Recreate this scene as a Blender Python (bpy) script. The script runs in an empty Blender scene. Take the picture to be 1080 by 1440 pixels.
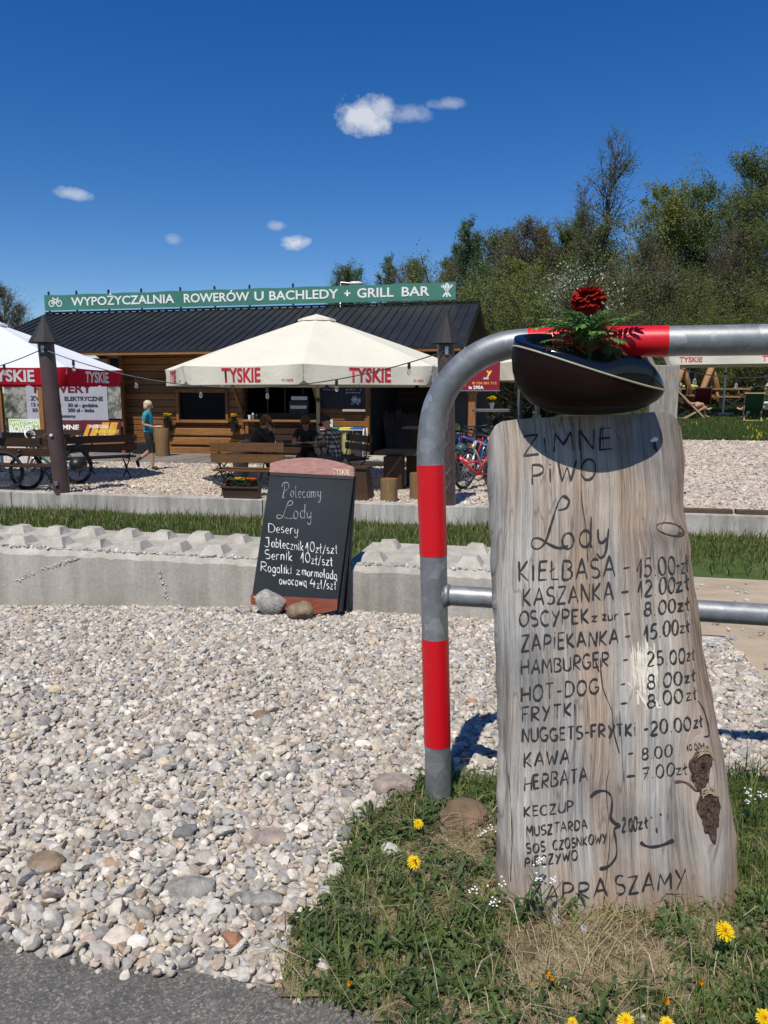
import bpy, bmesh, math, random
import numpy as np
from mathutils import Vector, Matrix, Euler
R = math.radians
random.seed(7); rng = np.random.default_rng(7)
SC = bpy.context.scene
COL = SC.collection
# ------------------------------------------------------------------ camera, sky, sun, exposure
F_PX, HC, PITCH = 1082.0, 1.15, R(8.7)
cam_d = bpy.data.cameras.new('camera'); cam = bpy.data.objects.new('camera', cam_d); COL.objects.link(cam)
cam_d.sensor_fit = 'VERTICAL'; cam_d.sensor_height = 36.0; cam_d.lens = F_PX / 1440 * 36
cam_d.clip_start = 0.05; cam_d.clip_end = 2000
cam.location = (0, 0, HC); cam.rotation_euler = (R(90) - PITCH, 0, 0)
SC.camera = cam
SUN_AZ, SUN_EL = R(19), R(59)          # light travels SUN_AZ to the right of straight ahead
sun_d = bpy.data.lights.new('sun', 'SUN'); sun = bpy.data.objects.new('sun', sun_d); COL.objects.link(sun)
sun_d.energy = 4.85; sun_d.angle = R(0.53); sun_d.color = (1.0, 0.945, 0.85)
LDIR = Vector((math.sin(SUN_AZ) * math.cos(SUN_EL), math.cos(SUN_AZ) * math.cos(SUN_EL), -math.sin(SUN_EL)))
sun.rotation_euler = LDIR.to_track_quat('-Z', 'Y').to_euler()
SC.view_settings.view_transform = 'Standard'; SC.view_settings.look = 'None'
SC.view_settings.exposure = 0.0; SC.view_settings.gamma = 1.0
SC.cycles.max_bounces = 6; SC.cycles.transparent_max_bounces = 8
SC.cycles.use_denoising = True
world = bpy.data.worlds.new("World"); SC.world = world; world.use_nodes = True

def ray(px, py):
    u, v = (px - 540) / F_PX, (720 - py) / F_PX
    return Vector((u, math.cos(PITCH) + v * math.sin(PITCH), -math.sin(PITCH) + v * math.cos(PITCH)))

def build_world():
    nt = world.node_tree; nt.nodes.clear(); N = nt.nodes.new; L = nt.links.new
    out = N('ShaderNodeOutputWorld'); bg = N('ShaderNodeBackground'); bg.inputs[1].default_value = 0.104
    sky = N('ShaderNodeTexSky'); sky.sky_type = 'NISHITA'; sky.sun_disc = False
    sky.sun_elevation = SUN_EL
    sky.sun_rotation = SUN_AZ + math.pi
    sky.altitude = 800; sky.air_density = 1.0; sky.dust_density = 0.25; sky.ozone_density = 3.5
    tc = N('ShaderNodeTexCoord')
    col = sky.outputs[0]
    hs = N('ShaderNodeHueSaturation'); hs.inputs['Hue'].default_value = .511; hs.inputs['Saturation'].default_value = 1.37
    L(col, hs.inputs['Color']); col = hs.outputs[0]
    # small fair-weather clouds: noise inside soft elliptic regions of the sky's own direction space
    mp = N('ShaderNodeMapping'); mp.inputs['Scale'].default_value = (30, 30, 38); L(tc.outputs['Generated'], mp.inputs[0])
    nz = N('ShaderNodeTexNoise'); nz.inputs['Scale'].default_value = 1.0; nz.inputs['Detail'].default_value = 7; nz.inputs['Roughness'].default_value = 0.62
    L(mp.outputs[0], nz.inputs['Vector'])
    def vm(op, a, b):
        n = N('ShaderNodeVectorMath'); n.operation = op
        for i, x in enumerate((a, b)):
            if isinstance(x, (tuple, Vector)): n.inputs[i].default_value = tuple(x)
            else: L(x, n.inputs[i])
        return n
    def mt(op, a, b=0.0, clamp=False):
        n = N('ShaderNodeMath'); n.operation = op; n.use_clamp = clamp
        for i, x in enumerate((a, b)):
            if isinstance(x, (int, float)): n.inputs[i].default_value = x
            else: L(x, n.inputs[i])
        return n.outputs[0]
    total = None; lift = None
    for (px, py, hw, hh, dens) in ((509, 163, 37, 28, 1.0), (534, 155, 24, 15, .8), (578, 161, 36, 11, .42), (630, 146, 30, 9, .42),
                                   (97, 271, 28, 9, .62), (418, 342, 24, 12, .95), (389, 317, 15, 7, .42), (242, 336, 16, 8, .3)):
        c = ray(px, py).normalized()
        rt = Vector((c.y, -c.x, 0)).normalized(); up = rt.cross(c)
        a = mt('MULTIPLY', vm('DOT_PRODUCT', tc.outputs['Generated'], rt).outputs['Value'], F_PX / hw)
        b0 = mt('SUBTRACT', vm('DOT_PRODUCT', tc.outputs['Generated'], up).outputs['Value'], 0.0)
        b = mt('MULTIPLY', b0, F_PX / hh)
        f = mt('GREATER_THAN', vm('DOT_PRODUCT', tc.outputs['Generated'], c).outputs['Value'], 0.5)
        r2 = mt('ADD', mt('MULTIPLY', a, a), mt('MULTIPLY', b, b))
        m = mt('SUBTRACT', 1.0, mt('POWER', r2, 0.5))
        m = mt('ADD', m, mt('MULTIPLY', mt('SUBTRACT', nz.outputs['Fac'], 0.53), 2.1))
        m = mt('MULTIPLY', mt('MULTIPLY', mt('MULTIPLY', m, 1.45), f, True), dens)
        total = m if total is None else mt('MAXIMUM', total, m)
    mix = N('ShaderNodeMix'); mix.data_type = 'RGBA'
    L(mt('MULTIPLY', total, 0.86, True), mix.inputs['Factor']); L(col, mix.inputs['A']); mix.inputs['B'].default_value = (7.0, 7.3, 7.8, 1)
    L(mix.outputs['Result'], bg.inputs[0]); L(bg.outputs[0], out.inputs[0])
build_world()

# ------------------------------------------------------------------ site frame: u along the buildings, w away from the camera
SITE_A = R(13.0); CA, SA = math.cos(SITE_A), math.sin(SITE_A)
SITE = Matrix.Rotation(-SITE_A, 4, 'Z')
def sw(u, w, z=0.0): return Vector((u * CA + w * SA, -u * SA + w * CA, z))
def to_uw(x, y): return x * CA - y * SA, x * SA + y * CA
def sm(a, b, x): t = np.clip((x - a) / (b - a), 0, 1); return t * t * (3 - 2 * t)
def H(x, y):
    x = np.asarray(x, float); y = np.asarray(y, float)
    u, w = to_uw(x, y)
    zl = np.interp(w, [-30, 1.25, 2.1, 4.5, 5.4, 11.40, 11.55, 20, 60, 500], [0, 0, 0, -.2, -.33, -.86, -.53, -.72, -.5, 2])
    zr = np.interp(w, [-30, 1.25, 2.1, 4.5, 5.4, 11.40, 11.55, 21, 30, 60, 500], [0, 0, 0, -.2, -.33, -.86, -.53, -.08, .55, 1.2, 4])
    s = sm(-3.5, 1.8, u); z = zl * (1 - s) + zr * s
    z = z - 0.055 * np.clip(-1.5 - u, 0, 6) * sm(2.1, 4.5, w) * (1 - sm(5.2, 7, w))
    return z
def h1(x, y): return float(H(x, y))
def on_y(px, py, Y): d = ray(px, py); return Vector((0, 0, HC)) + d * (Y / d.y)
def on_w(px, py, w):
    d = ray(px, py); k = w / (d.x * SA + d.y * CA); return Vector((0, 0, HC)) + d * k
def uz(px, py, w):
    p = on_w(px, py, w); return to_uw(p.x, p.y)[0], p.z
def on_z(px, py, z): d = ray(px, py); return Vector((0, 0, HC)) + d * ((z - HC) / d.z)
def on_g(px, py, dz=0.0):
    d = ray(px, py); t = 0.5
    while t < 200:
        p = Vector((0, 0, HC)) + d * t
        if p.z < h1(p.x, p.y) + dz: return p
        t += 0.01 + t * 0.001
    return p
def on_plane(px, py, o, n):
    d = ray(px, py); c = Vector((0, 0, HC)); return c + d * ((o - c).dot(n) / d.dot(n))

# ------------------------------------------------------------------ materials
def nodes(name):
    m = bpy.data.materials.new(name); m.use_nodes = True; nt = m.node_tree
    b = nt.nodes['Principled BSDF']; return m, nt, b, nt.nodes.new, nt.links.new
def ramp(N, stops):
    r = N('ShaderNodeValToRGB'); e = r.color_ramp.elements
    while len(e) < len(stops): e.new(0.5)
    for k, (p, c) in enumerate(stops): e[k].position = p; e[k].color = (*c, 1)
    return r
def noise(N, L, vec, scale, detail=4, rough=.55, dist=0.0):
    n = N('ShaderNodeTexNoise'); n.inputs['Scale'].default_value = scale; n.inputs['Detail'].default_value = detail
    n.inputs['Roughness'].default_value = rough; n.inputs['Distortion'].default_value = dist
    if vec is not None: L(vec, n.inputs['Vector'])
    return n
def mixc(N, L, f, a, b, mode='MIX'):
    m = N('ShaderNodeMix'); m.data_type = 'RGBA'; m.blend_type = mode
    for key, x in (('Factor', f), ('A', a), ('B', b)):
        if isinstance(x, (int, float)): m.inputs[key].default_value = x
        elif isinstance(x, tuple): m.inputs[key].default_value = (*x[:3], 1)
        else: L(x, m.inputs[key])
    return m.outputs['Result']
def bumpn(N, L, b, h, strength, dist=0.01):
    n = N('ShaderNodeBump'); n.inputs['Strength'].default_value = strength; n.inputs['Distance'].default_value = dist
    L(h, n.inputs['Height']); L(n.outputs[0], b.inputs['Normal']); return n
def mapping(N, L, src, scale, rot=(0, 0, 0)):
    m = N('ShaderNodeMapping'); m.inputs['Scale'].default_value = scale; m.inputs['Rotation'].default_value = rot
    L(src, m.inputs[0]); return m.outputs[0]
def M(name, c, rough=.6, metal=0.0, var=.25, scale=6.0, bump=.15, c2=None, spec=.5, coat=0.0, two=False):
    m, nt, b, N, L = nodes(name)
    tc = N('ShaderNodeTexCoord').outputs['Object']
    n = noise(N, L, tc, scale, 5, .6)
    c2 = c2 or tuple(max(0, x * (1 - var)) for x in c); c1 = c if c2 is not None and var == 0 else tuple(min(1, x * (1 + var * .5)) for x in c)
    r = ramp(N, [(.3, c2), (.7, c1)]); L(n.outputs['Fac'], r.inputs[0]); L(r.outputs[0], b.inputs['Base Color'])
    b.inputs['Roughness'].default_value = rough; b.inputs['Metallic'].default_value = metal
    b.inputs['Specular IOR Level'].default_value = spec; b.inputs['Coat Weight'].default_value = coat
    if bump:
        n2 = noise(N, L, tc, scale * 6, 4, .6); bumpn(N, L, b, n2.outputs['Fac'], bump, .004)
    return m
def wood(name, ca, cb, axis='X', scale=3.0, rough=.7, bump=.3, fine=14.0):
    m, nt, b, N, L = nodes(name)
    tc = N('ShaderNodeTexCoord').outputs['Object']
    s = {'X': (.12, 1, 1), 'Y': (1, .12, 1), 'Z': (1, 1, .12)}[axis]
    v = mapping(N, L, tc, s)
    n1 = noise(N, L, v, scale, 3, .5, .6); n2 = noise(N, L, v, scale * fine, 4, .7)
    isl = N('ShaderNodeNewGeometry').outputs['Random Per Island']
    r = ramp(N, [(.25, ca), (.75, cb)]); L(n1.outputs['Fac'], r.inputs[0])
    r2 = ramp(N, [(.3, (.45, .45, .45)), (.62, (1, 1, 1))]); L(n2.outputs['Fac'], r2.inputs[0])
    r3 = ramp(N, [(0, (.62, .6, .6)), (1, (1.15, 1.12, 1.05))]); L(isl, r3.inputs[0])
    c = mixc(N, L, .75, r.outputs[0], r2.outputs[0], 'MULTIPLY'); c = mixc(N, L, 1.0, c, r3.outputs[0], 'MULTIPLY')
    L(c, b.inputs['Base Color']); b.inputs['Roughness'].default_value = rough; b.inputs['Specular IOR Level'].default_value = .3
    bumpn(N, L, b, n2.outputs['Fac'], bump, .006)
    return m
def attr_mat(name, rough=.6, trans=0.0, bump=0.0, bscale=60, spec=.3, mott=0.0):
    """material whose colour is stored per element on the mesh (each stone / leaf has its own colour)"""
    m, nt, b, N, L = nodes(name)
    a = N('ShaderNodeAttribute'); a.attribute_name = 'tone'
    col = a.outputs['Color']
    tc = N('ShaderNodeTexCoord').outputs['Object']
    if mott:
        n = noise(N, L, tc, bscale, 5, .65); r = ramp(N, [(.3, (1 - mott,) * 3), (.7, (1 + mott * .4,) * 3)]); L(n.outputs['Fac'], r.inputs[0])
        col = mixc(N, L, 1.0, col, r.outputs[0], 'MULTIPLY')
    L(col, b.inputs['Base Color']); b.inputs['Roughness'].default_value = rough; b.inputs['Specular IOR Level'].default_value = spec
    if bump:
        n2 = noise(N, L, tc, bscale * 2, 4, .6); bumpn(N, L, b, n2.outputs['Fac'], bump, .004)
    if trans:
        t = N('ShaderNodeBsdfTranslucent'); L(col, t.inputs['Color']); mx = N('ShaderNodeMixShader'); mx.inputs[0].default_value = trans
        L(b.outputs[0], mx.inputs[1]); L(t.outputs[0], mx.inputs[2]); L(mx.outputs[0], nt.nodes['Material Output'].inputs[0])
    return m

# ------------------------------------------------------------------ mesh builder
class MB:
    def __init__(s, T=None): s.v = []; s.f = []; s.m = []; s.mi = 0; s.T = T
    def add(s, V, Fc):
        o = len(s.v)
        for p in V:
            p = Vector(p); s.v.append(tuple(s.T @ p) if s.T is not None else tuple(p))
        for f in Fc: s.f.append(tuple(i + o for i in f)); s.m.append(s.mi)
        return s
    def box(s, c, d, rz=0.0, Rm=None, bev=0.0):
        x, y, z = d[0] / 2, d[1] / 2, d[2] / 2
        Rm = Rm or Matrix.Rotation(rz, 3, 'Z'); c = Vector(c)
        if bev > 0:
            bm = bmesh.new(); bmesh.ops.create_cube(bm, size=1)
            for v in bm.verts: v.co = Vector((v.co.x * d[0], v.co.y * d[1], v.co.z * d[2]))
            bmesh.ops.bevel(bm, geom=bm.edges[:], offset=bev, segments=2, affect='EDGES', profile=.6)
            bm.verts.index_update()
            s.add([c + Rm @ v.co for v in bm.verts], [[v.index for v in f.verts] for f in bm.faces]); bm.free(); return s
        P = [Vector(p) for p in ((-x, -y, -z), (x, -y, -z), (x, y, -z), (-x, y, -z), (-x, -y, z), (x, -y, z), (x, y, z), (-x, y, z))]
        return s.add([c + Rm @ p for p in P], [(0, 3, 2, 1), (4, 5, 6, 7), (0, 1, 5, 4), (1, 2, 6, 5), (2, 3, 7, 6), (3, 0, 4, 7)])
    def bar(s, a, b, w, h, up=(0, 0, 1), bev=0.0):
        a, b = Vector(a), Vector(b); d = b - a; l = d.length; d.normalize()
        sd = d.cross(Vector(up))
        if sd.length < 1e-4: sd = d.cross(Vector((1, 0, 0)))
        sd.normalize(); u = sd.cross(d)
        Rm = Matrix((d, sd, u)).transposed()
        return s.box((a + b) / 2, (l, w, h), Rm=Rm, bev=bev)
    def tube(s, pts, r, n=8, cap=True):
        pts = [Vector(p) for p in pts]; k = len(pts); rs = r if isinstance(r, (list, tuple)) else [r] * k
        V = []; ref = None
        for i, p in enumerate(pts):
            t = (pts[min(i + 1, k - 1)] - pts[max(i - 1, 0)])
            if t.length < 1e-9: t = Vector((0, 0, 1))
            t.normalize()
            if ref is None:
                ref = t.cross(Vector((0, 0, 1)))
                if ref.length < .05: ref = t.cross(Vector((0, 1, 0)))
            ref = (ref - t * ref.dot(t)).normalized(); b = t.cross(ref)
            for j in range(n):
                a = 2 * math.pi * j / n; V.append(p + (ref * math.cos(a) + b * math.sin(a)) * rs[i])
        Fc = [(i * n + j, i * n + (j + 1) % n, (i + 1) * n + (j + 1) % n, (i + 1) * n + j) for i in range(k - 1) for j in range(n)]
        if cap: Fc += [tuple(range(n))[::-1], tuple((k - 1) * n + j for j in range(n))]
        return s.add(V, Fc)
    def cyl(s, a, b, r0, r1=None, n=12): return s.tube([a, b], [r0, r0 if r1 is None else r1], n)
    def lathe(s, prof, c=(0, 0, 0), n=16, Rm=None):
        c = Vector(c); V = []
        for (r, z) in prof:
            for j in range(n):
                a = 2 * math.pi * j / n; p = Vector((r * math.cos(a), r * math.sin(a), z)); V.append(c + (Rm @ p if Rm else p))
        k = len(prof)
        Fc = [(i * n + j, i * n + (j + 1) % n, (i + 1) * n + (j + 1) % n, (i + 1) * n + j) for i in range(k - 1) for j in range(n)]
        Fc += [tuple(range(n))[::-1], tuple((k - 1) * n + j for j in range(n))]
        return s.add(V, Fc)
    def ell(s, c, r, nu=10, nv=7, Rm=None):
        prof = [(max(1e-4, math.sin(math.pi * i / nv)), -math.cos(math.pi * i / nv)) for i in range(nv + 1)]
        V = []; c = Vector(c)
        for (q, z) in prof:
            for j in range(nu):
                a = 2 * math.pi * j / nu; p = Vector((q * math.cos(a) * r[0], q * math.sin(a) * r[1], z * r[2])); V.append(c + (Rm @ p if Rm else p))
        return s.add(V, [(i * nu + j, i * nu + (j + 1) % nu, (i + 1) * nu + (j + 1) % nu, (i + 1) * nu + j) for i in range(nv) for j in range(nu)])
    def torus(s, c, ax, Rr, r, n=24, m=8):
        c = Vector(c); ax = Vector(ax).normalized(); a0 = ax.cross(Vector((0, 0, 1)))
        if a0.length < .1: a0 = Vector((1, 0, 0))
        a0.normalize(); b0 = ax.cross(a0); V = []
        for i in range(n):
            t = 2 * math.pi * i / n; d = a0 * math.cos(t) + b0 * math.sin(t)
            for j in range(m):
                q = 2 * math.pi * j / m; V.append(c + d * (Rr + r * math.cos(q)) + ax * (r * math.sin(q)))
        return s.add(V, [(i * m + j, ((i + 1) % n) * m + j, ((i + 1) % n) * m + (j + 1) % m, i * m + (j + 1) % m) for i in range(n) for j in range(m)])
    def prism(s, pts, vec):
        pts = [Vector(p) for p in pts]; n = len(pts); vec = Vector(vec)
        return s.add(pts + [p + vec for p in pts], [tuple(range(n))[::-1], tuple(range(n, 2 * n))] + [(i, (i + 1) % n, n + (i + 1) % n, n + i) for i in range(n)])
    def build(s, name, mats, parent=None, smooth=False, ang=None):
        me = bpy.data.meshes.new(name); me.from_pydata(s.v, [], s.f)
        for m in (mats if isinstance(mats, (list, tuple)) else [mats]): me.materials.append(m)
        if any(s.m): me.polygons.foreach_set('material_index', s.m)
        bm = bmesh.new(); bm.from_mesh(me); bmesh.ops.recalc_face_normals(bm, faces=bm.faces); bm.to_mesh(me); bm.free()
        if smooth:
            me.polygons.foreach_set('use_smooth', [True] * len(me.polygons))
            if ang: me.set_sharp_from_angle(angle=R(ang))
        return link(name, me, parent)
def link(name, me, parent=None):
    o = bpy.data.objects.new(name, me); COL.objects.link(o)
    if parent is not None:
        o.parent = parent
        M0 = Matrix.Identity(4); q = parent; chain = []
        while q is not None: chain.append(q); q = q.parent
        for q in reversed(chain): M0 = M0 @ q.matrix_parent_inverse @ q.matrix_basis
        if not parent.get('local'): o.matrix_parent_inverse = M0.inverted()
        else: o['local'] = 1
    return o
def clean_flags():
    for o in SC.objects:
        if 'local' in o: del o['local']
def thing(name, label, cat, loc=(0, 0, 0), group=None, local=False):
    o = bpy.data.objects.new(name, None); COL.objects.link(o); o.location = loc; o.empty_display_size = .1
    return tag(o, label, cat, group, local)
def tag(o, label, cat, group=None, local=False):
    o['label'] = label; o['category'] = cat
    if group: o['group'] = group
    if local: o['local'] = 1
    return o
def kind(o, k): o['kind'] = k; return o
def dup(root, loc, rz=0.0, label=None, group=None, scale=None):
    r = root.copy(); COL.objects.link(r); r.location = loc; r.rotation_euler = (0, 0, rz)
    if label: r['label'] = label
    if group: r['group'] = group
    if scale: r.scale = scale
    def kids(o, n):
        for ch in list(o.children):
            c = ch.copy(); COL.objects.link(c); c.parent = n; kids(ch, c)
    kids(root, r); return r
def np_obj(name, V, Fl, k, mats, parent=None, tone=None, smooth=False, mi=None, sharp=None):
    """bulk mesh: Fl is (n,k) faces; tone is one colour per vertex"""
    me = bpy.data.meshes.new(name); V = np.asarray(V, np.float32); Fl = np.asarray(Fl, np.int32)
    me.vertices.add(len(V)); me.vertices.foreach_set('co', V.ravel())
    me.loops.add(Fl.size); me.loops.foreach_set('vertex_index', Fl.ravel())
    me.polygons.add(len(Fl)); me.polygons.foreach_set('loop_start', np.arange(0, Fl.size, k, dtype=np.int32))
    for m in (mats if isinstance(mats, (list, tuple)) else [mats]): me.materials.append(m)
    if mi is not None: me.polygons.foreach_set('material_index', np.asarray(mi, np.int32))
    if smooth: me.polygons.foreach_set('use_smooth', np.ones(len(Fl), bool))
    if tone is not None:
        a = me.attributes.new('tone', 'FLOAT_COLOR', 'POINT'); c = np.ones((len(V), 4), np.float32); c[:, :3] = tone; a.data.foreach_set('color', c.ravel())
    me.update(calc_edges=True); me.validate()
    if sharp: me.set_sharp_from_angle(angle=R(sharp))
    return link(name, me, parent)
def text_mesh(name, s, size, mat, origin, right, up, parent, width=None, bold=.0, depth=.002, align='CENTER', track=1.0, shear=0.0):
    """printed lettering: font outline turned into a thin mesh lying on a surface; width fits the line to that length"""
    cu = bpy.data.curves.new('lettering', 'FONT'); cu.body = s; cu.size = 1.0; cu.align_x = align; cu.align_y = 'CENTER'
    cu.offset = bold; cu.extrude = 0.0; cu.space_character = track; cu.resolution_u = 3; cu.shear = shear
    t = bpy.data.objects.new('lettering', cu); COL.objects.link(t)
    dg = bpy.context.evaluated_depsgraph_get(); me = bpy.data.meshes.new_from_object(t.evaluated_get(dg))
    bpy.data.objects.remove(t); bpy.data.curves.remove(cu)
    r = Vector(right).normalized(); u = Vector(up).normalized(); n = r.cross(u).normalized(); o = Vector(origin)
    xs = [v.co.x for v in me.vertices] or [0]; w0 = max(xs) - min(xs)
    sx = size if width is None or w0 < 1e-6 else width / w0
    for v in me.vertices: v.co = o + r * (v.co.x * sx) + u * (v.co.y * size) + n * depth
    me.materials.clear(); me.materials.append(mat); me.name = name
    return link(name, me, parent)
# ------------------------------------------------------------------ ground sheets
def sheet(name, us, ws, mat, dz=0.0, k='structure'):
    U, W = np.meshgrid(us, ws); X = U * CA + W * SA; Y = -U * SA + W * CA; Z = H(X, Y) + dz
    V = np.stack([X, Y, Z], -1).reshape(-1, 3); n = len(us); m = len(ws)
    i = np.arange(n - 1)[None, :] + np.arange(m - 1)[:, None] * n
    Fc = np.stack([i, i + 1, i + 1 + n, i + n], -1).reshape(-1, 4)
    return kind(np_obj(name, V, Fc, 4, mat, smooth=True), k)
def soil_mat(name, cols, scale, rough=.95, bump=.5, bscale=40):
    m, nt, b, N, L = nodes(name); tc = N('ShaderNodeTexCoord').outputs['Object']
    n = noise(N, L, tc, scale, 6, .65); r = ramp(N, [(.3, cols[0]), (.5, cols[1]), (.7, cols[2])]); L(n.outputs['Fac'], r.inputs[0])
    L(r.outputs[0], b.inputs['Base Color']); b.inputs['Roughness'].default_value = rough; b.inputs['Specular IOR Level'].default_value = .2
    n2 = noise(N, L, tc, bscale, 6, .7); bumpn(N, L, b, n2.outputs['Fac'], bump, .02); return m
def pebble_mat(name, cols, cell, bump=1.0, dist=.02):
    """loose stones as voronoi cells, each with its own stone colour"""
    m, nt, b, N, L = nodes(name); tc = N('ShaderNodeTexCoord').outputs['Object']
    wv = noise(N, L, tc, cell * .35, 2); mm = N('ShaderNodeVectorMath'); mm.operation = 'MULTIPLY_ADD'; L(wv.outputs['Color'], mm.inputs[0]); mm.inputs[1].default_value = (1.2 / cell,) * 3; L(tc, mm.inputs[2])
    v = N('ShaderNodeTexVoronoi'); v.inputs['Scale'].default_value = cell; L(mm.outputs[0], v.inputs['Vector'])
    sep = N('ShaderNodeSeparateColor'); L(v.outputs['Color'], sep.inputs[0])
    r = ramp(N, [(p, c) for p, c in cols]); L(sep.outputs[0], r.inputs[0])
    big = noise(N, L, tc, .9, 4); rb = ramp(N, [(.3, (.82, .8, .77)), (.7, (1.06, 1.05, 1.03))]); L(big.outputs['Fac'], rb.inputs[0])
    L(mixc(N, L, 1.0, r.outputs[0], rb.outputs[0], 'MULTIPLY'), b.inputs['Base Color'])
    b.inputs['Roughness'].default_value = .9; b.inputs['Specular IOR Level'].default_value = .2
    mt = N('ShaderNodeMath'); mt.operation = 'SUBTRACT'; mt.inputs[0].default_value = 1.0; L(v.outputs['Distance'], mt.inputs[1])
    ad = N('ShaderNodeMath'); ad.operation = 'ADD'; L(mt.outputs[0], ad.inputs[0]); L(sep.outputs[1], ad.inputs[1])
    bumpn(N, L, b, ad.outputs[0], bump, dist); return m
GRAVEL = [(.0, (.30, .30, .31)), (.18, (.46, .45, .43)), (.42, (.60, .56, .51)), (.62, (.70, .67, .63)), (.8, (.56, .46, .36)), (.93, (.78, .76, .72)), (1, (.42, .30, .21))]
m_bed = pebble_mat('gravel_bed_stone', GRAVEL, 42, 1.0, .02)
m_terr = pebble_mat('terrace_gravel_stone', [(.0, (.40, .35, .30)), (.2, (.60, .52, .44)), (.5, (.74, .66, .57)), (.75, (.62, .54, .47)), (1, (.82, .76, .68))], 26, 1.0, .03)
m_soil = soil_mat('dry_soil', ((.09, .065, .04), (.19, .145, .09), (.30, .24, .15)), 9)
m_grassbase = soil_mat('grass_thatch', ((.035, .06, .014), (.06, .10, .022), (.10, .12, .04)), 3, bscale=25)
m_lawnbase = soil_mat('lawn_thatch', ((.05, .075, .018), (.07, .10, .026), (.10, .115, .04)), 1.3, bscale=30)
m_dirt = soil_mat('trodden_dirt', ((.33, .26, .18), (.42, .335, .235), (.50, .41, .30)), 2.2, bscale=18, bump=.35)
def asphalt_mat():
    m, nt, b, N, L = nodes('worn_asphalt'); tc = N('ShaderNodeTexCoord').outputs['Object']
    v = N('ShaderNodeTexVoronoi'); v.inputs['Scale'].default_value = 210; L(tc, v.inputs['Vector'])
    sep = N('ShaderNodeSeparateColor'); L(v.outputs['Color'], sep.inputs[0])
    r = ramp(N, [(0, (.11, .105, .098)), (.55, (.165, .155, .142)), (.85, (.225, .212, .19)), (1, (.34, .32, .28))]); L(sep.outputs[0], r.inputs[0])
    n = noise(N, L, tc, 7, 6, .7); r2 = ramp(N, [(.3, (.72, .72, .72)), (.7, (1.15, 1.12, 1.08))]); L(n.outputs['Fac'], r2.inputs[0])
    L(mixc(N, L, 1, r.outputs[0], r2.outputs[0], 'MULTIPLY'), b.inputs['Base Color']); b.inputs['Roughness'].default_value = .9
    n3 = noise(N, L, tc, 160, 5, .75); bumpn(N, L, b, n3.outputs['Fac'], .8, .008); return m
m_asph = asphalt_mat()
lin = np.linspace
sheet('ground', np.concatenate([lin(-420, -40, 20), lin(-36, 30, 67), lin(40, 420, 20)]), np.concatenate([lin(-60, 0, 8), lin(1, 30, 60), lin(32, 100, 35), lin(110, 600, 20)]), m_lawnbase, -.035)
sheet('asphalt_road', lin(-9, 9, 61), lin(-2.6, 1.27, 30), m_asph)
sheet('gravel_bed', lin(-9, 1.15, 150), lin(1.27, 4.56, 84), m_bed)
sheet('grass_strip', lin(-18, 12, 120), lin(5.1, 11.40, 60), m_grassbase)
sheet('dirt_track', lin(.93, 12, 80), lin(1.9, 7.3, 60), m_dirt, .005)
sheet('dirt_track', lin(.53, .93, 10), lin(4.5, 7.3, 40), m_dirt, .005)
sheet('terrace', lin(-20, 12, 130), lin(11.56, 21.6, 60), m_terr)
sheet('lawn', np.concatenate([lin(-2.6, 16, 90), lin(17, 40, 20)]), lin(21.6, 60, 90), m_lawnbase, .004)
sheet('building_yard', lin(-22, -2.6, 40), lin(21.6, 34, 16), m_terr, .002)

# ------------------------------------------------------------------ loose stones
def stone_protos(n, sub, seed):
    rg = np.random.default_rng(seed); out = []
    bm = bmesh.new(); bmesh.ops.create_icosphere(bm, subdivisions=sub, radius=1.0); bm.verts.index_update()
    D = np.array([v.co[:] for v in bm.verts]); Fc = np.array([[v.index for v in f.verts] for f in bm.faces]); bm.free()
    for _ in range(n):
        P = rg.normal(size=(9, 3)); P /= np.linalg.norm(P, axis=1)[:, None]; d = rg.uniform(.52, 1.0, 9)
        q = D @ P.T; rad = np.min(np.where(q > .05, d[None] / np.maximum(q, .05), 9), axis=1)
        rad = np.minimum(rad, 1.15); rad = rad * .95 + .05 * rad.mean()
        S = D * rad[:, None] * np.array([rg.uniform(.9, 1.25), rg.uniform(.75, 1.05), rg.uniform(.5, .8)]); out.append(S)
    return out, Fc
PAL = np.array([(.54, .52, .48), (.60, .57, .52), (.47, .46, .45), (.40, .40, .41), (.65, .62, .58), (.58, .52, .45), (.50, .43, .36), (.72, .70, .66), (.30, .30, .30), (.46, .32, .22), (.58, .50, .38), (.54, .46, .43)])
PW = np.array([.17, .16, .14, .10, .13, .10, .05, .07, .025, .008, .022, .035]); PW = PW / PW.sum()
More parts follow.
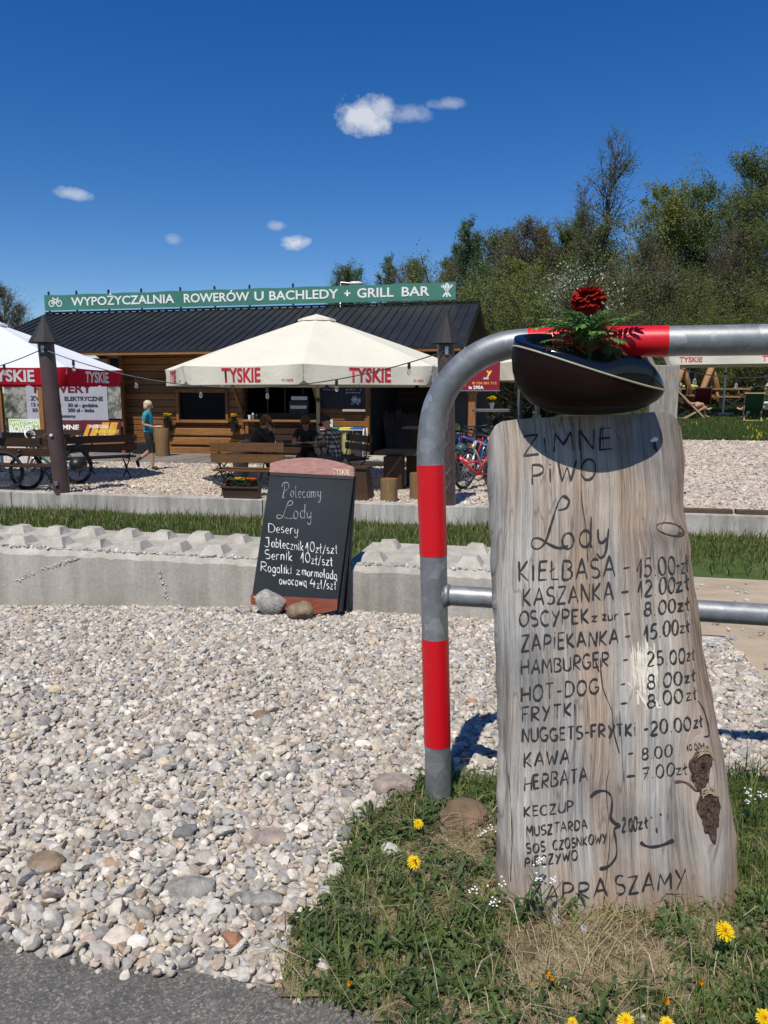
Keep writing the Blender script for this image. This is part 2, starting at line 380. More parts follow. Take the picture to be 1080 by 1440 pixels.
def stones(name, XY, Rr, zoff, sub, seed, tint=(1, 1, 1)):
    rg = np.random.default_rng(seed); pr, Fc = stone_protos(18, sub, seed + 1); n = len(XY); nv = len(pr[0])
    idx = rg.integers(0, len(pr), n); P = np.stack(pr)[idx]
    yaw = rg.uniform(0, 2 * np.pi, n); tx = rg.normal(0, .45, n); ty = rg.normal(0, .45, n)
    def rot(P, a, i, j):
        c, s = np.cos(a)[:, None], np.sin(a)[:, None]; A = P[:, :, i] * c - P[:, :, j] * s; B = P[:, :, i] * s + P[:, :, j] * c
        P = P.copy(); P[:, :, i] = A; P[:, :, j] = B; return P
    P = rot(rot(rot(P, tx, 1, 2), ty, 0, 2), yaw, 0, 1) * Rr[:, None, None]
    Z = H(XY[:, 0], XY[:, 1]) + zoff
    P = P + np.stack([XY[:, 0], XY[:, 1], Z], -1)[:, None, :]
    col = PAL[rg.choice(len(PAL), n, p=PW)] * rg.uniform(.66, 1.14, n)[:, None] * np.array(tint)
    tone = np.repeat(np.clip(col, 0, .9), nv, axis=0)
    Fa = (Fc[None] + (np.arange(n) * nv)[:, None, None]).reshape(-1, 3)
    return kind(np_obj(name, P.reshape(-1, 3), Fa, 3, m_stone, tone=tone, smooth=True, sharp=33), 'stuff')
m_stone = attr_mat('loose_stone', .85, bump=.35, bscale=70, mott=.35, spec=.25)
# edge of the weedy corner, in the picture's own corner-by-corner order, laid on the ground
PATCH = [(592, 1098), (540, 1140), (494, 1168), (484, 1215), (462, 1250), (448, 1290), (408, 1308), (400, 1350), (395, 1400), (520, 1425), (560, 1470), (1500, 1520), (1500, 1080), (1080, 1088), (880, 1085), (700, 1072), (640, 1085)]
PATCH_W = np.array([on_z(px, py, 0.0)[:2] for px, py in PATCH])
def in_poly(X, Y, poly):
    ins = np.zeros(len(X), bool); j = len(poly) - 1
    for i in range(len(poly)):
        xi, yi = poly[i]; xj, yj = poly[j]
        c = ((yi > Y) != (yj > Y)) & (X < (xj - xi) * (Y - yi) / (yj - yi + 1e-12) + xi); ins ^= c; j = i
    return ins
def scatter(u0, u1, w0, w1, sp, rg, jit=.5):
    U, W = np.meshgrid(np.arange(u0, u1, sp), np.arange(w0, w1, sp)); U = U.ravel() + rg.uniform(-jit, jit, U.size) * sp; W = W.ravel() + rg.uniform(-jit, jit, W.size) * sp
    return U * CA + W * SA, -U * SA + W * CA, U, W
def view_mask(X, Y, m=.06): return (np.abs(X) < (.5 + m) * Y * 1.03 + .12)
rg = np.random.default_rng(11)
parts = []
X, Y, U, W = scatter(-4.2, .93, 1.235, 4.62, .0155, rg)
ok = view_mask(X, Y) & ~in_poly(X, Y, PATCH_W + rg.normal(0, .02, (len(PATCH_W), 2)) * 0)
ok &= ~((U > .5) & (W > 4.25 + .04 * np.sin(U * 30))) & (U < .97 + .05 * np.sin(W * 14) + rg.normal(0, .03, len(X)))
ok &= (W > 1.255 + .022 * np.sin(U * 9) + rg.normal(0, .012, len(X)))
X, Y, W, U = X[ok], Y[ok], W[ok], U[ok]
rad = np.clip(rg.lognormal(math.log(.0103), .36, len(X)), .006, .028)
stones('gravel', np.stack([X, Y], -1), rad, rad * .25 + rg.uniform(-.005, .008, len(X)), 2, 21, (.97, .925, .85))
# second, sparser layer of bigger pebbles on top and along the block ledge
X, Y, U, W = scatter(-4.2, .85, 1.29, 4.2, .10, rg); ok = view_mask(X, Y) & ~in_poly(X, Y, PATCH_W)
X, Y = X[ok], Y[ok]; rad = np.clip(rg.lognormal(math.log(.0150), .3, len(X)), .010, .030)
stones('larger_gravel', np.stack([X, Y], -1), rad, rad * .3 + .006, 3, 31, (1.0, .96, .9))
# strays lying in the weeds and on the dirt
X, Y, U, W = scatter(-1, 2.2, 1.2, 2.1, .085, rg); ok = view_mask(X, Y) & in_poly(X, Y, PATCH_W) & (rg.random(len(X)) < .22)
X, Y = X[ok], Y[ok]; rad = np.clip(rg.lognormal(math.log(.012), .4, len(X)), .005, .03)
stones('stray_gravel', np.stack([X, Y], -1), rad, rad * .2 + .004, 2, 41)
X, Y, U, W = scatter(.95, 6, 2.2, 7, .14, rg); ok = (rg.random(len(X)) < .5); X, Y = X[ok], Y[ok]; rad = np.clip(rg.lognormal(math.log(.013), .5, len(X)), .005, .04)
stones('track_pebbles', np.stack([X, Y], -1), rad, rad * .1 + .012, 2, 42)
# coarse stones on the near part of the terrace, where single ones can be told apart
X, Y, U, W = scatter(-9, 6.5, 11.7, 15.5, .075, rg); ok = view_mask(X, Y, .02); X, Y = X[ok], Y[ok]; rad = np.clip(rg.lognormal(math.log(.026), .3, len(X)), .012, .05)
stones('terrace_pebbles', np.stack([X, Y], -1), rad, rad * .15, 1, 43, (1.0, .90, .79))
X, Y, U, W = scatter(-13, 7.5, 15.5, 21.5, .085, rg); ok = view_mask(X, Y, .02) & ((U > -3.5) | (W < 19.2)); X, Y = X[ok], Y[ok]; rad = np.clip(rg.lognormal(math.log(.030), .3, len(X)), .014, .055)
stones('farther_terrace_pebbles', np.stack([X, Y], -1), rad, rad * .1, 1, 44, (1.0, .90, .79))

# weedy corner: soil sheet following the patch outline
def patch_soil():
    xs = np.arange(-.5, 1.9, .03); ys = np.arange(1.05, 2.25, .03); Xg, Yg = np.meshgrid(xs, ys); n = len(xs); m = len(ys)
    Z = H(Xg, Yg) + .007 + .012 * np.sin(Xg * 23) * np.sin(Yg * 19) * .4
    i = np.arange(n - 1)[None, :] + np.arange(m - 1)[:, None] * n; Fc = np.stack([i, i + 1, i + 1 + n, i + n], -1).reshape(-1, 4)
    V = np.stack([Xg, Yg, Z], -1).reshape(-1, 3); c = V[Fc].mean(1)
    ok = in_poly(c[:, 0] + .012 * np.sin(c[:, 1] * 60), c[:, 1] + .012 * np.sin(c[:, 0] * 70), PATCH_W)
    kind(np_obj('soil_patch', V, Fc[ok], 4, m_soil, smooth=True), 'structure')
patch_soil()

# ------------------------------------------------------------------ grass blades and weed leaves
m_blade = attr_mat('grass_blade', .55, trans=.35, spec=.3)
def blades(name, X, Y, hgt, wid, cols, rg, lean=.5, z0=0.0):
    n = len(X); a = rg.uniform(0, 2 * np.pi, n); Z = H(X, Y) + z0; b = np.stack([X, Y, Z], -1)
    sd = np.stack([np.cos(a), np.sin(a), np.zeros(n)], -1) * (wid / 2)[:, None]
    la = rg.uniform(0, 2 * np.pi, n); lm = np.abs(rg.normal(0, lean, n))
    ld = np.stack([np.cos(la) * lm, np.sin(la) * lm, np.zeros(n)], -1)
    up = np.array([0, 0, 1.0])
    mid = b + (ld * .32 + up * .62) * hgt[:, None]; tip = b + (ld * 1.0 + up * np.clip(1.0 - .3 * lm, .3, 1)[:, None]) * hgt[:, None]
    V = np.stack([b - sd, b + sd, mid + sd * .75, mid - sd * .75, tip], 1)
    F3 = np.array([[0, 1, 2], [0, 2, 3], [3, 2, 4]]); Fa = (F3[None] + (np.arange(n) * 5)[:, None, None]).reshape(-1, 3)
    c = np.array(cols)[rg.integers(0, len(cols), n)] * rg.uniform(.75, 1.25, n)[:, None]
    return kind(np_obj(name, V.reshape(-1, 3), Fa, 3, m_blade, tone=np.repeat(c, 5, 0)), 'stuff')
GREEN = [(.11, .17, .035), (.13, .20, .04), (.18, .24, .055), (.09, .14, .035), (.22, .25, .08)]
STRAW = [(.42, .34, .19), (.50, .42, .25), (.34, .27, .15), (.54, .48, .33)]
def nz2(X, Y, s, sd):
    r2 = np.random.default_rng(sd); ph = r2.uniform(0, 6.28, (6, 2)); k = r2.uniform(.6, 1.6, (6, 2)) * s
    return sum(np.sin(X * k[i, 0] + ph[i, 0] + 1.7 * np.sin(Y * k[i, 1] * .7)) * np.sin(Y * k[i, 1] + ph[i, 1]) for i in range(6)) / 3
def weedy():
    rg = np.random.default_rng(5)
    n = 72000; X = rg.uniform(-.5, 1.9, n); Y = rg.uniform(1.08, 2.2, n)
    ok = in_poly(X + rg.normal(0, .012, n), Y + rg.normal(0, .012, n), PATCH_W) & (X < .95 * Y); X, Y = X[ok], Y[ok]
    d = nz2(X, Y, 7, 3); bare = (np.hypot((X - .42) / .19, (Y - 1.43) / .10) < 1) | (np.hypot((X - .235) / .10, (Y - 1.86) / .13) < 1)
    p = np.clip(.46 + .6 * d, .10, .92) * np.where(bare, .22, 1); ok = rg.random(len(X)) < p; Xg, Yg = X[ok], Y[ok]
    tall = np.where((Xg > .84) & (Yg > 1.5), 2.1, 1.0)
    blades('grass_blades', Xg, Yg, np.clip(rg.lognormal(math.log(.030), .45, len(Xg)), .012, .13) * tall, rg.uniform(.0018, .0042, len(Xg)), GREEN, rg, .75)
    ok = rg.random(len(X)) < np.clip(.27 - .33 * d, .05, .6) * np.where(bare, 1.6, .9); Xs, Ys = X[ok], Y[ok]
    blades('dry_straw', Xs, Ys, np.clip(rg.lognormal(math.log(.032), .5, len(Xs)), .01, .09), rg.uniform(.0011, .0026, len(Xs)), STRAW, rg, 2.2)
    # toothed weed leaves in flat rosettes
    V = []; Fc = []; T = []
    def leaf(o, dirv, ln, wd, rise, c, lobed):
        nn = 9; d = Vector((math.cos(dirv), math.sin(dirv), 0)); s = Vector((-d.y, d.x, 0)); b0 = len(V); tw = random.uniform(-.5, .5)
        for i in range(nn + 1):
            t = i / nn; p = o + d * (ln * t) + Vector((0, 0, 1)) * (rise * ln * math.sin(t * 2.3))
            w = wd * (t ** .55) * (1 - t) ** .35 * 1.5 + wd * .08
            if lobed: w *= 1.25 if i % 2 else .42
            sv = s * w * .5 + Vector((0, 0, 1)) * w * (.5 * tw + .25)
            sb = -s * w * .5 + Vector((0, 0, 1)) * w * (-.5 * tw + .25)
            V.extend([p + sv, p, p + sb]); T.extend([c, tuple(x * .85 for x in c), c])
        for i in range(nn):
            a = b0 + i * 3; Fc.extend([(a, a + 1, a + 4, a + 3), (a + 1, a + 2, a + 5, a + 4)])
    k = 0; tries = 0
    while k < 560 and tries < 12000:
        tries += 1; x = rg.uniform(-.45, 1.5); y = rg.uniform(1.1, 2.15)
        if not in_poly(np.array([x]), np.array([y]), PATCH_W + 0)[0] or abs(x) > .75 * y: continue
        if (math.hypot((x - .42) / .18, (y - 1.45) / .12) < 1) or (math.hypot((x - .235) / .09, (y - 1.86) / .12) < 1): continue
        if x > .33 and rg.random() < .35: continue
        k += 1; nl = rg.integers(7, 13); a0 = rg.uniform(0, 6.28); big = rg.uniform(.55, 1.0)
        c0 = np.array([(.075, .125, .035), (.095, .15, .046), (.12, .17, .052), (.065, .105, .036)][rg.integers(0, 4)]) * rg.uniform(.7, 1.2)
        for j in range(nl):
            c = tuple(c0 * rg.uniform(.8, 1.3)); leaf(Vector((x, y, h1(x, y) + .008)), a0 + j * 2.4 + rg.uniform(-.3, .3), rg.uniform(.026, .062) * big, rg.uniform(.007, .0135) * big, rg.uniform(.1, .8), c, rg.random() < .75)
    np_obj_w = np_obj('weed_leaves', np.array([v[:] for v in V]), np.array(Fc), 4, m_blade, tone=np.array(T)); kind(np_obj_w, 'stuff')
weedy()
def strip_grass():
    rg = np.random.default_rng(6)
    n = 70000; U = rg.uniform(-9.5, 9, n); W = 11.36 - np.abs(rg.normal(0, 1.0, n)) * 1.6; X = U * CA + W * SA; Y = -U * SA + W * CA
    ok = view_mask(X, Y, .03) & (W > 5.9) & ((U < 1.2) | (W > 7.3 + .25 * np.sin(U * 2)))
    X, Y = X[ok], Y[ok]; d = nz2(X, Y, 2.2, 8)
    blades('strip_grass_blades', X, Y, np.clip(rg.lognormal(math.log(.078), .45, len(X)) * (1 + .5 * d), .025, .28), rg.uniform(.008, .016, len(X)), [(.07, .12, .022), (.09, .15, .028), (.13, .18, .04), (.18, .19, .07), (.26, .23, .11)], rg, .5)
    n = 120000; U = rg.uniform(-2.4, 12, n); W = 21.6 + rg.uniform(0, 1, n) ** 1.6 * 16; X = U * CA + W * SA; Y = -U * SA + W * CA; ok = view_mask(X, Y, .03); X, Y = X[ok], Y[ok]
    blades('lawn_blades', X, Y, rg.uniform(.04, .13, len(X)), rg.uniform(.008, .018, len(X)), [(.055, .09, .02), (.07, .11, .026), (.095, .13, .035)], rg, .5)
    n = 900; U = rg.uniform(-2.2, 10, n); W = 21.7 + rg.uniform(0, 1, n) ** 2 * 8; X = U * CA + W * SA; Y = -U * SA + W * CA; ok = (nz2(X, Y, 1.2, 4) > .15) & view_mask(X, Y); X, Y = X[ok], Y[ok]
    blades('lawn_dandelions', X, Y, rg.uniform(.07, .15, len(X)), rg.uniform(.04, .07, len(X)), [(.75, .62, .03)], rg, .2)
strip_grass()
# ------------------------------------------------------------------ concrete blocks, low wall
def concrete(name, c, stain=(.62, .6, .57), sc=1.2, grain=60):
    m, nt, b, N, L = nodes(name); tc = N('ShaderNodeTexCoord').outputs['Object']
    n = noise(N, L, tc, sc, 6, .62); r = ramp(N, [(.28, tuple(x * .72 for x in c)), (.5, c), (.75, tuple(min(.9, x * 1.16) for x in c))]); L(n.outputs['Fac'], r.inputs[0])
    v = mapping(N, L, tc, (5, 5, .55)); n1 = noise(N, L, v, 1.4, 4, .6); r1 = ramp(N, [(.42, stain), (.6, (1, 1, 1))]); L(n1.outputs['Fac'], r1.inputs[0])
    n2 = noise(N, L, tc, grain, 4, .7); r2 = ramp(N, [(.3, (.82, .81, .8)), (.65, (1.05, 1.05, 1.05))]); L(n2.outputs['Fac'], r2.inputs[0])
    cc = mixc(N, L, .55, r.outputs[0], r1.outputs[0], 'MULTIPLY'); cc = mixc(N, L, 1, cc, r2.outputs[0], 'MULTIPLY')
    vo = N('ShaderNodeTexVoronoi'); vo.inputs['Scale'].default_value = 30; L(tc, vo.inputs['Vector']); rv = ramp(N, [(.03, (.4, .39, .38)), (.09, (1, 1, 1))]); L(vo.outputs['Distance'], rv.inputs[0])
    cc = mixc(N, L, .5, cc, rv.outputs[0], 'MULTIPLY')
    L(cc, b.inputs['Base Color']); b.inputs['Roughness'].default_value = .9; b.inputs['Specular IOR Level'].default_value = .25
    n3 = noise(N, L, tc, 22, 6, .7); bumpn(N, L, b, n3.outputs['Fac'], .35, .012); return m
m_conc = concrete('block_concrete', (.46, .43, .38))
m_conc2 = concrete('wall_concrete', (.50, .475, .43), (.42, .41, .39), 1.6)
m_crumb = attr_mat('crumb_stone', .9, bump=.3, mott=.3)
def conc_block(u0, u1, ztop, label, seed, tilt=0.0):
    rd = random.Random(seed); root = thing('concrete_block', label, 'concrete block', sw((u0 + u1) / 2, 4.9, ztop - .6), 'interlocking concrete blocks in a row')
    w0, w1, z0 = 4.51, 5.31, ztop - .62; mb = MB(SITE)
    # body with broken, slightly wavy top edge
    nu = 40; rows = []
    for i in range(nu + 1):
        u = u0 + (u1 - u0) * i / nu; e = rd.uniform(0, .012); f = .012 * math.sin(u * 7 + seed) + rd.uniform(-.004, .004)
        rows.append([(u, w0 + f * .25, z0), (u, w0 + f * .25, ztop - .035 - e), (u, w0 + .03 + e, ztop + tilt * (u - u0) - .004), (u, w1 - .03, ztop + tilt * (u - u0)), (u, w1, ztop - .03), (u, w1, z0)])
    V = [p for r_ in rows for p in r_]; Fc = [(i * 6 + j, i * 6 + j + 1, (i + 1) * 6 + j + 1, (i + 1) * 6 + j) for i in range(nu) for j in range(5)]
    Fc += [tuple(range(6)), tuple(nu * 6 + j for j in range(6))[::-1]]
    mb.add(V, Fc); mb.build('body', m_conc, root)
    n = 6; pit = (u1 - u0) / n
    for i in range(n):
        for j, wv in enumerate((w0 + .21, w0 + .59)):
            c = u0 + pit * (i + .5) + rd.uniform(-.01, .01); z = ztop + tilt * (c - u0); b, t, hh = .088, .046, rd.uniform(.048, .056)
            P = [(c - b, wv - b, z - .012), (c + b, wv - b, z - .012), (c + b, wv + b, z - .012), (c - b, wv + b, z - .012)]
            P += [(c + sx * t + rd.uniform(-.008, .008), wv + sy * t + rd.uniform(-.008, .008), z + hh + rd.uniform(-.006, .004)) for sx, sy in ((-1, -1), (1, -1), (1, 1), (-1, 1))]
            s = MB(SITE); s.add(P, [(4, 5, 6, 7), (0, 1, 5, 4), (1, 2, 6, 5), (2, 3, 7, 6), (3, 0, 4, 7)])
            o = s.build('stud', m_conc, root)
            bv = o.modifiers.new('bevel', 'BEVEL'); bv.width = .004; bv.segments = 2
    return root
BLK = [(-1.80, -3.60, 'concrete block whose end hides behind the chalkboard'), (-3.602, -5.402, 'concrete block nearest the diagonal crack, at the far end of the row from the barrier'), (-5.404, -7.204, 'concrete block mostly cut off by the picture edge'), (.52, -1.30, 'short row block between the chalkboard and the leaning wooden plank')]
for k, (b, a, lab) in enumerate(BLK): conc_block(a, b, .10, lab, 5 + k, .0)
# crumbs of stone along the broken front edge of the blocks
def edge_crumbs():
    rg = np.random.default_rng(3); n = 460; U = np.concatenate([rg.uniform(-5.5, -1.8, 330), rg.uniform(-1.3, .5, 130)]); W = 4.545 + np.abs(rg.normal(0, .022, n))
    XY = np.stack([U * CA + W * SA, -U * SA + W * CA], -1); rad = np.clip(rg.lognormal(math.log(.010), .35, n), .005, .022)
    z = .10 + rad * .2 - H(XY[:, 0], XY[:, 1]); o = stones('edge_crumbs', XY, rad, z, 2, 51)
edge_crumbs()
def crack_line():
    pts = [(0, 826), (30, 814), (60, 800), (85, 793), (112, 784)]
    rg = np.random.default_rng(4); XY = []; Z = []
    for a, b in zip(pts[:-1], pts[1:]):
        for t in np.linspace(0, 1, 26):
            q = on_w(a[0] + (b[0] - a[0]) * t, a[1] + (b[1] - a[1]) * t + rg.normal(0, 1.2), 4.512); XY.append(q[:2]); Z.append(q.z)
    for t in np.linspace(0, 1, 40):
        q = on_w(225 + 10 * t + rg.normal(0, 1.4), 800 + 44 * t, 4.512); XY.append(q[:2]); Z.append(q.z)
    XY = np.array(XY); Z = np.array(Z) - H(XY[:, 0], XY[:, 1]); rad = np.clip(rg.lognormal(math.log(.007), .4, len(XY)), .003, .014)
    stones('mortar_crumbs', XY, rad, Z, 2, 52)
crack_line()
def low_wall():
    root = thing('low_wall', 'long low concrete retaining wall along the gravel terrace, stained grey', 'wall', sw(-3, 11.46, -.9))
    mb = MB(SITE)
    for a, b in ((-19, -9.2), (-9.19, -4.6), (-4.59, .3), (.31, 12)):
        mb.box(((a + b) / 2, 11.46, -.66), (b - a - .004, .26, .31), bev=.012); mb.box(((a + b) / 2, 11.452, -.98), (b - a - .004, .28, .322), bev=.008)
    mb.build('body', m_conc2, root)
    return root
low_wall()
m_oldplank = wood('old_brown_plank', (.07, .05, .035), (.16, .11, .075))
for k, (a, b, lab) in enumerate(((1.5, 2.36, 'thin brown plank lying on the low wall behind the leaning menu plank'), (2.40, 3.5, 'second thin brown plank on the low wall, nearer the picture edge'))):
    o = MB(SITE).box(((a + b) / 2, 11.5, -.475), (b - a, .14, .055), bev=.006).build('wooden_plank', m_oldplank); tag(o, lab, 'plank', 'planks on the low wall')

# ------------------------------------------------------------------ rocks
m_rock = M('field_stone', (.33, .31, .28), .9, var=.5, scale=26, bump=.9)
m_rock2 = M('tan_stone', (.26, .185, .12), .9, var=.5, scale=22, bump=.9)
m_rock4 = M('brown_stone', (.17, .115, .07), .9, var=.55, scale=18, bump=1.0)
m_rock3 = M('pinkish_stone', (.36, .29, .25), .9, var=.45, scale=26, bump=.9)
def rock(px, py, hw, asp, mat, label, seed, sink=.25, dpt=.8, mottle=None):
    p = on_g(px, py); d = (p - Vector((0, 0, HC))).length; r = hw * d / F_PX; rd = np.random.default_rng(seed)
    bm = bmesh.new(); bmesh.ops.create_icosphere(bm, subdivisions=4, radius=1.0)
    P = rd.normal(size=(9, 3)); P /= np.linalg.norm(P, axis=1)[:, None]; dd = rd.uniform(.62, 1.0, 9)
    for v in bm.verts:
        q = P @ np.array(v.co); rad = min(1.08, float(np.min(np.where(q > .05, dd / np.maximum(q, .05), 9)))); rad = .9 * rad + .1
        rad += .02 * math.sin(v.co.x * 9 + seed) * math.sin(v.co.y * 8) + .012 * math.sin(v.co.z * 21 + v.co.x * 17)
        v.co = Vector((v.co.x * rad * r, v.co.y * rad * r * dpt, v.co.z * rad * r * asp))
    me = bpy.data.meshes.new('rock'); bm.to_mesh(me); bm.free(); me.materials.append(mat)
    me.polygons.foreach_set('use_smooth', [True] * len(me.polygons)); me.set_sharp_from_angle(angle=R(11))
    o = link('rock', me); o.location = (p.x, p.y + r * dpt * .6, h1(p.x, p.y) + r * asp * (1 - sink)); o.rotation_euler = (0, 0, rd.uniform(-.4, .4))
    return tag(o, label, 'rock', 'rocks lying on the gravel and in the weeds')
rock(380, 868, 24, .78, m_rock, 'large grey rounded rock propping the foot of the chalkboard', 1, .1)
rock(421, 874, 18, .78, m_rock2, 'smaller tan rock beside the grey rock at the chalkboard foot', 2, .1)
rock(342, 866, 13, .45, m_rock, 'flat grey-brown stone just beside the chalkboard', 3)
rock(553, 1124, 28, .55, m_rock3, 'flat pinkish rock beside the barrier foot', 4, .3)
rock(652, 1170, 33, .6, m_rock4, 'big brown angular rock half buried between barrier foot and wooden plank', 5, .45)
rock(262, 1268, 30, .42, m_rock, 'broad flat grey boulder sunk in the gravel', 6, .45)
rock(373, 1286, 21, .45, m_rock, 'smooth oval grey cobble in the gravel near the weeds', 7, .3)
rock(376, 1192, 23, .4, m_rock3, 'wide pinkish-brown stone sunk in the gravel', 8, .4)
rock(60, 1229, 22, .45, m_rock2, 'yellowish flat stone in the gravel near the asphalt', 9, .4)
rock(678, 1255, 10, .8, m_rock2, 'small round tan pebble in the weeds beside the wooden plank', 10, .2)
rock(325, 1338, 14, .7, M('rust_stone', (.30, .15, .08), .8, var=.3, scale=20), 'rusty orange stone at the gravel edge near the asphalt', 12, .2)
rock(637, 1247 - 20, 12, .5, m_rock3, 'pale wedge-shaped stone lying among the weeds', 11, .2)
rock(368, 1016, 13, .6, m_rock2, 'light brown stone out in the middle of the gravel', 13, .3)

# ------------------------------------------------------------------ barrier
def galv():
    m, nt, b, N, L = nodes('galvanised_steel'); tc = N('ShaderNodeTexCoord').outputs['Object']
    wv = noise(N, L, tc, 18, 3); mm = N('ShaderNodeVectorMath'); mm.operation = 'MULTIPLY_ADD'; L(wv.outputs['Color'], mm.inputs[0]); mm.inputs[1].default_value = (.035,) * 3; L(tc, mm.inputs[2])
    v = N('ShaderNodeTexVoronoi'); v.inputs['Scale'].default_value = 24; L(mm.outputs[0], v.inputs['Vector'])
    sep = N('ShaderNodeSeparateColor'); L(v.outputs['Color'], sep.inputs[0])
    r = ramp(N, [(0, (.235, .248, .256)), (.55, (.275, .288, .296)), (.85, (.325, .338, .346)), (1, (.40, .412, .42))]); L(sep.outputs[0], r.inputs[0])
    n = noise(N, L, tc, 40, 5, .7); r2 = ramp(N, [(.3, (.78, .78, .78)), (.7, (1.1, 1.1, 1.1))]); L(n.outputs['Fac'], r2.inputs[0])
    n4 = noise(N, L, tc, 24, 5, .65, .4); r4 = ramp(N, [(.62, (0, 0, 0)), (.70, (.55, .55, .55))]); L(n4.outputs['Fac'], r4.inputs[0])
    c = mixc(N, L, 1, r.outputs[0], r2.outputs[0], 'MULTIPLY'); c = mixc(N, L, r4.outputs[0], c, (.47, .49, .50))
    L(c, b.inputs['Base Color']); b.inputs['Metallic'].default_value = .55; b.inputs['Roughness'].default_value = .48
    bumpn(N, L, b, n.outputs['Fac'], .12, .003); return m
m_galv = galv()
def redtape():
    m, nt, b, N, L = nodes('red_band_paint'); tc = N('ShaderNodeTexCoord').outputs['Object']
    n = noise(N, L, tc, 26, 6, .7); r = ramp(N, [(.60, (.60, .004, .012)), (.66, (.50, .02, .03)), (.69, (.70, .20, .20)), (.76, (.72, .48, .47))]); L(n.outputs['Fac'], r.inputs[0])
    L(r.outputs[0], b.inputs['Base Color']); b.inputs['Roughness'].default_value = .38; b.inputs['Specular IOR Level'].default_value = .45
    n2 = noise(N, L, tc, 70, 4, .6); bumpn(N, L, b, n2.outputs['Fac'], .08, .002); return m
m_red = redtape()
WB = 2.017
def barrier():
    base = on_w(617, 1131, WB); root = thing('barrier', 'galvanised tube barrier with red bands and one curved corner', 'barrier', base)
    cl = [(618, 1150), (617, 1131), (613, 950), (609, 760), (607, 655)]
    P = [on_w(x, y, WB) for x, y in cl]
    top = on_w(850, 481, WB); q = P[-1]; u0 = to_uw(q.x, q.y)[0]; zt = top.z; rad = .235; zc = zt - rad
    P = P[:-1] + [sw(u0 - .004, WB, zc - .05), sw(u0 - .001, WB, zc)]
    for k in range(1, 15):
        a = math.pi * .5 * k / 14; P.append(sw(u0 + rad - rad * math.cos(a), WB, zc + rad * math.sin(a)))
    n_arc = len(P); u1 = 2.3
    for k in range(1, 9): P.append(sw(u0 + rad + (u1 - u0 - rad) * k / 8, WB, zt))
    for k in range(1, 15):
        a = math.pi * .5 * k / 14; P.append(sw(u1 + rad * math.sin(a), WB, zt - rad + rad * math.cos(a)))
    P.append(sw(u1 + rad, WB, -.1))
    # resample evenly so that the bands can be cut out of the same path
    D = [0]
    for a, b in zip(P[:-1], P[1:]): D.append(D[-1] + (b - a).length)
    def at(s):
        for i in range(len(D) - 1):
            if s <= D[i + 1]: t = (s - D[i]) / max(1e-6, D[i + 1] - D[i]); return P[i].lerp(P[i + 1], t)
        return P[-1]
    r = .0365; n = int(D[-1] / .02)
    MB().tube([at(D[-1] * i / n) for i in range(n + 1)], r, 28).build('tube', m_galv, root, True, 50)
    def s_at(px, py):
        w = on_w(px, py, WB); return min(np.arange(0, D[-1], .002), key=lambda s: (at(s) - w).length)
    for a, b in (((607, 1045), (610, 896)), ((610, 780), (607, 653)), ((742, 482), (938, 478))):
        s0, s1 = s_at(*a), s_at(*b); k = max(2, int((s1 - s0) / .02)); MB().tube([at(s0 + (s1 - s0) * i / k) for i in range(k + 1)], r + .0011, 28).build('red_band', m_red, root, True, 50)
    a = on_w(612, 836, WB); ua = to_uw(a.x, a.y)[0]
    MB().tube([sw(ua + .01, WB, a.z), sw(1.0, WB, a.z - .004), sw(u1 + rad, WB, a.z - .004)], .0275, 24).build('lower_rail', m_galv, root, True, 50)
    wl = MB(); wl.tube([sw(ua + .026, WB, a.z), sw(ua + .042, WB, a.z)], [.034, .0285], 20); wl.build('weld', m_galv, root, True)
    return zt, u0 + rad
BAR_ZT, _ = barrier()

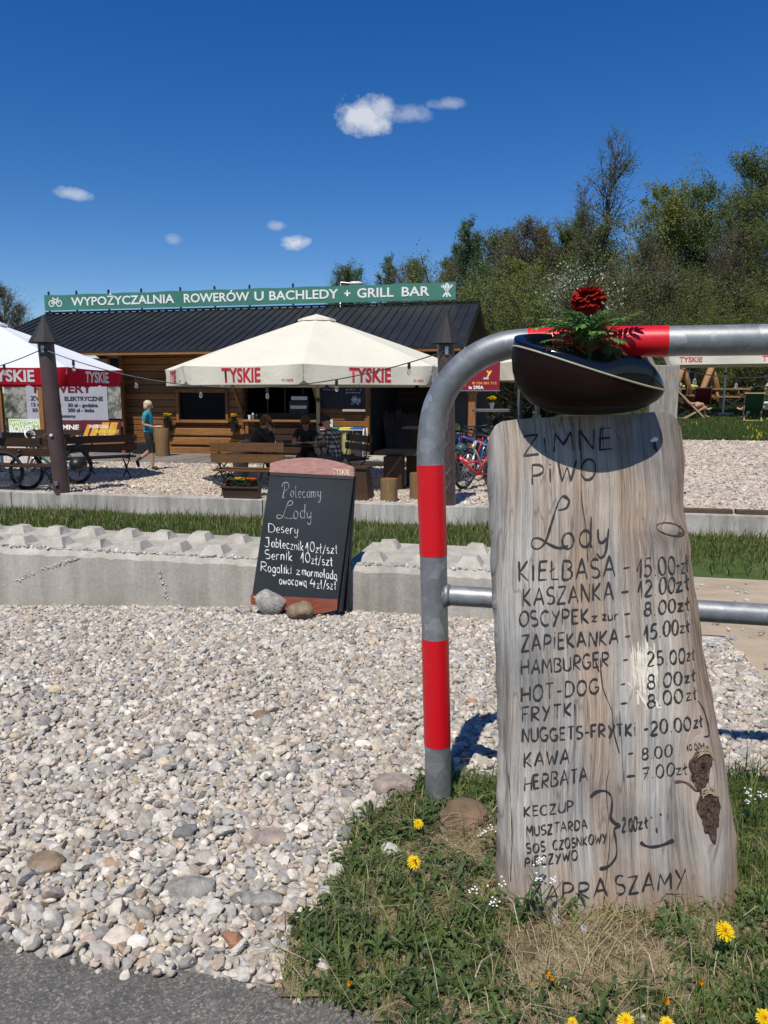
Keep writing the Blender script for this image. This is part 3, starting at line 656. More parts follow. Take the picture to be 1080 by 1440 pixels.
# ------------------------------------------------------------------ stroke lettering (handwriting)
def arc(cx, cy, rx, ry, a0, a1, n=14): return [(cx + rx * math.cos(R(a0 + (a1 - a0) * i / n)), cy + ry * math.sin(R(a0 + (a1 - a0) * i / n))) for i in range(n + 1)]
G = {
 'A': (.72, [[(0, 0), (.36, 1), (.72, 0)], [(.12, .34), (.62, .36)]]), 'B': (.6, [[(0, 0), (0, 1)], [(0, 1)] + arc(.25, .76, .28, .23, 80, -80) + arc(.25, .27, .34, .27, 80, -90) + [(0, 0)]]),
 'C': (.62, [arc(.36, .5, .36, .5, 50, 310)]), 'D': (.64, [[(0, 0), (.02, 1)], [(0, 1), (.25, .98)] + arc(.25, .5, .38, .48, 80, -90) + [(0, 0)]]),
 'E': (.5, [[(.48, 1), (0, .98), (0, 0), (.5, .02)], [(0, .52), (.42, .54)]]), 'F': (.5, [[(.5, 1), (0, .96), (.02, 0)], [(0, .5), (.4, .53)]]),
 'G': (.68, [arc(.36, .5, .36, .5, 50, 330) + [(.68, .42), (.4, .42)]]), 'H': (.62, [[(0, 0), (0, 1)], [(.62, 0), (.6, 1)], [(0, .5), (.6, .52)]]),
 'I': (.12, [[(.06, 0), (.06, 1)]]), 'i': (.16, [[(.06, 0), (.06, .78)], [(.05, .98), (.08, 1.02)]]), 'K': (.56, [[(0, 0), (.02, 1)], [(.54, 1), (.03, .45), (.56, 0)]]),
 'L': (.48, [[(0, 1), (0, .02), (.48, 0)]]), 'Ł': (.5, [[(.06, 1), (.06, .02), (.5, 0)], [(-.06, .42), (.28, .62)]]), 'M': (.8, [[(0, 0), (.08, 1), (.4, .35), (.72, 1), (.8, 0)]]),
 'N': (.62, [[(0, 0), (.02, 1), (.58, 0), (.62, 1)]]), 'O': (.68, [arc(.34, .5, .34, .5, 95, 455, 20)]), 'P': (.54, [[(0, 0), (.02, 1)], [(0, 1)] + arc(.2, .72, .34, .27, 90, -90) + [(0, .45)]]),
 'R': (.58, [[(0, 0), (.02, 1)], [(0, 1)] + arc(.2, .74, .34, .25, 90, -90) + [(.02, .48), (.58, 0)]]), 'S': (.54, [arc(.27, .75, .26, .25, 40, 250) + arc(.27, .25, .27, .25, 80, -140)]),
 'T': (.6, [[(0, .98), (.6, 1)], [(.3, 1), (.3, 0)]]), 'U': (.6, [[(0, 1), (0, .3)] + arc(.3, .3, .3, .3, 180, 360) + [(.6, 1)]]), 'W': (.86, [[(0, 1), (.2, 0), (.43, .7), (.64, 0), (.86, 1)]]),
 'Y': (.6, [[(0, 1), (.3, .48)], [(.6, 1), (.12, -.12)]]), 'Z': (.6, [[(0, .97), (.6, 1), (0, 0), (.62, .02)]]), 'J': (.5, [[(.15, .95), (.5, 1)], [(.42, 1), (.4, .2)] + arc(.2, .2, .2, .22, 0, -150)]),
 '0': (.58, [arc(.29, .5, .29, .5, 95, 455, 20)]), '1': (.4, [[(0, .3), (.32, 1), (.32, -.1)]]), '2': (.58, [arc(.28, .72, .26, .28, 160, -30) + [(0, .0), (.58, .02)]]), '3': (.5, [arc(.2, .75, .26, .25, 150, -80) + arc(.2, .26, .3, .27, 80, -150)]),
 '4': (.58, [[(.2, 1), (0, .4), (.58, .42)], [(.42, .75), (.4, -.05)]]), '5': (.54, [[(.5, 1), (.1, .98), (.05, .55)] + arc(.22, .3, .3, .3, 110, -140)]), '7': (.56, [[(0, .95), (.56, 1), (.2, 0)], [(.1, .5), (.5, .52)]]),
 '8': (.52, [arc(.26, .76, .21, .24, -90, 270, 16) + arc(.26, .26, .26, .26, 90, -270, 16)]), '.': (.16, [[(.05, .02), (.1, .06)]]), ':': (.18, [[(.06, .05), (.1, .09)], [(.06, .5), (.1, .54)]]), '-': (.4, [[(.02, .45), (.38, .48)]]), '/': (.4, [[(0, -.15), (.42, 1.05)]]), ' ': (.36, []),
 'a': (.5, [arc(.24, .3, .24, .3, 40, 400, 16), [(.46, .6), (.46, .1), (.54, 0)]]), 'b': (.48, [[(0, 1.05), (0, 0)], arc(.22, .28, .24, .28, 150, -200, 14)]), 'c': (.42, [arc(.24, .3, .24, .3, 45, 315)]), 'd': (.52, [arc(.24, .3, .24, .3, 40, 400, 16), [(.48, 1.1), (.48, .1), (.56, 0)]]),
 'e': (.46, [[(.03, .28), (.44, .34)] + arc(.24, .3, .22, .3, 20, 310)]), 'g': (.5, [arc(.24, .3, .23, .3, 40, 400, 16), [(.47, .6), (.47, -.2)] + arc(.25, -.22, .22, .2, 0, -160)]), 'k': (.46, [[(0, 1.05), (0, 0)], [(.42, .6), (.03, .26), (.46, 0)]]),
 'l': (.2, [[(.05, 1.05), (.05, .12), (.18, 0)]]), 'ł': (.22, [[(.08, 1.05), (.08, .1), (.22, 0)], [(-.12, .5), (.28, .7)]]), 'm': (.72, [[(0, 0), (0, .6)], [(0, .42), (.16, .6), (.32, .45), (.33, 0)], [(.33, .42), (.5, .6), (.66, .45), (.68, 0)]]), 'n': (.46, [[(0, 0), (0, .6)], [(0, .4), (.2, .6), (.4, .45), (.42, 0)]]),
 'o': (.5, [arc(.24, .3, .24, .3, 90, 450, 18)]), 'r': (.36, [[(0, 0), (0, .6)], [(0, .35), (.18, .58), (.36, .56)]]), 's': (.38, [arc(.19, .45, .17, .15, 50, 250) + arc(.18, .15, .19, .16, 80, -150)]), 't': (.4, [[(.18, .95), (.18, .08), (.32, 0)], [(0, .6), (.38, .62)]]),
 'u': (.48, [[(0, .6), (.02, .12), (.2, 0), (.42, .2), (.44, .6)], [(.44, .3), (.5, 0)]]), 'w': (.66, [[(0, .6), (.14, 0), (.32, .45), (.5, 0), (.66, .6)]]), 'y': (.48, [[(0, .6), (.06, .2), (.24, .12), (.44, .3)], [(.46, .6), (.4, -.2), (.2, -.42), (.02, -.25)]]), 'z': (.44, [[(0, .58), (.42, .6), (0, 0), (.46, .02)]]),
 'ż': (.44, [[(0, .58), (.42, .6), (0, 0), (.46, .02)], [(.2, .82), (.24, .85)]]), 'ą': (.5, [arc(.24, .3, .24, .3, 40, 400, 16), [(.46, .6), (.46, .05), (.42, -.12), (.56, -.2)]]),
 'ℒ': (.95, [[(.78, 1.0), (.92, .93), (.86, .78), (.66, .74)], [(.92, .93), (.8, 1.02), (.66, .9), (.5, .5), (.36, .14), (.18, .0), (.02, .06), (.05, .2), (.22, .2), (.45, .08), (.7, .0), (.92, .04)]]),
 '𝒫': (.8, [[(.32, 1.0), (.22, .5), (.05, 0), (.2, -.02)], [(.0, .72), (.15, .98), (.5, 1.02), (.68, .8), (.5, .52), (.24, .45)]]),
 'Ż': (.6, [[(0, .97), (.6, 1), (0, 0), (.62, .02)], [(.3, 1.2), (.34, 1.22)]]),
}
def smooth_pts(p, k=5):
    if len(p) < 3: return p
    out = []; n = len(p)
    for i in range(n - 1):
        a, b, c, d = p[max(i - 1, 0)], p[i], p[i + 1], p[min(i + 2, n - 1)]
        for j in range(k):
            t = j / k; out.append(tuple(.5 * ((2 * b[q]) + (-a[q] + c[q]) * t + (2 * a[q] - 5 * b[q] + 4 * c[q] - d[q]) * t * t + (-a[q] + 3 * b[q] - 3 * c[q] + d[q]) * t ** 3) for q in (0, 1)))
    return out + [p[-1]]
CURVY = set('CGOSUBDPRJ0235689acdegostbuymnrlłą' + 'ℒ𝒫')
def write(s, x0, y0, x1, y1, cap, rd, wob=.04):
    """handwriting as strokes in picture units from the baseline start to the baseline end"""
    ws = [G[ch][0] for ch in s]; gap = .24; tot = sum(ws) + gap * (len(s) - 1); L = math.hypot(x1 - x0, y1 - y0); sx = L / tot
    ex = ((x1 - x0) / L, (y1 - y0) / L); cur = 0; out = []
    for ch, w in zip(s, ws):
        hs = cap * rd.uniform(.93, 1.06); dy = cap * rd.uniform(-wob, wob); tl = rd.uniform(-.07, .07)
        for st in G[ch][1]:
            p = [(x, y) for x, y in st]
            if ch in CURVY: p = smooth_pts(p, 3)
            q = []
            for x, y in p:
                a = (cur + x + tl * y) * sx; b = y * hs + dy
                q.append((x0 + ex[0] * a + ex[1] * b * 0, y0 + ex[1] * a - b))
            out.append(q)
        cur += w + gap
    return out
def ribbon(mb, pts3, nrm, hw, rd, lift=.0014):
    """a flat brush stroke of changing width lying on a surface"""
    d = []
    for a, b in zip(pts3[:-1], pts3[1:]):
        k = max(1, int((b - a).length / .004)); d += [a.lerp(b, i / k) for i in range(k)]
    d.append(pts3[-1]); n = len(d); V = []; ph0 = rd.uniform(0, 6.28)
    for i, p in enumerate(d):
        t = d[min(i + 1, n - 1)] - d[max(i - 1, 0)]
        if t.length < 1e-7: t = Vector((1, 0, 0))
        s = t.normalized().cross(nrm).normalized(); w = hw * (.85 + .33 * math.sin(i * .21 + ph0) + .14 * math.sin(i * .9 + 2 * ph0))
        if i in (0, n - 1): w *= .55
        V += [p + s * w + nrm * lift, p - s * w + nrm * lift]
    mb.add(V, [(2 * i, 2 * i + 1, 2 * i + 3, 2 * i + 2) for i in range(n - 1)])
# ------------------------------------------------------------------ leaning wooden menu plank
PK = .333; PO = Vector((0, 1.56, 0)); PN = Vector((0, -1, PK)).normalized()
def pk(px, py): return on_plane(px, py, PO, PN)
LEFT = [(560, 692), (600, 691), (700, 694), (800, 698), (880, 702), (960, 706), (1050, 708), (1150, 707), (1250, 705), (1340, 704)]
RIGHT = [(560, 969), (610, 971), (640, 972), (680, 970), (720, 972), (770, 979), (810, 985), (860, 992), (910, 999), (960, 1008), (1010, 1018), (1080, 1030), (1140, 1040), (1200, 1048), (1250, 1051), (1340, 1053)]
TOPE = [(691, 616), (692.5, 604), (697, 596), (706, 592), (730, 589), (800, 586), (880, 583), (925, 578), (945, 577), (956, 582), (964, 590), (969, 602), (971, 614)]
BARK = [((984, 1078), 17, 28), ((996, 1141), 17, 36)]
EYE = ((944, 744), 22, 8.5)
def ipl(tab, q): return float(np.interp(q, [a for a, b in tab], [b for a, b in tab]))
def plank_mat():
    m, nt, b, N, L = nodes('weathered_plank'); uv = N('ShaderNodeUVMap'); uv.uv_map = 'grain'; src = uv.outputs[0]
    def st(sx, sz, sc=1.0, det=4, rough=.6, dist=0.0): return noise(N, L, mapping(N, L, src, (sx, sz, 1)), sc, det, rough, dist).outputs['Fac']
    fine = st(420, 9, 1, 4, .7); med = st(95, 2.6, 1, 5, .65, .3); brd = st(14, 1.3, 1, 3, .55); tone = st(7, .9, 1, 3, .5); big = st(3.5, 3.2, 1, 4, .55)
    r = ramp(N, [(.25, (.16, .148, .135)), (.42, (.325, .308, .283)), (.58, (.455, .435, .40)), (.76, (.61, .585, .54))]); L(med, r.inputs[0])
    rt = ramp(N, [(.44, (0, 0, 0)), (.60, (1, 1, 1))]); L(tone, rt.inputs[0])
    warm = ramp(N, [(.3, (.22, .13, .07)), (.7, (.50, .335, .21))]); L(med, warm.inputs[0])
    fm = N('ShaderNodeMath'); fm.operation = 'MULTIPLY'; L(rt.outputs[0], fm.inputs[0]); fm.inputs[1].default_value = .68
    c = mixc(N, L, fm.outputs[0], r.outputs[0], warm.outputs[0])
    rb = ramp(N, [(.32, (.60, .61, .63)), (.5, (.95, .95, .95)), (.7, (1.22, 1.19, 1.14))]); L(big, rb.inputs[0]); c = mixc(N, L, 1, c, rb.outputs[0], 'MULTIPLY')
    rf = ramp(N, [(.3, (.40, .385, .375)), (.48, (.95, .95, .95)), (.75, (1.14, 1.13, 1.11))]); L(fine, rf.inputs[0]); c = mixc(N, L, .8, c, rf.outputs[0], 'MULTIPLY')
    rc = ramp(N, [(.488, (1, 1, 1)), (.497, (.25, .22, .20)), (.506, (1, 1, 1))]); L(brd, rc.inputs[0]); c = mixc(N, L, .55, c, rc.outputs[0], 'MULTIPLY')
    # damp, soil-browned foot of the plank (wear that belongs to the wood)
    sp = N('ShaderNodeSeparateXYZ'); L(src, sp.inputs[0]); rz = ramp(N, [(.0, (1, 1, 1)), (.16, (0, 0, 0))])
    ad = N('ShaderNodeMath'); ad.operation = 'MULTIPLY_ADD'; L(big, ad.inputs[0]); ad.inputs[1].default_value = .22; L(sp.outputs[1], ad.inputs[2])
    sb = N('ShaderNodeMath'); sb.operation = 'SUBTRACT'; L(ad.outputs[0], sb.inputs[0]); sb.inputs[1].default_value = .09; L(sb.outputs[0], rz.inputs[0])
    f2 = N('ShaderNodeMath'); f2.operation = 'MULTIPLY'; L(rz.outputs[0], f2.inputs[0]); f2.inputs[1].default_value = .6; c = mixc(N, L, f2.outputs[0], c, (.27, .16, .085))
    L(c, b.inputs['Base Color']); b.inputs['Roughness'].default_value = .72; b.inputs['Specular IOR Level'].default_value = .3
    a1 = N('ShaderNodeMath'); a1.operation = 'ADD'; L(med, a1.inputs[0]); L(fine, a1.inputs[1]); bumpn(N, L, b, a1.outputs[0], .75, .005); return m
m_plank = plank_mat()
m_ink = M('marker_ink', (.016, .015, .016), .6, var=0, bump=0)
m_bark = M('bark', (.13, .085, .06), .95, var=.6, scale=95, bump=1.0, c2=(.018, .011, .008))
m_pale = M('raw_pale_wood', (.66, .60, .50), .8, var=.25, scale=60, bump=.2)
m_split = M('split_bark_edge', (.40, .31, .19), .85, var=.5, scale=90, bump=.4)
m_drop = M('white_resin_drop', (.78, .77, .74), .5, var=.05)
def surf_bump(x, z, sl, sr):
    e = -.030 * max(0, 1 - sl / .030) ** 2 - .045 * max(0, 1 - sr / .11) ** 2.2
    e += .0035 * math.sin(x * 17 + 2.1 * math.sin(z * 3.1)) + .002 * math.sin(z * 6.3 + x * 4)
    for (c, a, b_), s in ((EYE, .006), ((BARK[0][0], 30, 42), .007), ((BARK[1][0], 30, 50), .007)):
        p = pk(*c); r2 = ((x - p.x) / (a * .0029)) ** 2 + ((z - p.z) / (b_ * .0029)) ** 2; e += s * math.exp(-r2)
    return e
def plank_off(px, py):
    p = pk(px, py); l = pk(ipl(LEFT, py), py); r = pk(ipl(RIGHT, py), py)
    return surf_bump(p.x, p.z, max(0, p.x - l.x), max(0, r.x - p.x))
def plank():
    root = thing('menu_plank', 'tall weathered grey wooden plank with handwritten food menu, leaning on the barrier', 'menu board', (.62, 1.6, 0))
    NS, NT = 110, 190; V = []; UV = []
    for it in range(NT + 1):
        for js in range(NS + 1):
            s = js / NS; s = .5 - .5 * math.cos(math.pi * s) if s < .1 or s > .9 else s
            s = js / NS; top = ipl(TOPE, 691 + 280 * s); py = top + (1345 - top) * (it / NT) ** 1.0
            px = ipl(LEFT, py) * (1 - s) + ipl(RIGHT, py) * s
            px += (.7 * math.sin(py * .11) + .5 * math.sin(py * .043 + 1)) * (1 - s) + (1.2 * math.sin(py * .06) + .6 * math.sin(py * .15)) * s
            p = pk(px, py); l = pk(ipl(LEFT, py), py); r = pk(ipl(RIGHT, py), py)
            q = p + PN * surf_bump(p.x, p.z, max(0, p.x - l.x), max(0, r.x - p.x)); V.append(q)
            gx = p.x
            for (c, a, b_), am in ((EYE, .8), ((BARK[0][0], 26, 50), .75), ((BARK[1][0], 26, 56), .75), (((850, 1128), 9, 24), .6), (((836, 925), 7, 18), .5), (((905, 930), 10, 40), .4)):
                k = pk(*c); dx, dz = p.x - k.x, p.z - k.z; wx = a * .0019; wz = b_ * .0024; gx -= am * dx * math.exp(-(dx / wx) ** 2 - (dz / wz) ** 2) + .012 * am * math.exp(-(dz / (wz * 1.6)) ** 2) * math.tanh(dx / wx * 1.2) * math.exp(-abs(dx) / .08)
            UV.append((gx + .010 * math.sin(p.z * 4.1 + p.x * 3) + .004 * math.sin(p.z * 11), p.z))
    n = NS + 1; nf = len(V); Fc = [(i * n + j, i * n + j + 1, (i + 1) * n + j + 1, (i + 1) * n + j) for i in range(NT) for j in range(NS)]
    TH = .062; V += [p - PN * (TH + .0 * i) for i, p in enumerate(V)]; UV = UV + UV
    Fb = [tuple(nf + k for k in f[::-1]) for f in Fc]; rim = []
    ring = [j for j in range(n)] + [i * n + NS for i in range(1, NT + 1)] + [NT * n + j for j in range(NS - 1, -1, -1)] + [i * n for i in range(NT - 1, 0, -1)]
    for a, b in zip(ring, ring[1:] + ring[:1]): rim.append((a, b, nf + b, nf + a))
    me = bpy.data.meshes.new('board'); me.from_pydata([tuple(p) for p in V], [], Fc + Fb + rim); me.materials.append(m_plank)
    ul = me.uv_layers.new(name='grain'); li = np.zeros(len(me.loops), np.int32); me.loops.foreach_get('vertex_index', li); ul.data.foreach_set('uv', np.array(UV, np.float32)[li].ravel())
    bm = bmesh.new(); bm.from_mesh(me); bmesh.ops.recalc_face_normals(bm, faces=bm.faces); bm.to_mesh(me); bm.free()
    me.polygons.foreach_set('use_smooth', [True] * len(me.polygons)); me.set_sharp_from_angle(angle=R(48)); link('board', me, root)
    def P3(p): return pk(*p) + PN * (plank_off(*p) + .0006)
    rd = random.Random(3)
    ink = MB(); lines = []
    def W(s, x0, y0, x1, y1, cap, hw=.0031):
        hw *= .75
        lines.append(MB())
        ink = lines[-1]
        for st in write(s, x0, y0, x1, y1, cap, rd): ribbon(ink, [P3(p) for p in st], PN, hw, rd)
    W('ZiMNE', 736, 641, 860, 632, 29); W('PiWO', 748, 682, 836, 674, 27)
    W('ℒ', 746, 772, 800, 770, 68, .0034); W('ody', 790, 772, 855, 768, 38, .0034)
    T = [('KiEŁBASA', 730, 818, 865, 811, 28), ('-', 876, 808, 886, 807, 20), ('15.00', 895, 811, 950, 807, 25), ('-zł', 952, 806, 973, 803, 23),
         ('KASZANKA', 735, 852, 863, 843, 25), ('-', 874, 841, 885, 840, 18), ('12.00', 897, 839, 948, 834, 22), ('zł', 951, 832, 973, 827, 22),
         ('OSCYPEK', 730, 881, 828, 876, 20), ('z', 832, 874, 840, 873, 13), ('żur', 848, 872, 869, 871, 13), ('-', 878, 870, 887, 869, 14), ('8.00', 906, 866, 949, 861, 19), ('zł', 953, 860, 972, 857, 18),
         ('ZAPiEKANKA', 733, 917, 870, 905, 22), ('-', 879, 902, 887, 901, 14), ('15.00', 905, 900, 953, 892, 21), ('zł', 956, 890, 972, 887, 16),
         ('HAMBURGER', 733, 949, 856, 937, 20), ('-', 876, 934, 883, 933, 12), ('25.00', 911, 937, 963, 931, 20), ('zł', 966, 929, 979, 927, 17),
         ('HOT-DOG', 733, 987, 842, 975, 21), ('-', 873, 968, 880, 967, 12), ('8.00', 911, 969, 958, 962, 19), ('zł', 963, 960, 979, 957, 16),
         ('FRYTKi', 734, 1015, 810, 1006, 20), ('-', 873, 996, 883, 995, 14), ('8.00', 911, 995, 959, 987, 18), ('zł', 964, 985, 980, 982, 16),
         ('NUGGETS-FRYTKi', 734, 1043, 895, 1034, 18), ('-20.00', 905, 1035, 970, 1025, 19), ('zł', 974, 1024, 988, 1021, 16),
         ('KAWA', 737, 1078, 800, 1073, 20), ('-', 883, 1068, 891, 1067, 16), ('8.00', 903, 1068, 943, 1063, 16), ('10.00', 963, 1055, 983, 1052, 8), ('zł', 984, 1052, 990, 1051, 7),
         ('HERBATA', 737, 1111, 826, 1098, 20), ('-', 882, 1100, 895, 1099, 18), ('7.00', 903, 1097, 946, 1090, 17), ('zł', 949, 1089, 963, 1087, 15),
         ('KECZUP', 737, 1148, 805, 1140, 14), ('MUSZTARDA', 740, 1176, 825, 1164, 14), ('SOS', 740, 1199, 766, 1196, 13), ('CZOSNKOWY', 777, 1194, 853, 1184, 13), ('PiECZYWO', 738, 1219, 811, 1207, 13),
         ('2.00', 875, 1170, 896, 1167, 18), ('zł', 898, 1166, 911, 1163, 15), ('ZAPRA', 743, 1271, 853, 1259, 25), ('SZAMY', 866, 1258, 963, 1248, 25)]
    for a in T: W(*a, hw=.0031 if a[5] > 17 else (.0025 if a[5] > 9 else .0015))
    lines.append(MB()); ink = lines[-1]
    for st, hw in (([(830, 1121), (838, 1114), (850, 1112), (858, 1117), (861, 1126), (860, 1140), (859, 1150), (864, 1157), (871, 1161), (864, 1166), (866, 1182), (867, 1200), (861, 1212), (852, 1219), (842, 1221)], .0034),
                   ([(901, 1184), (907, 1189), (918, 1191), (932, 1188), (947, 1181)], .0048), ([(923, 1164), (924, 1171)], .0026), ([(928, 1144), (930, 1146)], .004), ([(915, 1149), (917, 1150)], .003)):
        ribbon(ink, [P3(p) for p in smooth_pts(st, 4)], PN, hw, rd)
    for ln in lines: ln.build('lettering', m_ink, root)
    for st, hw in (([(814, 592), (816, 640), (817, 700), (823, 740), (827, 790)], .0012), ([(845, 925), (846, 950), (850, 972), (861, 1000), (864, 1030), (872, 1060)], .0014), ([(838, 930), (843, 945)], .002),
                   ([(858, 1080), (853, 1110), (857, 1180), (851, 1240), (845, 1290)], .0009), ([(982, 985), (993, 1000), (1000, 1032), (990, 1036)], .0016), ([(846, 598), (848, 630)], .001), ([(872, 1000), (878, 1100)], .0007), ([(716, 1090), (720, 1170), (718, 1240)], .0012)):
        ck = MB(); ribbon(ck, [P3(p) for p in smooth_pts(st, 5)], PN, hw, rd, .0007); ck.build('crack', m_ink, root)
    # eye knot: thin dark ring with a raised lip
    c, a, b_ = EYE; e = MB(); ring = [P3((c[0] + a * math.cos(t), c[1] + b_ * math.sin(t) + .12 * a * math.cos(t))) for t in np.linspace(0, 2 * math.pi, 40)]
    ribbon(e, ring, PN, .0016, rd, .001); ribbon(e, [P3((c[0] + a * x, c[1] + y)) for x, y in ((.55, 5), (.8, 6), (1.02, 3), (1.0, 0))], PN, .005, rd, .0012); e.build('knot', m_bark, root)
    # two bark-lined hollows with a pale rim
    for (c, a, b_), til in zip(BARK, (-.15, .12)):
        mb = MB(); rim = MB(); nr, na = 14, 36; rr = random.Random(int(c[0])); Vv = []; jit = [1 + .14 * math.sin(3 * j_ * .1745 + c[0]) + .10 * math.sin(7 * j_ * .1745 + c[1]) + rr.uniform(-.08, .08) for j_ in range(na)]
        for i in range(nr + 1):
            for j in range(na):
                t = 2 * math.pi * j / na; k = i / nr * jit[j]; x = c[0] + a * k * math.cos(t) + til * b_ * k * math.sin(t); y = c[1] + b_ * k * math.sin(t)
                h = .0050 + rr.uniform(-.0045, .0045) if i < nr else -.003
                Vv.append(pk(x, y) + PN * (plank_off(x, y) + h))
        mb.add(Vv, [(i * na + j, i * na + (j + 1) % na, (i + 1) * na + (j + 1) % na, (i + 1) * na + j) for i in range(nr) for j in range(na)]); mb.build('bark_patch', m_bark, root, True)
        pr = [(c[0] + a * 1.0 * x + til * b_ * y, c[1] + b_ * y) for x, y in ((-.75, -.78), (-.3, -.98), (.3, -.92), (.95, -.7))]
        for k in range(5): ribbon(rim, [P3((x + k * .8 + rr.uniform(-2, 2), y + k * 1.9 + rr.uniform(-.5, .5))) + PN * .0075 for x, y in smooth_pts(pr, 4)[(k * 2) % 4:len(pr) * 4 - 3 - k % 3]], PN, .0011 + .0005 * (k % 2), rd, .002)
        rim.build('split_edge', m_split, root)
    lip = MB(); ribbon(lip, [P3(p) for p in smooth_pts([(947, 1099), (958, 1098), (968, 1103), (976, 1110), (990, 1107)], 4)], PN, .0042, rd, .0012); [ribbon(lip, [P3((974 + k * 2, 1099 + k * 2)), P3((982 + k * 2, 1108 + k)), P3((992 + k, 1116))], PN, .006, rd, .0016) for k in range(4)]; lip.build('bark_lip', m_bark, root)
    # raw torn fibres
    fb = MB()
    for k in range(80):
        x = rd.uniform(887, 922); y0 = 893 + abs(x - 900) * rd.uniform(.2, 1.6) + rd.uniform(0, 40); y1 = min(y0 + rd.uniform(25, 80), 988 - abs(x - 908) * 1.2 + rd.uniform(-26, 14)); dx = rd.uniform(0, 7)
        if y1 > y0 + 8: ribbon(fb, [P3((x, y0)), P3((x + dx * .4, (y0 + y1) / 2)), P3((x + dx, y1))], PN, rd.uniform(.0004, .0014), rd, .0006)
    for st in ([(896, 970), (905, 985), (911, 996), (907, 999)], [(922, 985), (925, 995), (930, 995)], [(897, 975), (898, 992)], [(883, 960), (892, 970)]): ribbon(fb, [P3(p) for p in st], PN, .0028, rd, .0007)
    fb.build('torn_fibre', m_pale, root)
    dr = MB(); p = P3((922, 617)); dr.ell(p, (.008, .004, .006)); dr.ell(P3((918, 619)), (.006, .003, .004)); dr.build('resin_drop', m_drop, root, True)
    nl = MB(); ribbon(nl, [P3(q) for q in ((921, 621), (921, 628), (924, 634))], PN, .004, rd); nl.build('nail_stain', m_ink, root)
plank()

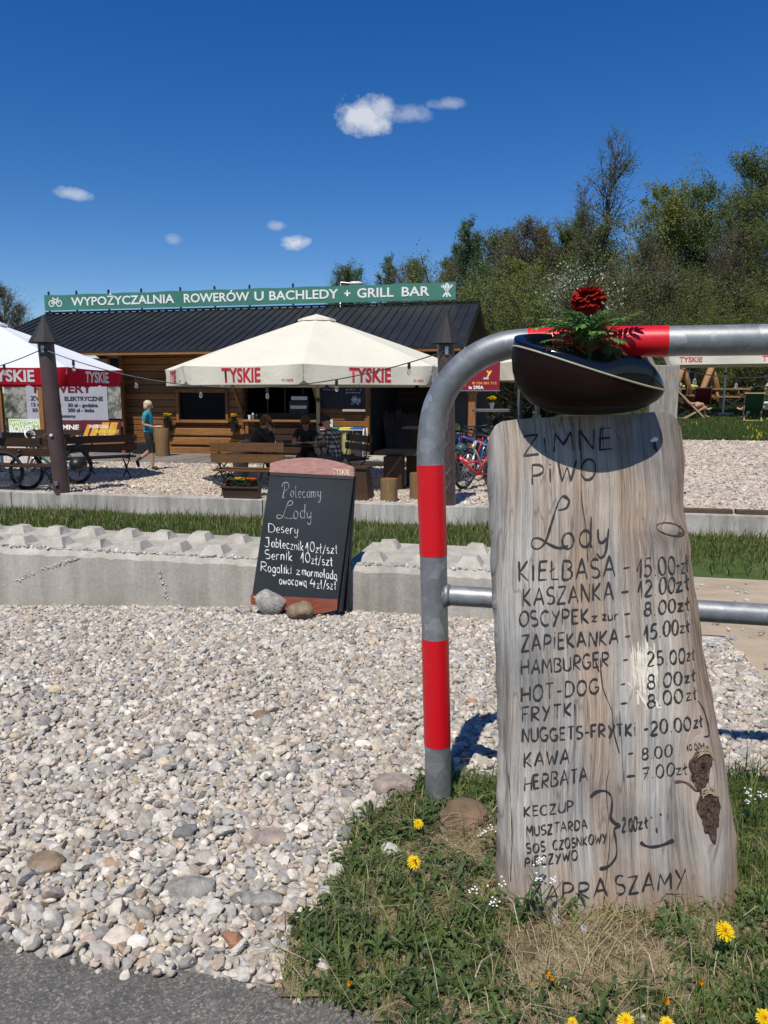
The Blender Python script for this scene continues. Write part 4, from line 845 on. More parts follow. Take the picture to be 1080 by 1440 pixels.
# ------------------------------------------------------------------ chalkboard
m_slate = M('slate_board', (.022, .026, .031), .5, var=.35, scale=3.5, bump=.05, spec=.28)
m_chalk = M('chalk', (.80, .80, .78), .95, var=.15, scale=90, bump=0)
m_chalk_d = M('rubbed_chalk', (.34, .35, .36), .95, var=.3, scale=60, bump=0)
m_redwood = wood('reddish_wood_painted_gloss', (.40, .19, .16), (.54, .31, .27), 'X', 6, .4, .15)  # header tone paled, its sun gloss put into the wood colour
m_redwood_dk = wood('dark_red_wood', (.20, .055, .03), (.30, .09, .05), 'X', 6, .45, .15)
m_cream_ink = M('cream_print', (.70, .58, .42), .6, var=.1)
def chalkboard():
    bl, br, tl = on_y(354.7, 836, 4.60), on_y(475.5, 843, 4.50), on_y(380.3, 664.4, 4.78)
    n = (br - bl).cross(tl - bl).normalized()
    if n.y > 0: n = -n
    def q(px, py): return on_plane(px, py, bl, n)
    root = thing('chalkboard', 'dark chalkboard stand with white handwritten dessert prices and arched wooden top', 'chalkboard', on_y(415, 858, 4.55))
    th = -n * .028
    MB().prism([q(354.7, 836), q(475.5, 843), q(497.8, 668), q(380.3, 662)], th).build('panel', m_slate, root)
    hd = [(379.5, 664), (380, 652)] + [(380 + 117.5 * t, 652 + 5 * t - 10.5 * math.sin(math.pi * t) ** .8 * (1.0)) for t in np.linspace(.06, .94, 12)] + [(497.6, 657), (497.9, 670)]
    MB().prism([q(*p) + n * .006 for p in hd], -n * .042).build('header', m_redwood, root)
    MB().prism([q(*p) + n * .001 for p in ((379.5, 664.5), (380, 668.5), (497, 674.5), (497.8, 670.5))], n * .003).build('painted_shadow_strip', m_ink, root)  # thin black strip: shadow below the header put in as colour
    MB().prism([q(*p) + n * .006 for p in ((353.2, 836), (475, 843), (474, 858), (455, 862), (440, 863.5), (353, 850))], -n * .042).build('foot_rail', m_redwood_dk, root)
    lg = MB(); b1, t1 = q(357, 850), q(383, 664); b2, t2 = q(474, 860), q(494, 668)
    for b, t in ((b1, t1), (b2, t2)):
        foot = Vector((b.x + .035, b.y + .11, h1(b.x, b.y + .1))); lg.bar(t - n * .03, foot, .045, .02)
    lg.bar(b2 - n * .045, t2 - n * .045, .04, .03); lg.bar(b1 - n * .045, t1 - n * .045, .04, .03); lg.build('rear_leg', m_slate, root)
    rd = random.Random(8); ch = MB(); dm = MB()
    def W(mb, s, x0, y0, x1, y1, cap, hw=.0023):
        for st in write(s, x0, y0, x1, y1, cap, rd): ribbon(mb, [q(*p) for p in st], n, hw, rd, .0016)
    W(dm, '𝒫', 397, 700, 409, 700, 21, .0019); W(dm, 'olecamy:', 409, 699.5, 455, 699.5, 15, .0018)
    W(dm, 'ℒ', 389, 729, 413, 729, 24, .002); W(dm, 'ody', 413, 729, 438, 730, 18, .002)
    W(ch, 'D', 378, 748, 387, 749, 12, .0019); W(ch, 'esery', 389, 749, 419, 751, 13, .0019)
    W(ch, 'J', 372, 768, 380, 769, 13); W(ch, 'abłecznik', 382, 769, 427, 775, 12.5); W(ch, '10', 430, 775, 442, 776, 13); W(ch, 'zł/szt', 444, 777, 475, 779, 12)
    W(ch, 'S', 373, 786, 380, 786, 12); W(ch, 'ernik', 382, 786.5, 411, 789, 13); W(ch, '10', 423, 790, 436, 791, 13); W(ch, 'zł/szt', 438, 793, 468, 796, 12)
    W(ch, 'R', 367, 803, 375, 804, 13); W(ch, 'ogaliki', 377, 804.5, 410, 807, 12); W(ch, 'z', 417, 808, 422, 808.5, 10); W(ch, 'marmoladą', 425, 809, 474, 815, 11.5)
    W(ch, 'owocową', 393, 821, 431, 824.5, 11.5); W(ch, '4', 436, 825, 444, 826, 13); W(ch, 'zł/szt', 446, 827, 473, 829, 12)
    ch.build('chalk_writing', m_chalk, root); dm.build('faint_chalk_writing', m_chalk_d, root)
    e = (q(497, 672) - q(380, 665)).normalized(); u = (q(380, 650) - q(380, 664)).normalized()
    text_mesh('printed_lettering', 'TYSKIE', .045, m_cream_ink, q(480, 664) + n * .0062, e, u, root, .105, .015, .001)
    text_mesh('printed_lettering', 'TYSKIE', .055, m_cream_ink, q(372, 844.5) + n * .0062, (q(475, 843) - q(355, 836)).normalized(), u, root, .13, .015, .001)
chalkboard()

# ------------------------------------------------------------------ glossy pot on the plank and its marigold
m_potdk = M('black_glaze', (.004, .005, .008), .11, var=.2, bump=0, spec=.42)
m_potbr = M('dark_brown_glaze', (.014, .006, .005), .32, var=.3, scale=12, bump=0, spec=.10)
m_potln = M('cream_glaze_line', (.40, .37, .26), .35, var=.15, scale=40)
m_potsoil = M('potting_soil', (.022, .016, .012), .98, var=.5, scale=50, bump=1.0)
PY = 1.862
PC = on_y(826, 528, PY)
def pot():
    root = thing('flower_pot', 'glossy black and brown boat-shaped pot with a cream line, sitting on the plank top', 'flower pot', PC - Vector((0, 0, .1)))
    A, B = .176, .098; na = 72
    s = lambda px: (px - 826) * PY / F_PX * .985          # picture measure to metres at the pot
    sz = lambda py: (528 - py) * PY / F_PX * .99
    left_rim, right_rim = sz(477), sz(499)
    def rim_z(x, y):
        t = min(1, max(0, (x / A + 1) / 2)); z = left_rim * (1 - t) + right_rim * t - .012 * math.exp(-((t - .52) / .16) ** 2) + .008 * math.exp(-((t - .68) / .1) ** 2)
        z += .030 * (y / B) if y > 0 else .030 * (y / B)
        if t > .82: z -= .55 * (t - .82) ** 1.3
        return z
    def stripe_z(x): t = min(1, max(0, (x / A + 1) / 2)); return sz(488) * (1 - t) ** 1.35 + sz(548) * (1 - (1 - t) ** 1.35)
    zb = -.094
    prof = [(0.90, 0, .93), (.965, 0, 1.0), (1.0, .0, 1.0), (1.015, .12, 1.0), (1.02, .26, 1.0), (1.0, .42, 1.0), (.95, .58, 1.0), (.86, .72, 1.0), (.72, .85, 1.0), (.52, .94, 1.0), (.30, .99, 1), (.02, 1.0, 1)]
    V = []; nz = 0
    fine = []
    for i in range(len(prof) - 1):
        for k in range(4): t = k / 4; fine.append(tuple(prof[i][j] * (1 - t) + prof[i + 1][j] * t for j in range(3)))
    fine.append(prof[-1])
    def pt(kr, kz, th):
        x = A * math.cos(th); y = B * math.sin(th); r0 = rim_z(x, y)
        sx = .012 * kz + .02 * kz * (1 - kz) * 0
        cx = -.006 * kz
        x2 = x * kr + cx
        if math.cos(th) > 0: x2 += .006 * math.cos(th) ** 3 * math.sin(math.pi * min(1, kz * 1.5)) * (kz < .67)
        return Vector((x2, y * kr, r0 * (1 - kz) + zb * kz))
    for (kr, kz, _) in fine:
        for j in range(na): V.append(PC + pt(kr, kz, 2 * math.pi * j / na))
    mb = MB(); mb.v = [tuple(v) for v in V]; nf = len(fine)
    for i in range(nf - 1):
        for j in range(na):
            f = (i * na + j, i * na + (j + 1) % na, (i + 1) * na + (j + 1) % na, (i + 1) * na + j); mb.f.append(f)
            c = sum((Vector(mb.v[k]) for k in f), Vector()) / 4 - PC; mb.m.append(0 if c.z > stripe_z(c.x) else 1)
    # inside wall
    o = len(mb.v)
    for (kr, dz) in ((.90, 0), (.875, -.006), (.86, -.022), (.84, -.045)):
        for j in range(na):
            p = pt(kr, 0, 2 * math.pi * j / na); mb.v.append(tuple(PC + Vector((p.x, p.y, p.z + dz))))
    for i in range(3):
        for j in range(na): mb.f.append((o + i * na + j, o + (i + 1) * na + j, o + (i + 1) * na + (j + 1) % na, o + i * na + (j + 1) % na)); mb.m.append(0)
    mb.build('bowl', [m_potdk, m_potbr], root, True)
    so = MB(); Vs = [PC + Vector((-.006, 0, .025))]; rr = random.Random(2); Vs2 = []
    for k in (.3, .6, .86):
        for j in range(na):
            p = pt(k, 0, 2 * math.pi * j / na); p0 = pt(.86, 0, 2 * math.pi * j / na); Vs2.append(PC + Vector((p.x, p.y, p0.z * .5 + .5 * rim_z(p.x, p.y) - .026 + rr.uniform(-.005, .006))))
    so.add(Vs2, [(i * na + j, i * na + (j + 1) % na, (i + 1) * na + (j + 1) % na, (i + 1) * na + j) for i in range(2) for j in range(na)] + [tuple(range(na))]); so.build('soil', m_potsoil, root)
    # cream line: follows the hull where the two glazes meet
    pts = []
    for j in range(na * 2):
        th = math.pi * j / na; lo, hi = .0, .9
        for _ in range(24):
            mid = (lo + hi) / 2; kr = float(np.interp(mid, [p[1] for p in prof[2:]], [p[0] for p in prof[2:]])); p = pt(kr, mid, th)
            if p.z > stripe_z(p.x): lo = mid
            else: hi = mid
        out = Vector((p.x / A ** 2, p.y / B ** 2, 0)).normalized(); pts.append(PC + p + out * .0003)
    MB().tube(pts + [pts[0]], .0024, 8).build('cream_line', m_potln, root, True)
    for px in (757, 893):
        sc = MB()
        p = pk(px, 590) - PN * .03; z = PC.z - .05; sc.cyl((p.x, p.y - .01, p.z - .02), (p.x, p.y - .01, z + (.03 if px > 800 else 0)), .006, n=10); sc.cyl((p.x, p.y - .01, p.z + .012), (p.x, p.y - .01, p.z + .020), .010, n=6)
        sc.build('fixing_screw', m_galv, root, True, 40)
pot()
m_leaf = attr_mat('flower_leaf', .5, trans=.3, spec=.35)
m_petal = attr_mat('flower_petal', .6, trans=.25, spec=.2)
def leaflet(V, Fc, T, o, d, up, ln, wd, c, curl=.2, serr=True):
    d = d.normalized(); s = d.cross(up); s = s.normalized() if s.length > 1e-4 else Vector((1, 0, 0)); u = s.cross(d); b0 = len(V); n = 7
    for i in range(n + 1):
        t = i / n; p = o + d * ln * t - u * curl * ln * t * t; w = wd * math.sin(math.pi * min(1, t * .93 + .07)) ** .8 * (1.18 if serr and i % 2 else .92) * .5
        V += [p + s * w + u * w * .35, p, p - s * w + u * w * .35]; T += [c, tuple(x * 1.25 for x in c), c]
    Fc += [(b0 + i * 3 + k, b0 + i * 3 + k + 1, b0 + i * 3 + k + 4, b0 + i * 3 + k + 3) for i in range(n) for k in (0, 1)]
def marigold():
    base = PC + Vector((.0, -.01, .03)); root = thing('marigold', 'single dark red marigold with feathery green leaves in the glossy pot', 'flower', base)
    rd = random.Random(14); top = on_y(826, 424, PY)
    MB().tube([base, base.lerp(top, .5) + Vector((.004, 0, 0)), top], [.0042, .0036, .0046], 8).build('stem', m_leaf_plain, root, True)
    MB().lathe([(.004, -.022), (.011, -.006), (.016, .004), (.012, .010)], top, 12).build('calyx', m_leaf_plain, root, True)
    V, Fc, T = [], [], []; C = on_y(828, 414, PY)
    for ring, (nn, el, rr, ln, wd) in enumerate(((13, -58, .014, .026, .028), (15, -24, .017, .027, .030), (15, 2, .017, .026, .029), (14, 24, .015, .023, .026), (12, 45, .012, .019, .023), (9, 64, .008, .015, .018), (6, 80, .004, .011, .014))):
        for k in range(nn):
            a = 2 * math.pi * (k + .5 * (ring % 2)) / nn + rd.uniform(-.12, .12); e = R(el + rd.uniform(-9, 9)); d = Vector((math.cos(a) * math.cos(e), math.sin(a) * math.cos(e), math.sin(e)))
            o = C + d * rr + Vector((0, 0, -.006)); up = Vector((-math.cos(a) * math.sin(e), -math.sin(a) * math.sin(e), math.cos(e))); s = d.cross(up).normalized(); b0 = len(V); m = 4; q = 6
            for i in range(m + 1):
                t = i / m
                for j in range(q + 1):
                    x = j / q * 2 - 1; w = wd * .5 * (.35 + .8 * t ** .7) * (1 - .12 * (t > .9)); ruf = .0028 * math.sin(j * 2.2 + k * 1.3 + ring) * t
                    V.append(o + d * ln * t * (1 - .12 * x * x) + s * x * w + up * (-.30 * ln * t * t + ruf - .004 * x * x))
                    edge = t ** 3 * .7 + rd.uniform(0, .25); T.append((.20 + .22 * edge, .006 + .012 * edge, .004 + .004 * edge))
            Fc += [(b0 + i * (q + 1) + j, b0 + i * (q + 1) + j + 1, b0 + (i + 1) * (q + 1) + j + 1, b0 + (i + 1) * (q + 1) + j) for i in range(m) for j in range(q)]
    np_obj('flower_head', np.array([v[:] for v in V]), np.array(Fc), 4, m_petal, root, np.array(T), smooth=True)
    # feathery leaves (each leaf: a rib with paired leaflets)
    L = [((746, 452), .35, 1.0), ((762, 440), .5, 1), ((775, 425), .6, .9), ((905, 432), .5, 1.1), ((880, 470), .3, 1), ((868, 445), .5, .9), ((800, 432), .7, .9), ((852, 432), .7, .9), ((786, 462), .3, .9), ((812, 450), .5, .8), ((845, 458), .4, .8), ((760, 470), .2, .8), ((880, 486), .15, .9), ((836, 468), .5, .8), ((820, 470), .3, .9), ((795, 482), .1, .8), ((857, 482), .2, .9), ((790, 428), .8, 1.0), ((812, 434), .8, .9), ((862, 430), .8, .9), ((843, 440), .7, .9), ((770, 455), .5, 1.0), ((825, 445), .7, .8), ((785, 440), .6, 1.1), ((877, 440), .6, 1.0), ((800, 455), .5, .9), ((850, 452), .5, .9), ((808, 462), .4, .9), ((870, 455), .4, .9), ((778, 448), .5, 1.0)]
    for k, ((px, py), yb, sc) in enumerate(L):
        px = 822 + (px - 822) * .86; py = py + 9; sc = sc * .66; tip = on_y(px, py, PY + rd.uniform(-.11, .06)); o = base + Vector((rd.uniform(-.01, .01), rd.uniform(-.01, .01), .015 + .05 * rd.random())); V, Fc, T = [], [], []
        mid = o.lerp(tip, .5) + Vector((0, 0, .028)); path = [o * (1 - t) ** 2 + mid * 2 * t * (1 - t) + tip * t * t for t in [i / 8 for i in range(9)]]
        g = rd.uniform(.75, 1.35); c = (.125 * g, .235 * g, .07 * g)
        st = MB().tube(path, .0011, 5); b0 = 0; V += [Vector(v) for v in st.v]; T += [c] * len(st.v); Fc += [f for f in st.f if len(f) == 4]
        for i in range(2, 9):
            d = (path[min(i + 1, 8)] - path[i - 1]).normalized(); sd = d.cross(Vector((0, 0, 1))).normalized(); ln = .042 * sc * (.75 + .5 * math.sin(i / 8 * 3.0))
            for sg in (-1, 1): leaflet(V, Fc, T, path[i], d * .75 + sd * sg * .8 + Vector((0, 0, rd.uniform(-.1, .15))), Vector((0, 0, 1)), ln, .0135 * sc, tuple(x * rd.uniform(.8, 1.25) for x in c), .25)
        leaflet(V, Fc, T, path[8], path[8] - path[7], Vector((0, 0, 1)), .036 * sc, .011 * sc, c, .2)
        np_obj('leaf', np.array([v[:] for v in V]), np.array(Fc), 4, m_leaf, root, np.array(T), smooth=True)
m_leaf_plain = M('green_stem', (.07, .15, .035), .55, var=.3, scale=60)
marigold()

# ------------------------------------------------------------------ dandelions, white-flowered weeds
def dandelion(px, py, hgt, rad, label, closed=False, seed=0):
    rd = random.Random(seed); p = on_z(px, py, hgt); g = Vector((p.x + rd.uniform(-.02, .02), p.y + .02 + rd.uniform(0, .02), h1(p.x, p.y)))
    root = thing('dandelion', label, 'dandelion', g, 'yellow dandelions in the weeds')
    MB().tube([g, g.lerp(p, .5) + Vector((rd.uniform(-.01, .01), 0, .006)), p], [.0022, .002, .0019], 6).build('stem', m_leaf_plain, root, True)
    tilt = (Vector((0, -.75, 1)) + Vector((rd.uniform(-.25, .25), rd.uniform(-.2, .2), 0))).normalized(); Q = tilt.to_track_quat('Z', 'Y').to_matrix(); V, Fc, T = [], [], []
    for ring, (nn, e, ln) in enumerate(((26, 6, 1.0), (22, 20, .86), (18, 36, .66), (12, 55, .45), (7, 75, .28))):
        for k in range(nn):
            a = 2 * math.pi * k / nn + rd.uniform(-.1, .1) + ring; el = R(min(88, e + rd.uniform(-8, 8) + (62 - e * .5 if closed else 0))); d = Q @ Vector((math.cos(a) * math.cos(el), math.sin(a) * math.cos(el), math.sin(el))); s = (Q @ Vector((-math.sin(a), math.cos(a), 0)))
            l = rad * ln * rd.uniform(.88, 1.08); w = rad * .15; b0 = len(V); c = (.80 * rd.uniform(.9, 1.05), (.56 if ring < 3 else .44) * rd.uniform(.9, 1.08), .008)
            if closed: c = (.75, .36, .01)
            o = p + (Q @ Vector((0, 0, .001 * ring)))
            V += [o - s * w * .4, o + s * w * .4, o + d * l * .6 + s * w * .55, o + d * l * .6 - s * w * .55, o + d * l + s * w * .35 - Vector((0, 0, .0012)), o + d * l - s * w * .35 - Vector((0, 0, .0012))]; T += [c] * 6
            Fc += [(b0, b0 + 1, b0 + 2, b0 + 3), (b0 + 3, b0 + 2, b0 + 4, b0 + 5)]
    np_obj('flower_head', np.array([v[:] for v in V]), np.array(Fc), 4, m_petal, root, np.array(T))
DN = [(588, 1158, .06, .0135, 'open dandelion closest to the barrier foot', 0), (582, 1212, .07, .0165, 'open dandelion below the barrier foot with a small fly resting on it', 0), (1019, 1309, .09, .0200, 'big round open dandelion in front of the plank corner', 0), (493, 1384, .04, .011, 'ragged half-closed dandelion at the asphalt edge', 1), (768, 1369, .05, .011, 'orange half-closed dandelion low in the grass before the plank', 1), (776, 1377, .04, .009, 'tiny orange closed dandelion beside another half-closed one', 1),
      (935, 1408, .06, .013, 'shaggy dandelion seen from the side between two others by the lower edge', 1), (985, 1382, .05, .010, 'small orange dandelion bud under the big round dandelion', 1), (880, 1436, .07, .015, 'dandelion cut by the lower picture edge, with its petals spread', 0), (938, 1440, .06, .013, 'dandelion at the lower edge directly below the shaggy one', 0), (1075, 1432, .08, .0165, 'yellow dandelion in the lower corner of the picture', 0), (805, 1438, .05, .010, 'little dandelion at the lower edge farthest from the corner', 0), (745, 1384, .04, .007, 'pale greenish dandelion bud in the grass', 1)]
for k, (px, py, hg, rr, lab, cl) in enumerate(DN): dandelion(px, py, hg, rr, lab, bool(cl), 20 + k)
def fly():
    p = on_z(584, 1210, .083); o = MB().ell(p, (.0022, .0042, .002)).build('fly', m_ink, None, True); tag(o, 'small dark fly sitting on an open dandelion', 'fly')
fly()
m_white = M('white_petal', (.78, .78, .74), .6, var=.1, scale=90, bump=0)
def shepherd(px, py, tips, label, seed):
    rd = random.Random(seed); b = on_z(px, py, .0); root = thing('white_flowered_weed', label, 'weed', b, 'thin weeds with tiny white flowers by the plank'); st = MB(); lf_v, lf_f, lf_t = [], [], []
    for (tx, ty) in tips:
        t = on_y(tx, ty, b.y + rd.uniform(-.05, .02)); m = b.lerp(t, .5) + Vector((rd.uniform(-.015, .015), 0, .01)); st.tube([b, m, t], [.0016, .0013, .0009], 5)
        fl = MB()
        for _ in range(rd.randint(7, 12)): fl.ell(t + Vector((rd.gauss(0, .007), rd.gauss(0, .006), rd.gauss(0, .006))), (.0028, .0028, .0014), 6, 4)
        fl.build('flower_cluster', m_white, root, True)
        for k in range(5):
            q = b.lerp(t, .1 + .14 * k); a = rd.uniform(0, 6.28); leaflet(lf_v, lf_f, lf_t, q, Vector((math.cos(a), math.sin(a), .4)), Vector((0, 0, 1)), rd.uniform(.02, .045), .008, (.05 * rd.uniform(.8, 1.3), .10, .025), .2)
    st.build('stem', m_leaf_plain, root, True); np_obj('leaf_spray', np.array([v[:] for v in lf_v]), np.array(lf_f), 4, m_leaf, root, np.array(lf_t))
shepherd(700, 1205, [(690, 1165), (679, 1172), (705, 1196)], 'white-flowered weed at the shady plank edge behind the brown rock', 1)
shepherd(735, 1300, [(702, 1238), (761, 1210), (753, 1236), (778, 1238)], 'white-flowered weed growing up in front of the plank lettering', 2)
shepherd(690, 1290, [(694, 1268), (739, 1294), (665, 1250)], 'low white-flowered weed at the plank foot', 3)
shepherd(1058, 1175, [(1052, 1117), (1071, 1117), (1050, 1128)], 'white-flowered weed in the tall grass beyond the plank', 4)
def dark_stems():
    rd = random.Random(5); mb = MB()
    for (x0, y0), (x1, y1) in (((742, 1310), (792, 1238)), ((765, 1300), (742, 1215)), ((1000, 1285), (980, 1225)), ((960, 1290), (1010, 1262)), ((1040, 1270), (1012, 1230)), ((770, 1305), (805, 1262))):
        a = on_z(x0, y0, .0); b = on_y(x1, y1, a.y + .03); mb.tube([a, a.lerp(b, .5) + Vector((rd.uniform(-.02, .02), 0, .015)), b], [.0017, .0013, .0007], 5)
    kind(mb.build('dry_weed_stems', M('dry_dark_stem', (.06, .045, .03), .8), None, True), 'stuff')
dark_stems()
# ------------------------------------------------------------------ timber building (site coordinates u, w, z under one rotated root)
def site_thing(name, label, cat, loc_uwz=(0, 0, 0), group=None):
    o = thing(name, label, cat, sw(*loc_uwz), group, True); o.rotation_euler = (0, 0, -SITE_A); return o
def sx(v, w): return Vector((v[0], w, v[1]))
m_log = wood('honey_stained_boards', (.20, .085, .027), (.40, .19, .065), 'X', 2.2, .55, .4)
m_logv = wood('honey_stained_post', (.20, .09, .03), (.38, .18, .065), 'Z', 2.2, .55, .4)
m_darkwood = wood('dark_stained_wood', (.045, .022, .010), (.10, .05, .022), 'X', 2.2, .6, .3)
m_deck = wood('grey_deck_boards', (.20, .18, .16), (.36, .33, .30), 'Y', 2.5, .8, .3)
m_roof = M('anthracite_roof_sheet', (.017, .019, .022), .55, var=.35, scale=1.2, bump=0, spec=.3)
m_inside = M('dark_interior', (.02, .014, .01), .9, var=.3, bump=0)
m_black = M('black_metal', (.012, .012, .013), .45, var=.1, bump=0)
m_steel = M('brushed_steel', (.45, .46, .47), .35, .9, var=.1, bump=0)
m_whitep = M('white_plastic', (.74, .74, .72), .45, var=.05, bump=0)
m_hatchdark = M('painted_hatch_dark', (.008, .008, .009), .5, var=0, bump=0, spec=.08)  # black, the dark of the open hatch put into the colour
WW, ZD = 21.67, -.62                        # front wall plane, deck level
OU, OW = to_uw(2.97, 24.5)
def building():
    root = site_thing('wooden_building', 'long timber grill hut with dark metal gable roof and serving counter', 'building')
    uR = OU; uL = OU - 15.28; zr = 3.95; ze = 2.42; run = 4.0
    # roof: two slopes, ribs, ridge cap, barge boards
    for sgn, nm in ((-1, 'roof'), (1, 'rear_roof')):
        mb = MB(); y0, y1 = OW, OW + sgn * run; t = .05
        mb.add([(uL, y0, zr), (uR, y0, zr), (uR, y1, ze), (uL, y1, ze), (uL, y0, zr - t), (uR, y0, zr - t), (uR, y1, ze - t), (uL, y1, ze - t)], [(0, 1, 2, 3), (7, 6, 5, 4), (0, 4, 5, 1), (1, 5, 6, 2), (2, 6, 7, 3), (3, 7, 4, 0)])
        rf = mb.build(nm, m_roof, root); rb = MB(); n = 56
        for k in range(n + 1):
            u = uL + .02 + (uR - uL - .04) * k / n; rb.bar((u, y0 + sgn * .02, zr + .012), (u, y1 + sgn * .0, ze + .012 + .004), .04, .026, (0, 0, 1))
        rb.build('roof_rib', m_roof, rf)
    MB().bar((uL, OW, zr + .045), (uR, OW, zr + .045), .22, .035).build('ridge_cap', m_roof, root)
    for u in (uL + .03, uR - .03):
        for sgn in (-1, 1): MB().bar((u, OW, zr - .14), (u, OW + sgn * (run - .02), ze - .14), .05, .16).build('barge_board', m_darkwood, root)
    MB().bar((uL, OW - run + .04, ze - .09), (uR, OW - run + .04, ze - .09), .04, .1).build('fascia', m_log, root)
    g = MB()
    for k in range(10): z = ze + (zr - ze) * k / 10; h = run * (1 - (k + .5) / 10) ; g.box((uR - 1.1, OW, z + .075), (.04, 2 * h - .3, .145))
    g.build('gable_boards', m_log, root)
    # front wall made of thick horizontal boards, leaving the hatch openings free
    rd = random.Random(12)
    c0 = uz(178, 600, WW)[0]; c1 = uz(514, 600, WW)[0]
    w1 = (uz(253, 575, WW)[0], uz(318, 575, WW)[0], uz(280, 592, WW)[1], uz(280, 552, WW)[1])
    w2 = (uz(347, 575, WW)[0], uz(447, 575, WW)[0], uz(400, 590, WW)[1], uz(400, 545, WW)[1])
    w3 = (uz(450, 575, WW)[0], uz(512, 575, WW)[0], 0, 0)
    mb = MB(); z = ZD + .05
    while z < ze + .15:
        h = rd.uniform(.17, .25); zc = z + h / 2; spans = [(c0, c1)]
        for (a, b, lo, hi) in (w1, w2):
            if zc > lo and zc < hi:
                ns = []
                for s0, s1 in spans:
                    if a > s0: ns.append((s0, min(a, s1)))
                    if b < s1: ns.append((max(b, s0), s1))
                spans = ns
        for s0, s1 in spans:
            cuts = [s0] + [s0 + (s1 - s0) * rd.uniform(.35, .65)] * (1 if s1 - s0 > 4 else 0) + [s1]
            for a, b in zip(cuts[:-1], cuts[1:]):
                if b - a > .05: mb.box(((a + b) / 2, WW + .04, zc), (b - a - .006, .09 + rd.uniform(0, .05), h - .012), bev=.018)
        z += h
    mb.build('wall_boards', m_log, root)
    MB().box(((c0 + c1) / 2, WW + .13, (ZD + ze) / 2 + .1), (c1 - c0, .04, ze - ZD - .1)).build('wall_lining', m_inside, root) if False else None
    for u in (c0 - .06, c1 + .06): MB().box((u, WW + .02, (ZD + ze + .1) / 2), (.15, .17, ze + .1 - ZD), bev=.012).build('corner_post', m_logv, root)
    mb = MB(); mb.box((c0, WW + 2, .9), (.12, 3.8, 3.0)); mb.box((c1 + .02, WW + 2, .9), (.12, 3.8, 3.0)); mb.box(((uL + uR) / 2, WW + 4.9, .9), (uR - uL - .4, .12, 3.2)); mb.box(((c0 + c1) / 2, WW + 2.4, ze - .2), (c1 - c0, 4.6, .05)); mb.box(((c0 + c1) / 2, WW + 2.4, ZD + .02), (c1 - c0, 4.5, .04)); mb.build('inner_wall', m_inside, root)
    # eaves soffit
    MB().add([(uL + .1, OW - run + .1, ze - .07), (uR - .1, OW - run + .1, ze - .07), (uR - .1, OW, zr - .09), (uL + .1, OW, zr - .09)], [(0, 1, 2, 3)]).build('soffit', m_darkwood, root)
    # hatch 1: black sheet painted as the shade of the opening, with frame and sill
    fr = MB(); a, b, lo, hi = w1
    for (p, q) in (((a - .05, lo), (a - .05, hi)), ((b + .05, lo), (b + .05, hi))): fr.box((p[0], WW - .02, (lo + hi) / 2), (.09, .12, hi - lo + .18), bev=.008)
    fr.box(((a + b) / 2, WW - .02, hi + .06), (b - a, .12, .09), bev=.008); f1 = fr.build('window_frame', m_logv, root)
    MB().box(((a + b) / 2, WW + .05, (lo + hi) / 2), (b - a, .02, hi - lo)).build('hatch_shade_sheet', m_hatchdark, f1)
    MB().box(((a + b) / 2, WW - .1, lo - .02), (b - a + .3, .24, .045), bev=.008).build('window_sill', m_log, f1)
    # two half-log ledges under hatch 1
    for py, t in ((607, .22), (620, .23), (634, .25)):
        l0, zz = uz(238, py - 5, WW - .1); l1 = uz(345, py, WW - .1)[0]; MB().box(((l0 + l1) / 2, WW - .09, zz - .10), (l1 - l0, .16, t), bev=.03).build('half_log', m_log, root)
    # serving hatch
    a, b, lo, hi = w2; fr = MB()
    for u in (a - .05, b + .05): fr.box((u, WW - .02, (lo + hi) / 2), (.09, .14, hi - lo + .1), bev=.008)
    fr.box(((a + b) / 2, WW - .06, hi + .12), (b - a + .2, .2, .24), bev=.01); f2 = fr.build('hatch_frame', m_darkwood, root)
    for k in range(1, 4): MB().box((a + (b - a) * k / 4, WW + .3, (lo + hi) / 2), (.04, .04, hi - lo)).build('mullion', m_black, f2)
    for u in (a - .12, b + .1): MB().bar((u, WW - .1, lo + .25), (u, WW - .75, hi + .12), .08, .08).build('brace', m_logv, f2)
    MB().box(((a + b) / 2, WW - .55, hi + .18), (b - a + .4, .9, .05), bev=.01).build('hatch_flap', m_darkwood, f2)
    cu0, cz = uz(343, 590, WW - .45); cu1 = uz(449, 590, WW - .45)[0]
    ct = MB().box(((cu0 + cu1) / 2, WW - .3, cz - .03), (cu1 - cu0, .55, .06), bev=.01).build('counter_top', m_log, root)
    mb = MB()
    for k in range(6): mb.box(((cu0 + cu1) / 2 + .1, WW - .12, ZD + .13 + .2 * k), (cu1 - cu0 - .2, .06, .19), bev=.015)
    mb.build('counter_front', m_darkwood, root)
    MB().box((cu0 + .1, WW - .45, (cz + ZD) / 2 - .03), (.1, .1, cz - ZD - .06), bev=.01).build('counter_leg', m_logv, root)
    # porch: posts, beams, back fence
    for px in (663,):
        pu, pz = uz(px, 632, OW - run + .35); pw = OW - run + .35
        MB().box((pu, pw, .55), (.2, .2, 2.5), bev=.03).build('porch_post', m_logv, root)
        MB().bar((pu, pw, 1.1), (pu + .55, pw, 1.85), .13, .13, bev=.02).build('porch_brace', m_logv, root); MB().bar((pu, pw, 1.1), (pu - .55, pw, 1.85), .13, .13, bev=.02).build('porch_brace', m_logv, root)
    MB().box(((c1 + uR) / 2, OW - run + .35, ze - .32), (uR - c1, .16, .2), bev=.02).build('porch_beam', m_log, root)
    MB().box(((uL + c0) / 2, OW - run + .35, ze - .32), (c0 - uL, .16, .2), bev=.02).build('porch_beam', m_log, root)
    for u in (uL + .3, uL + 2.3): MB().box((u, OW - run + .35, .75), (.16, .16, 2.9), bev=.02).build('porch_post', m_logv, root)
    mb = MB()
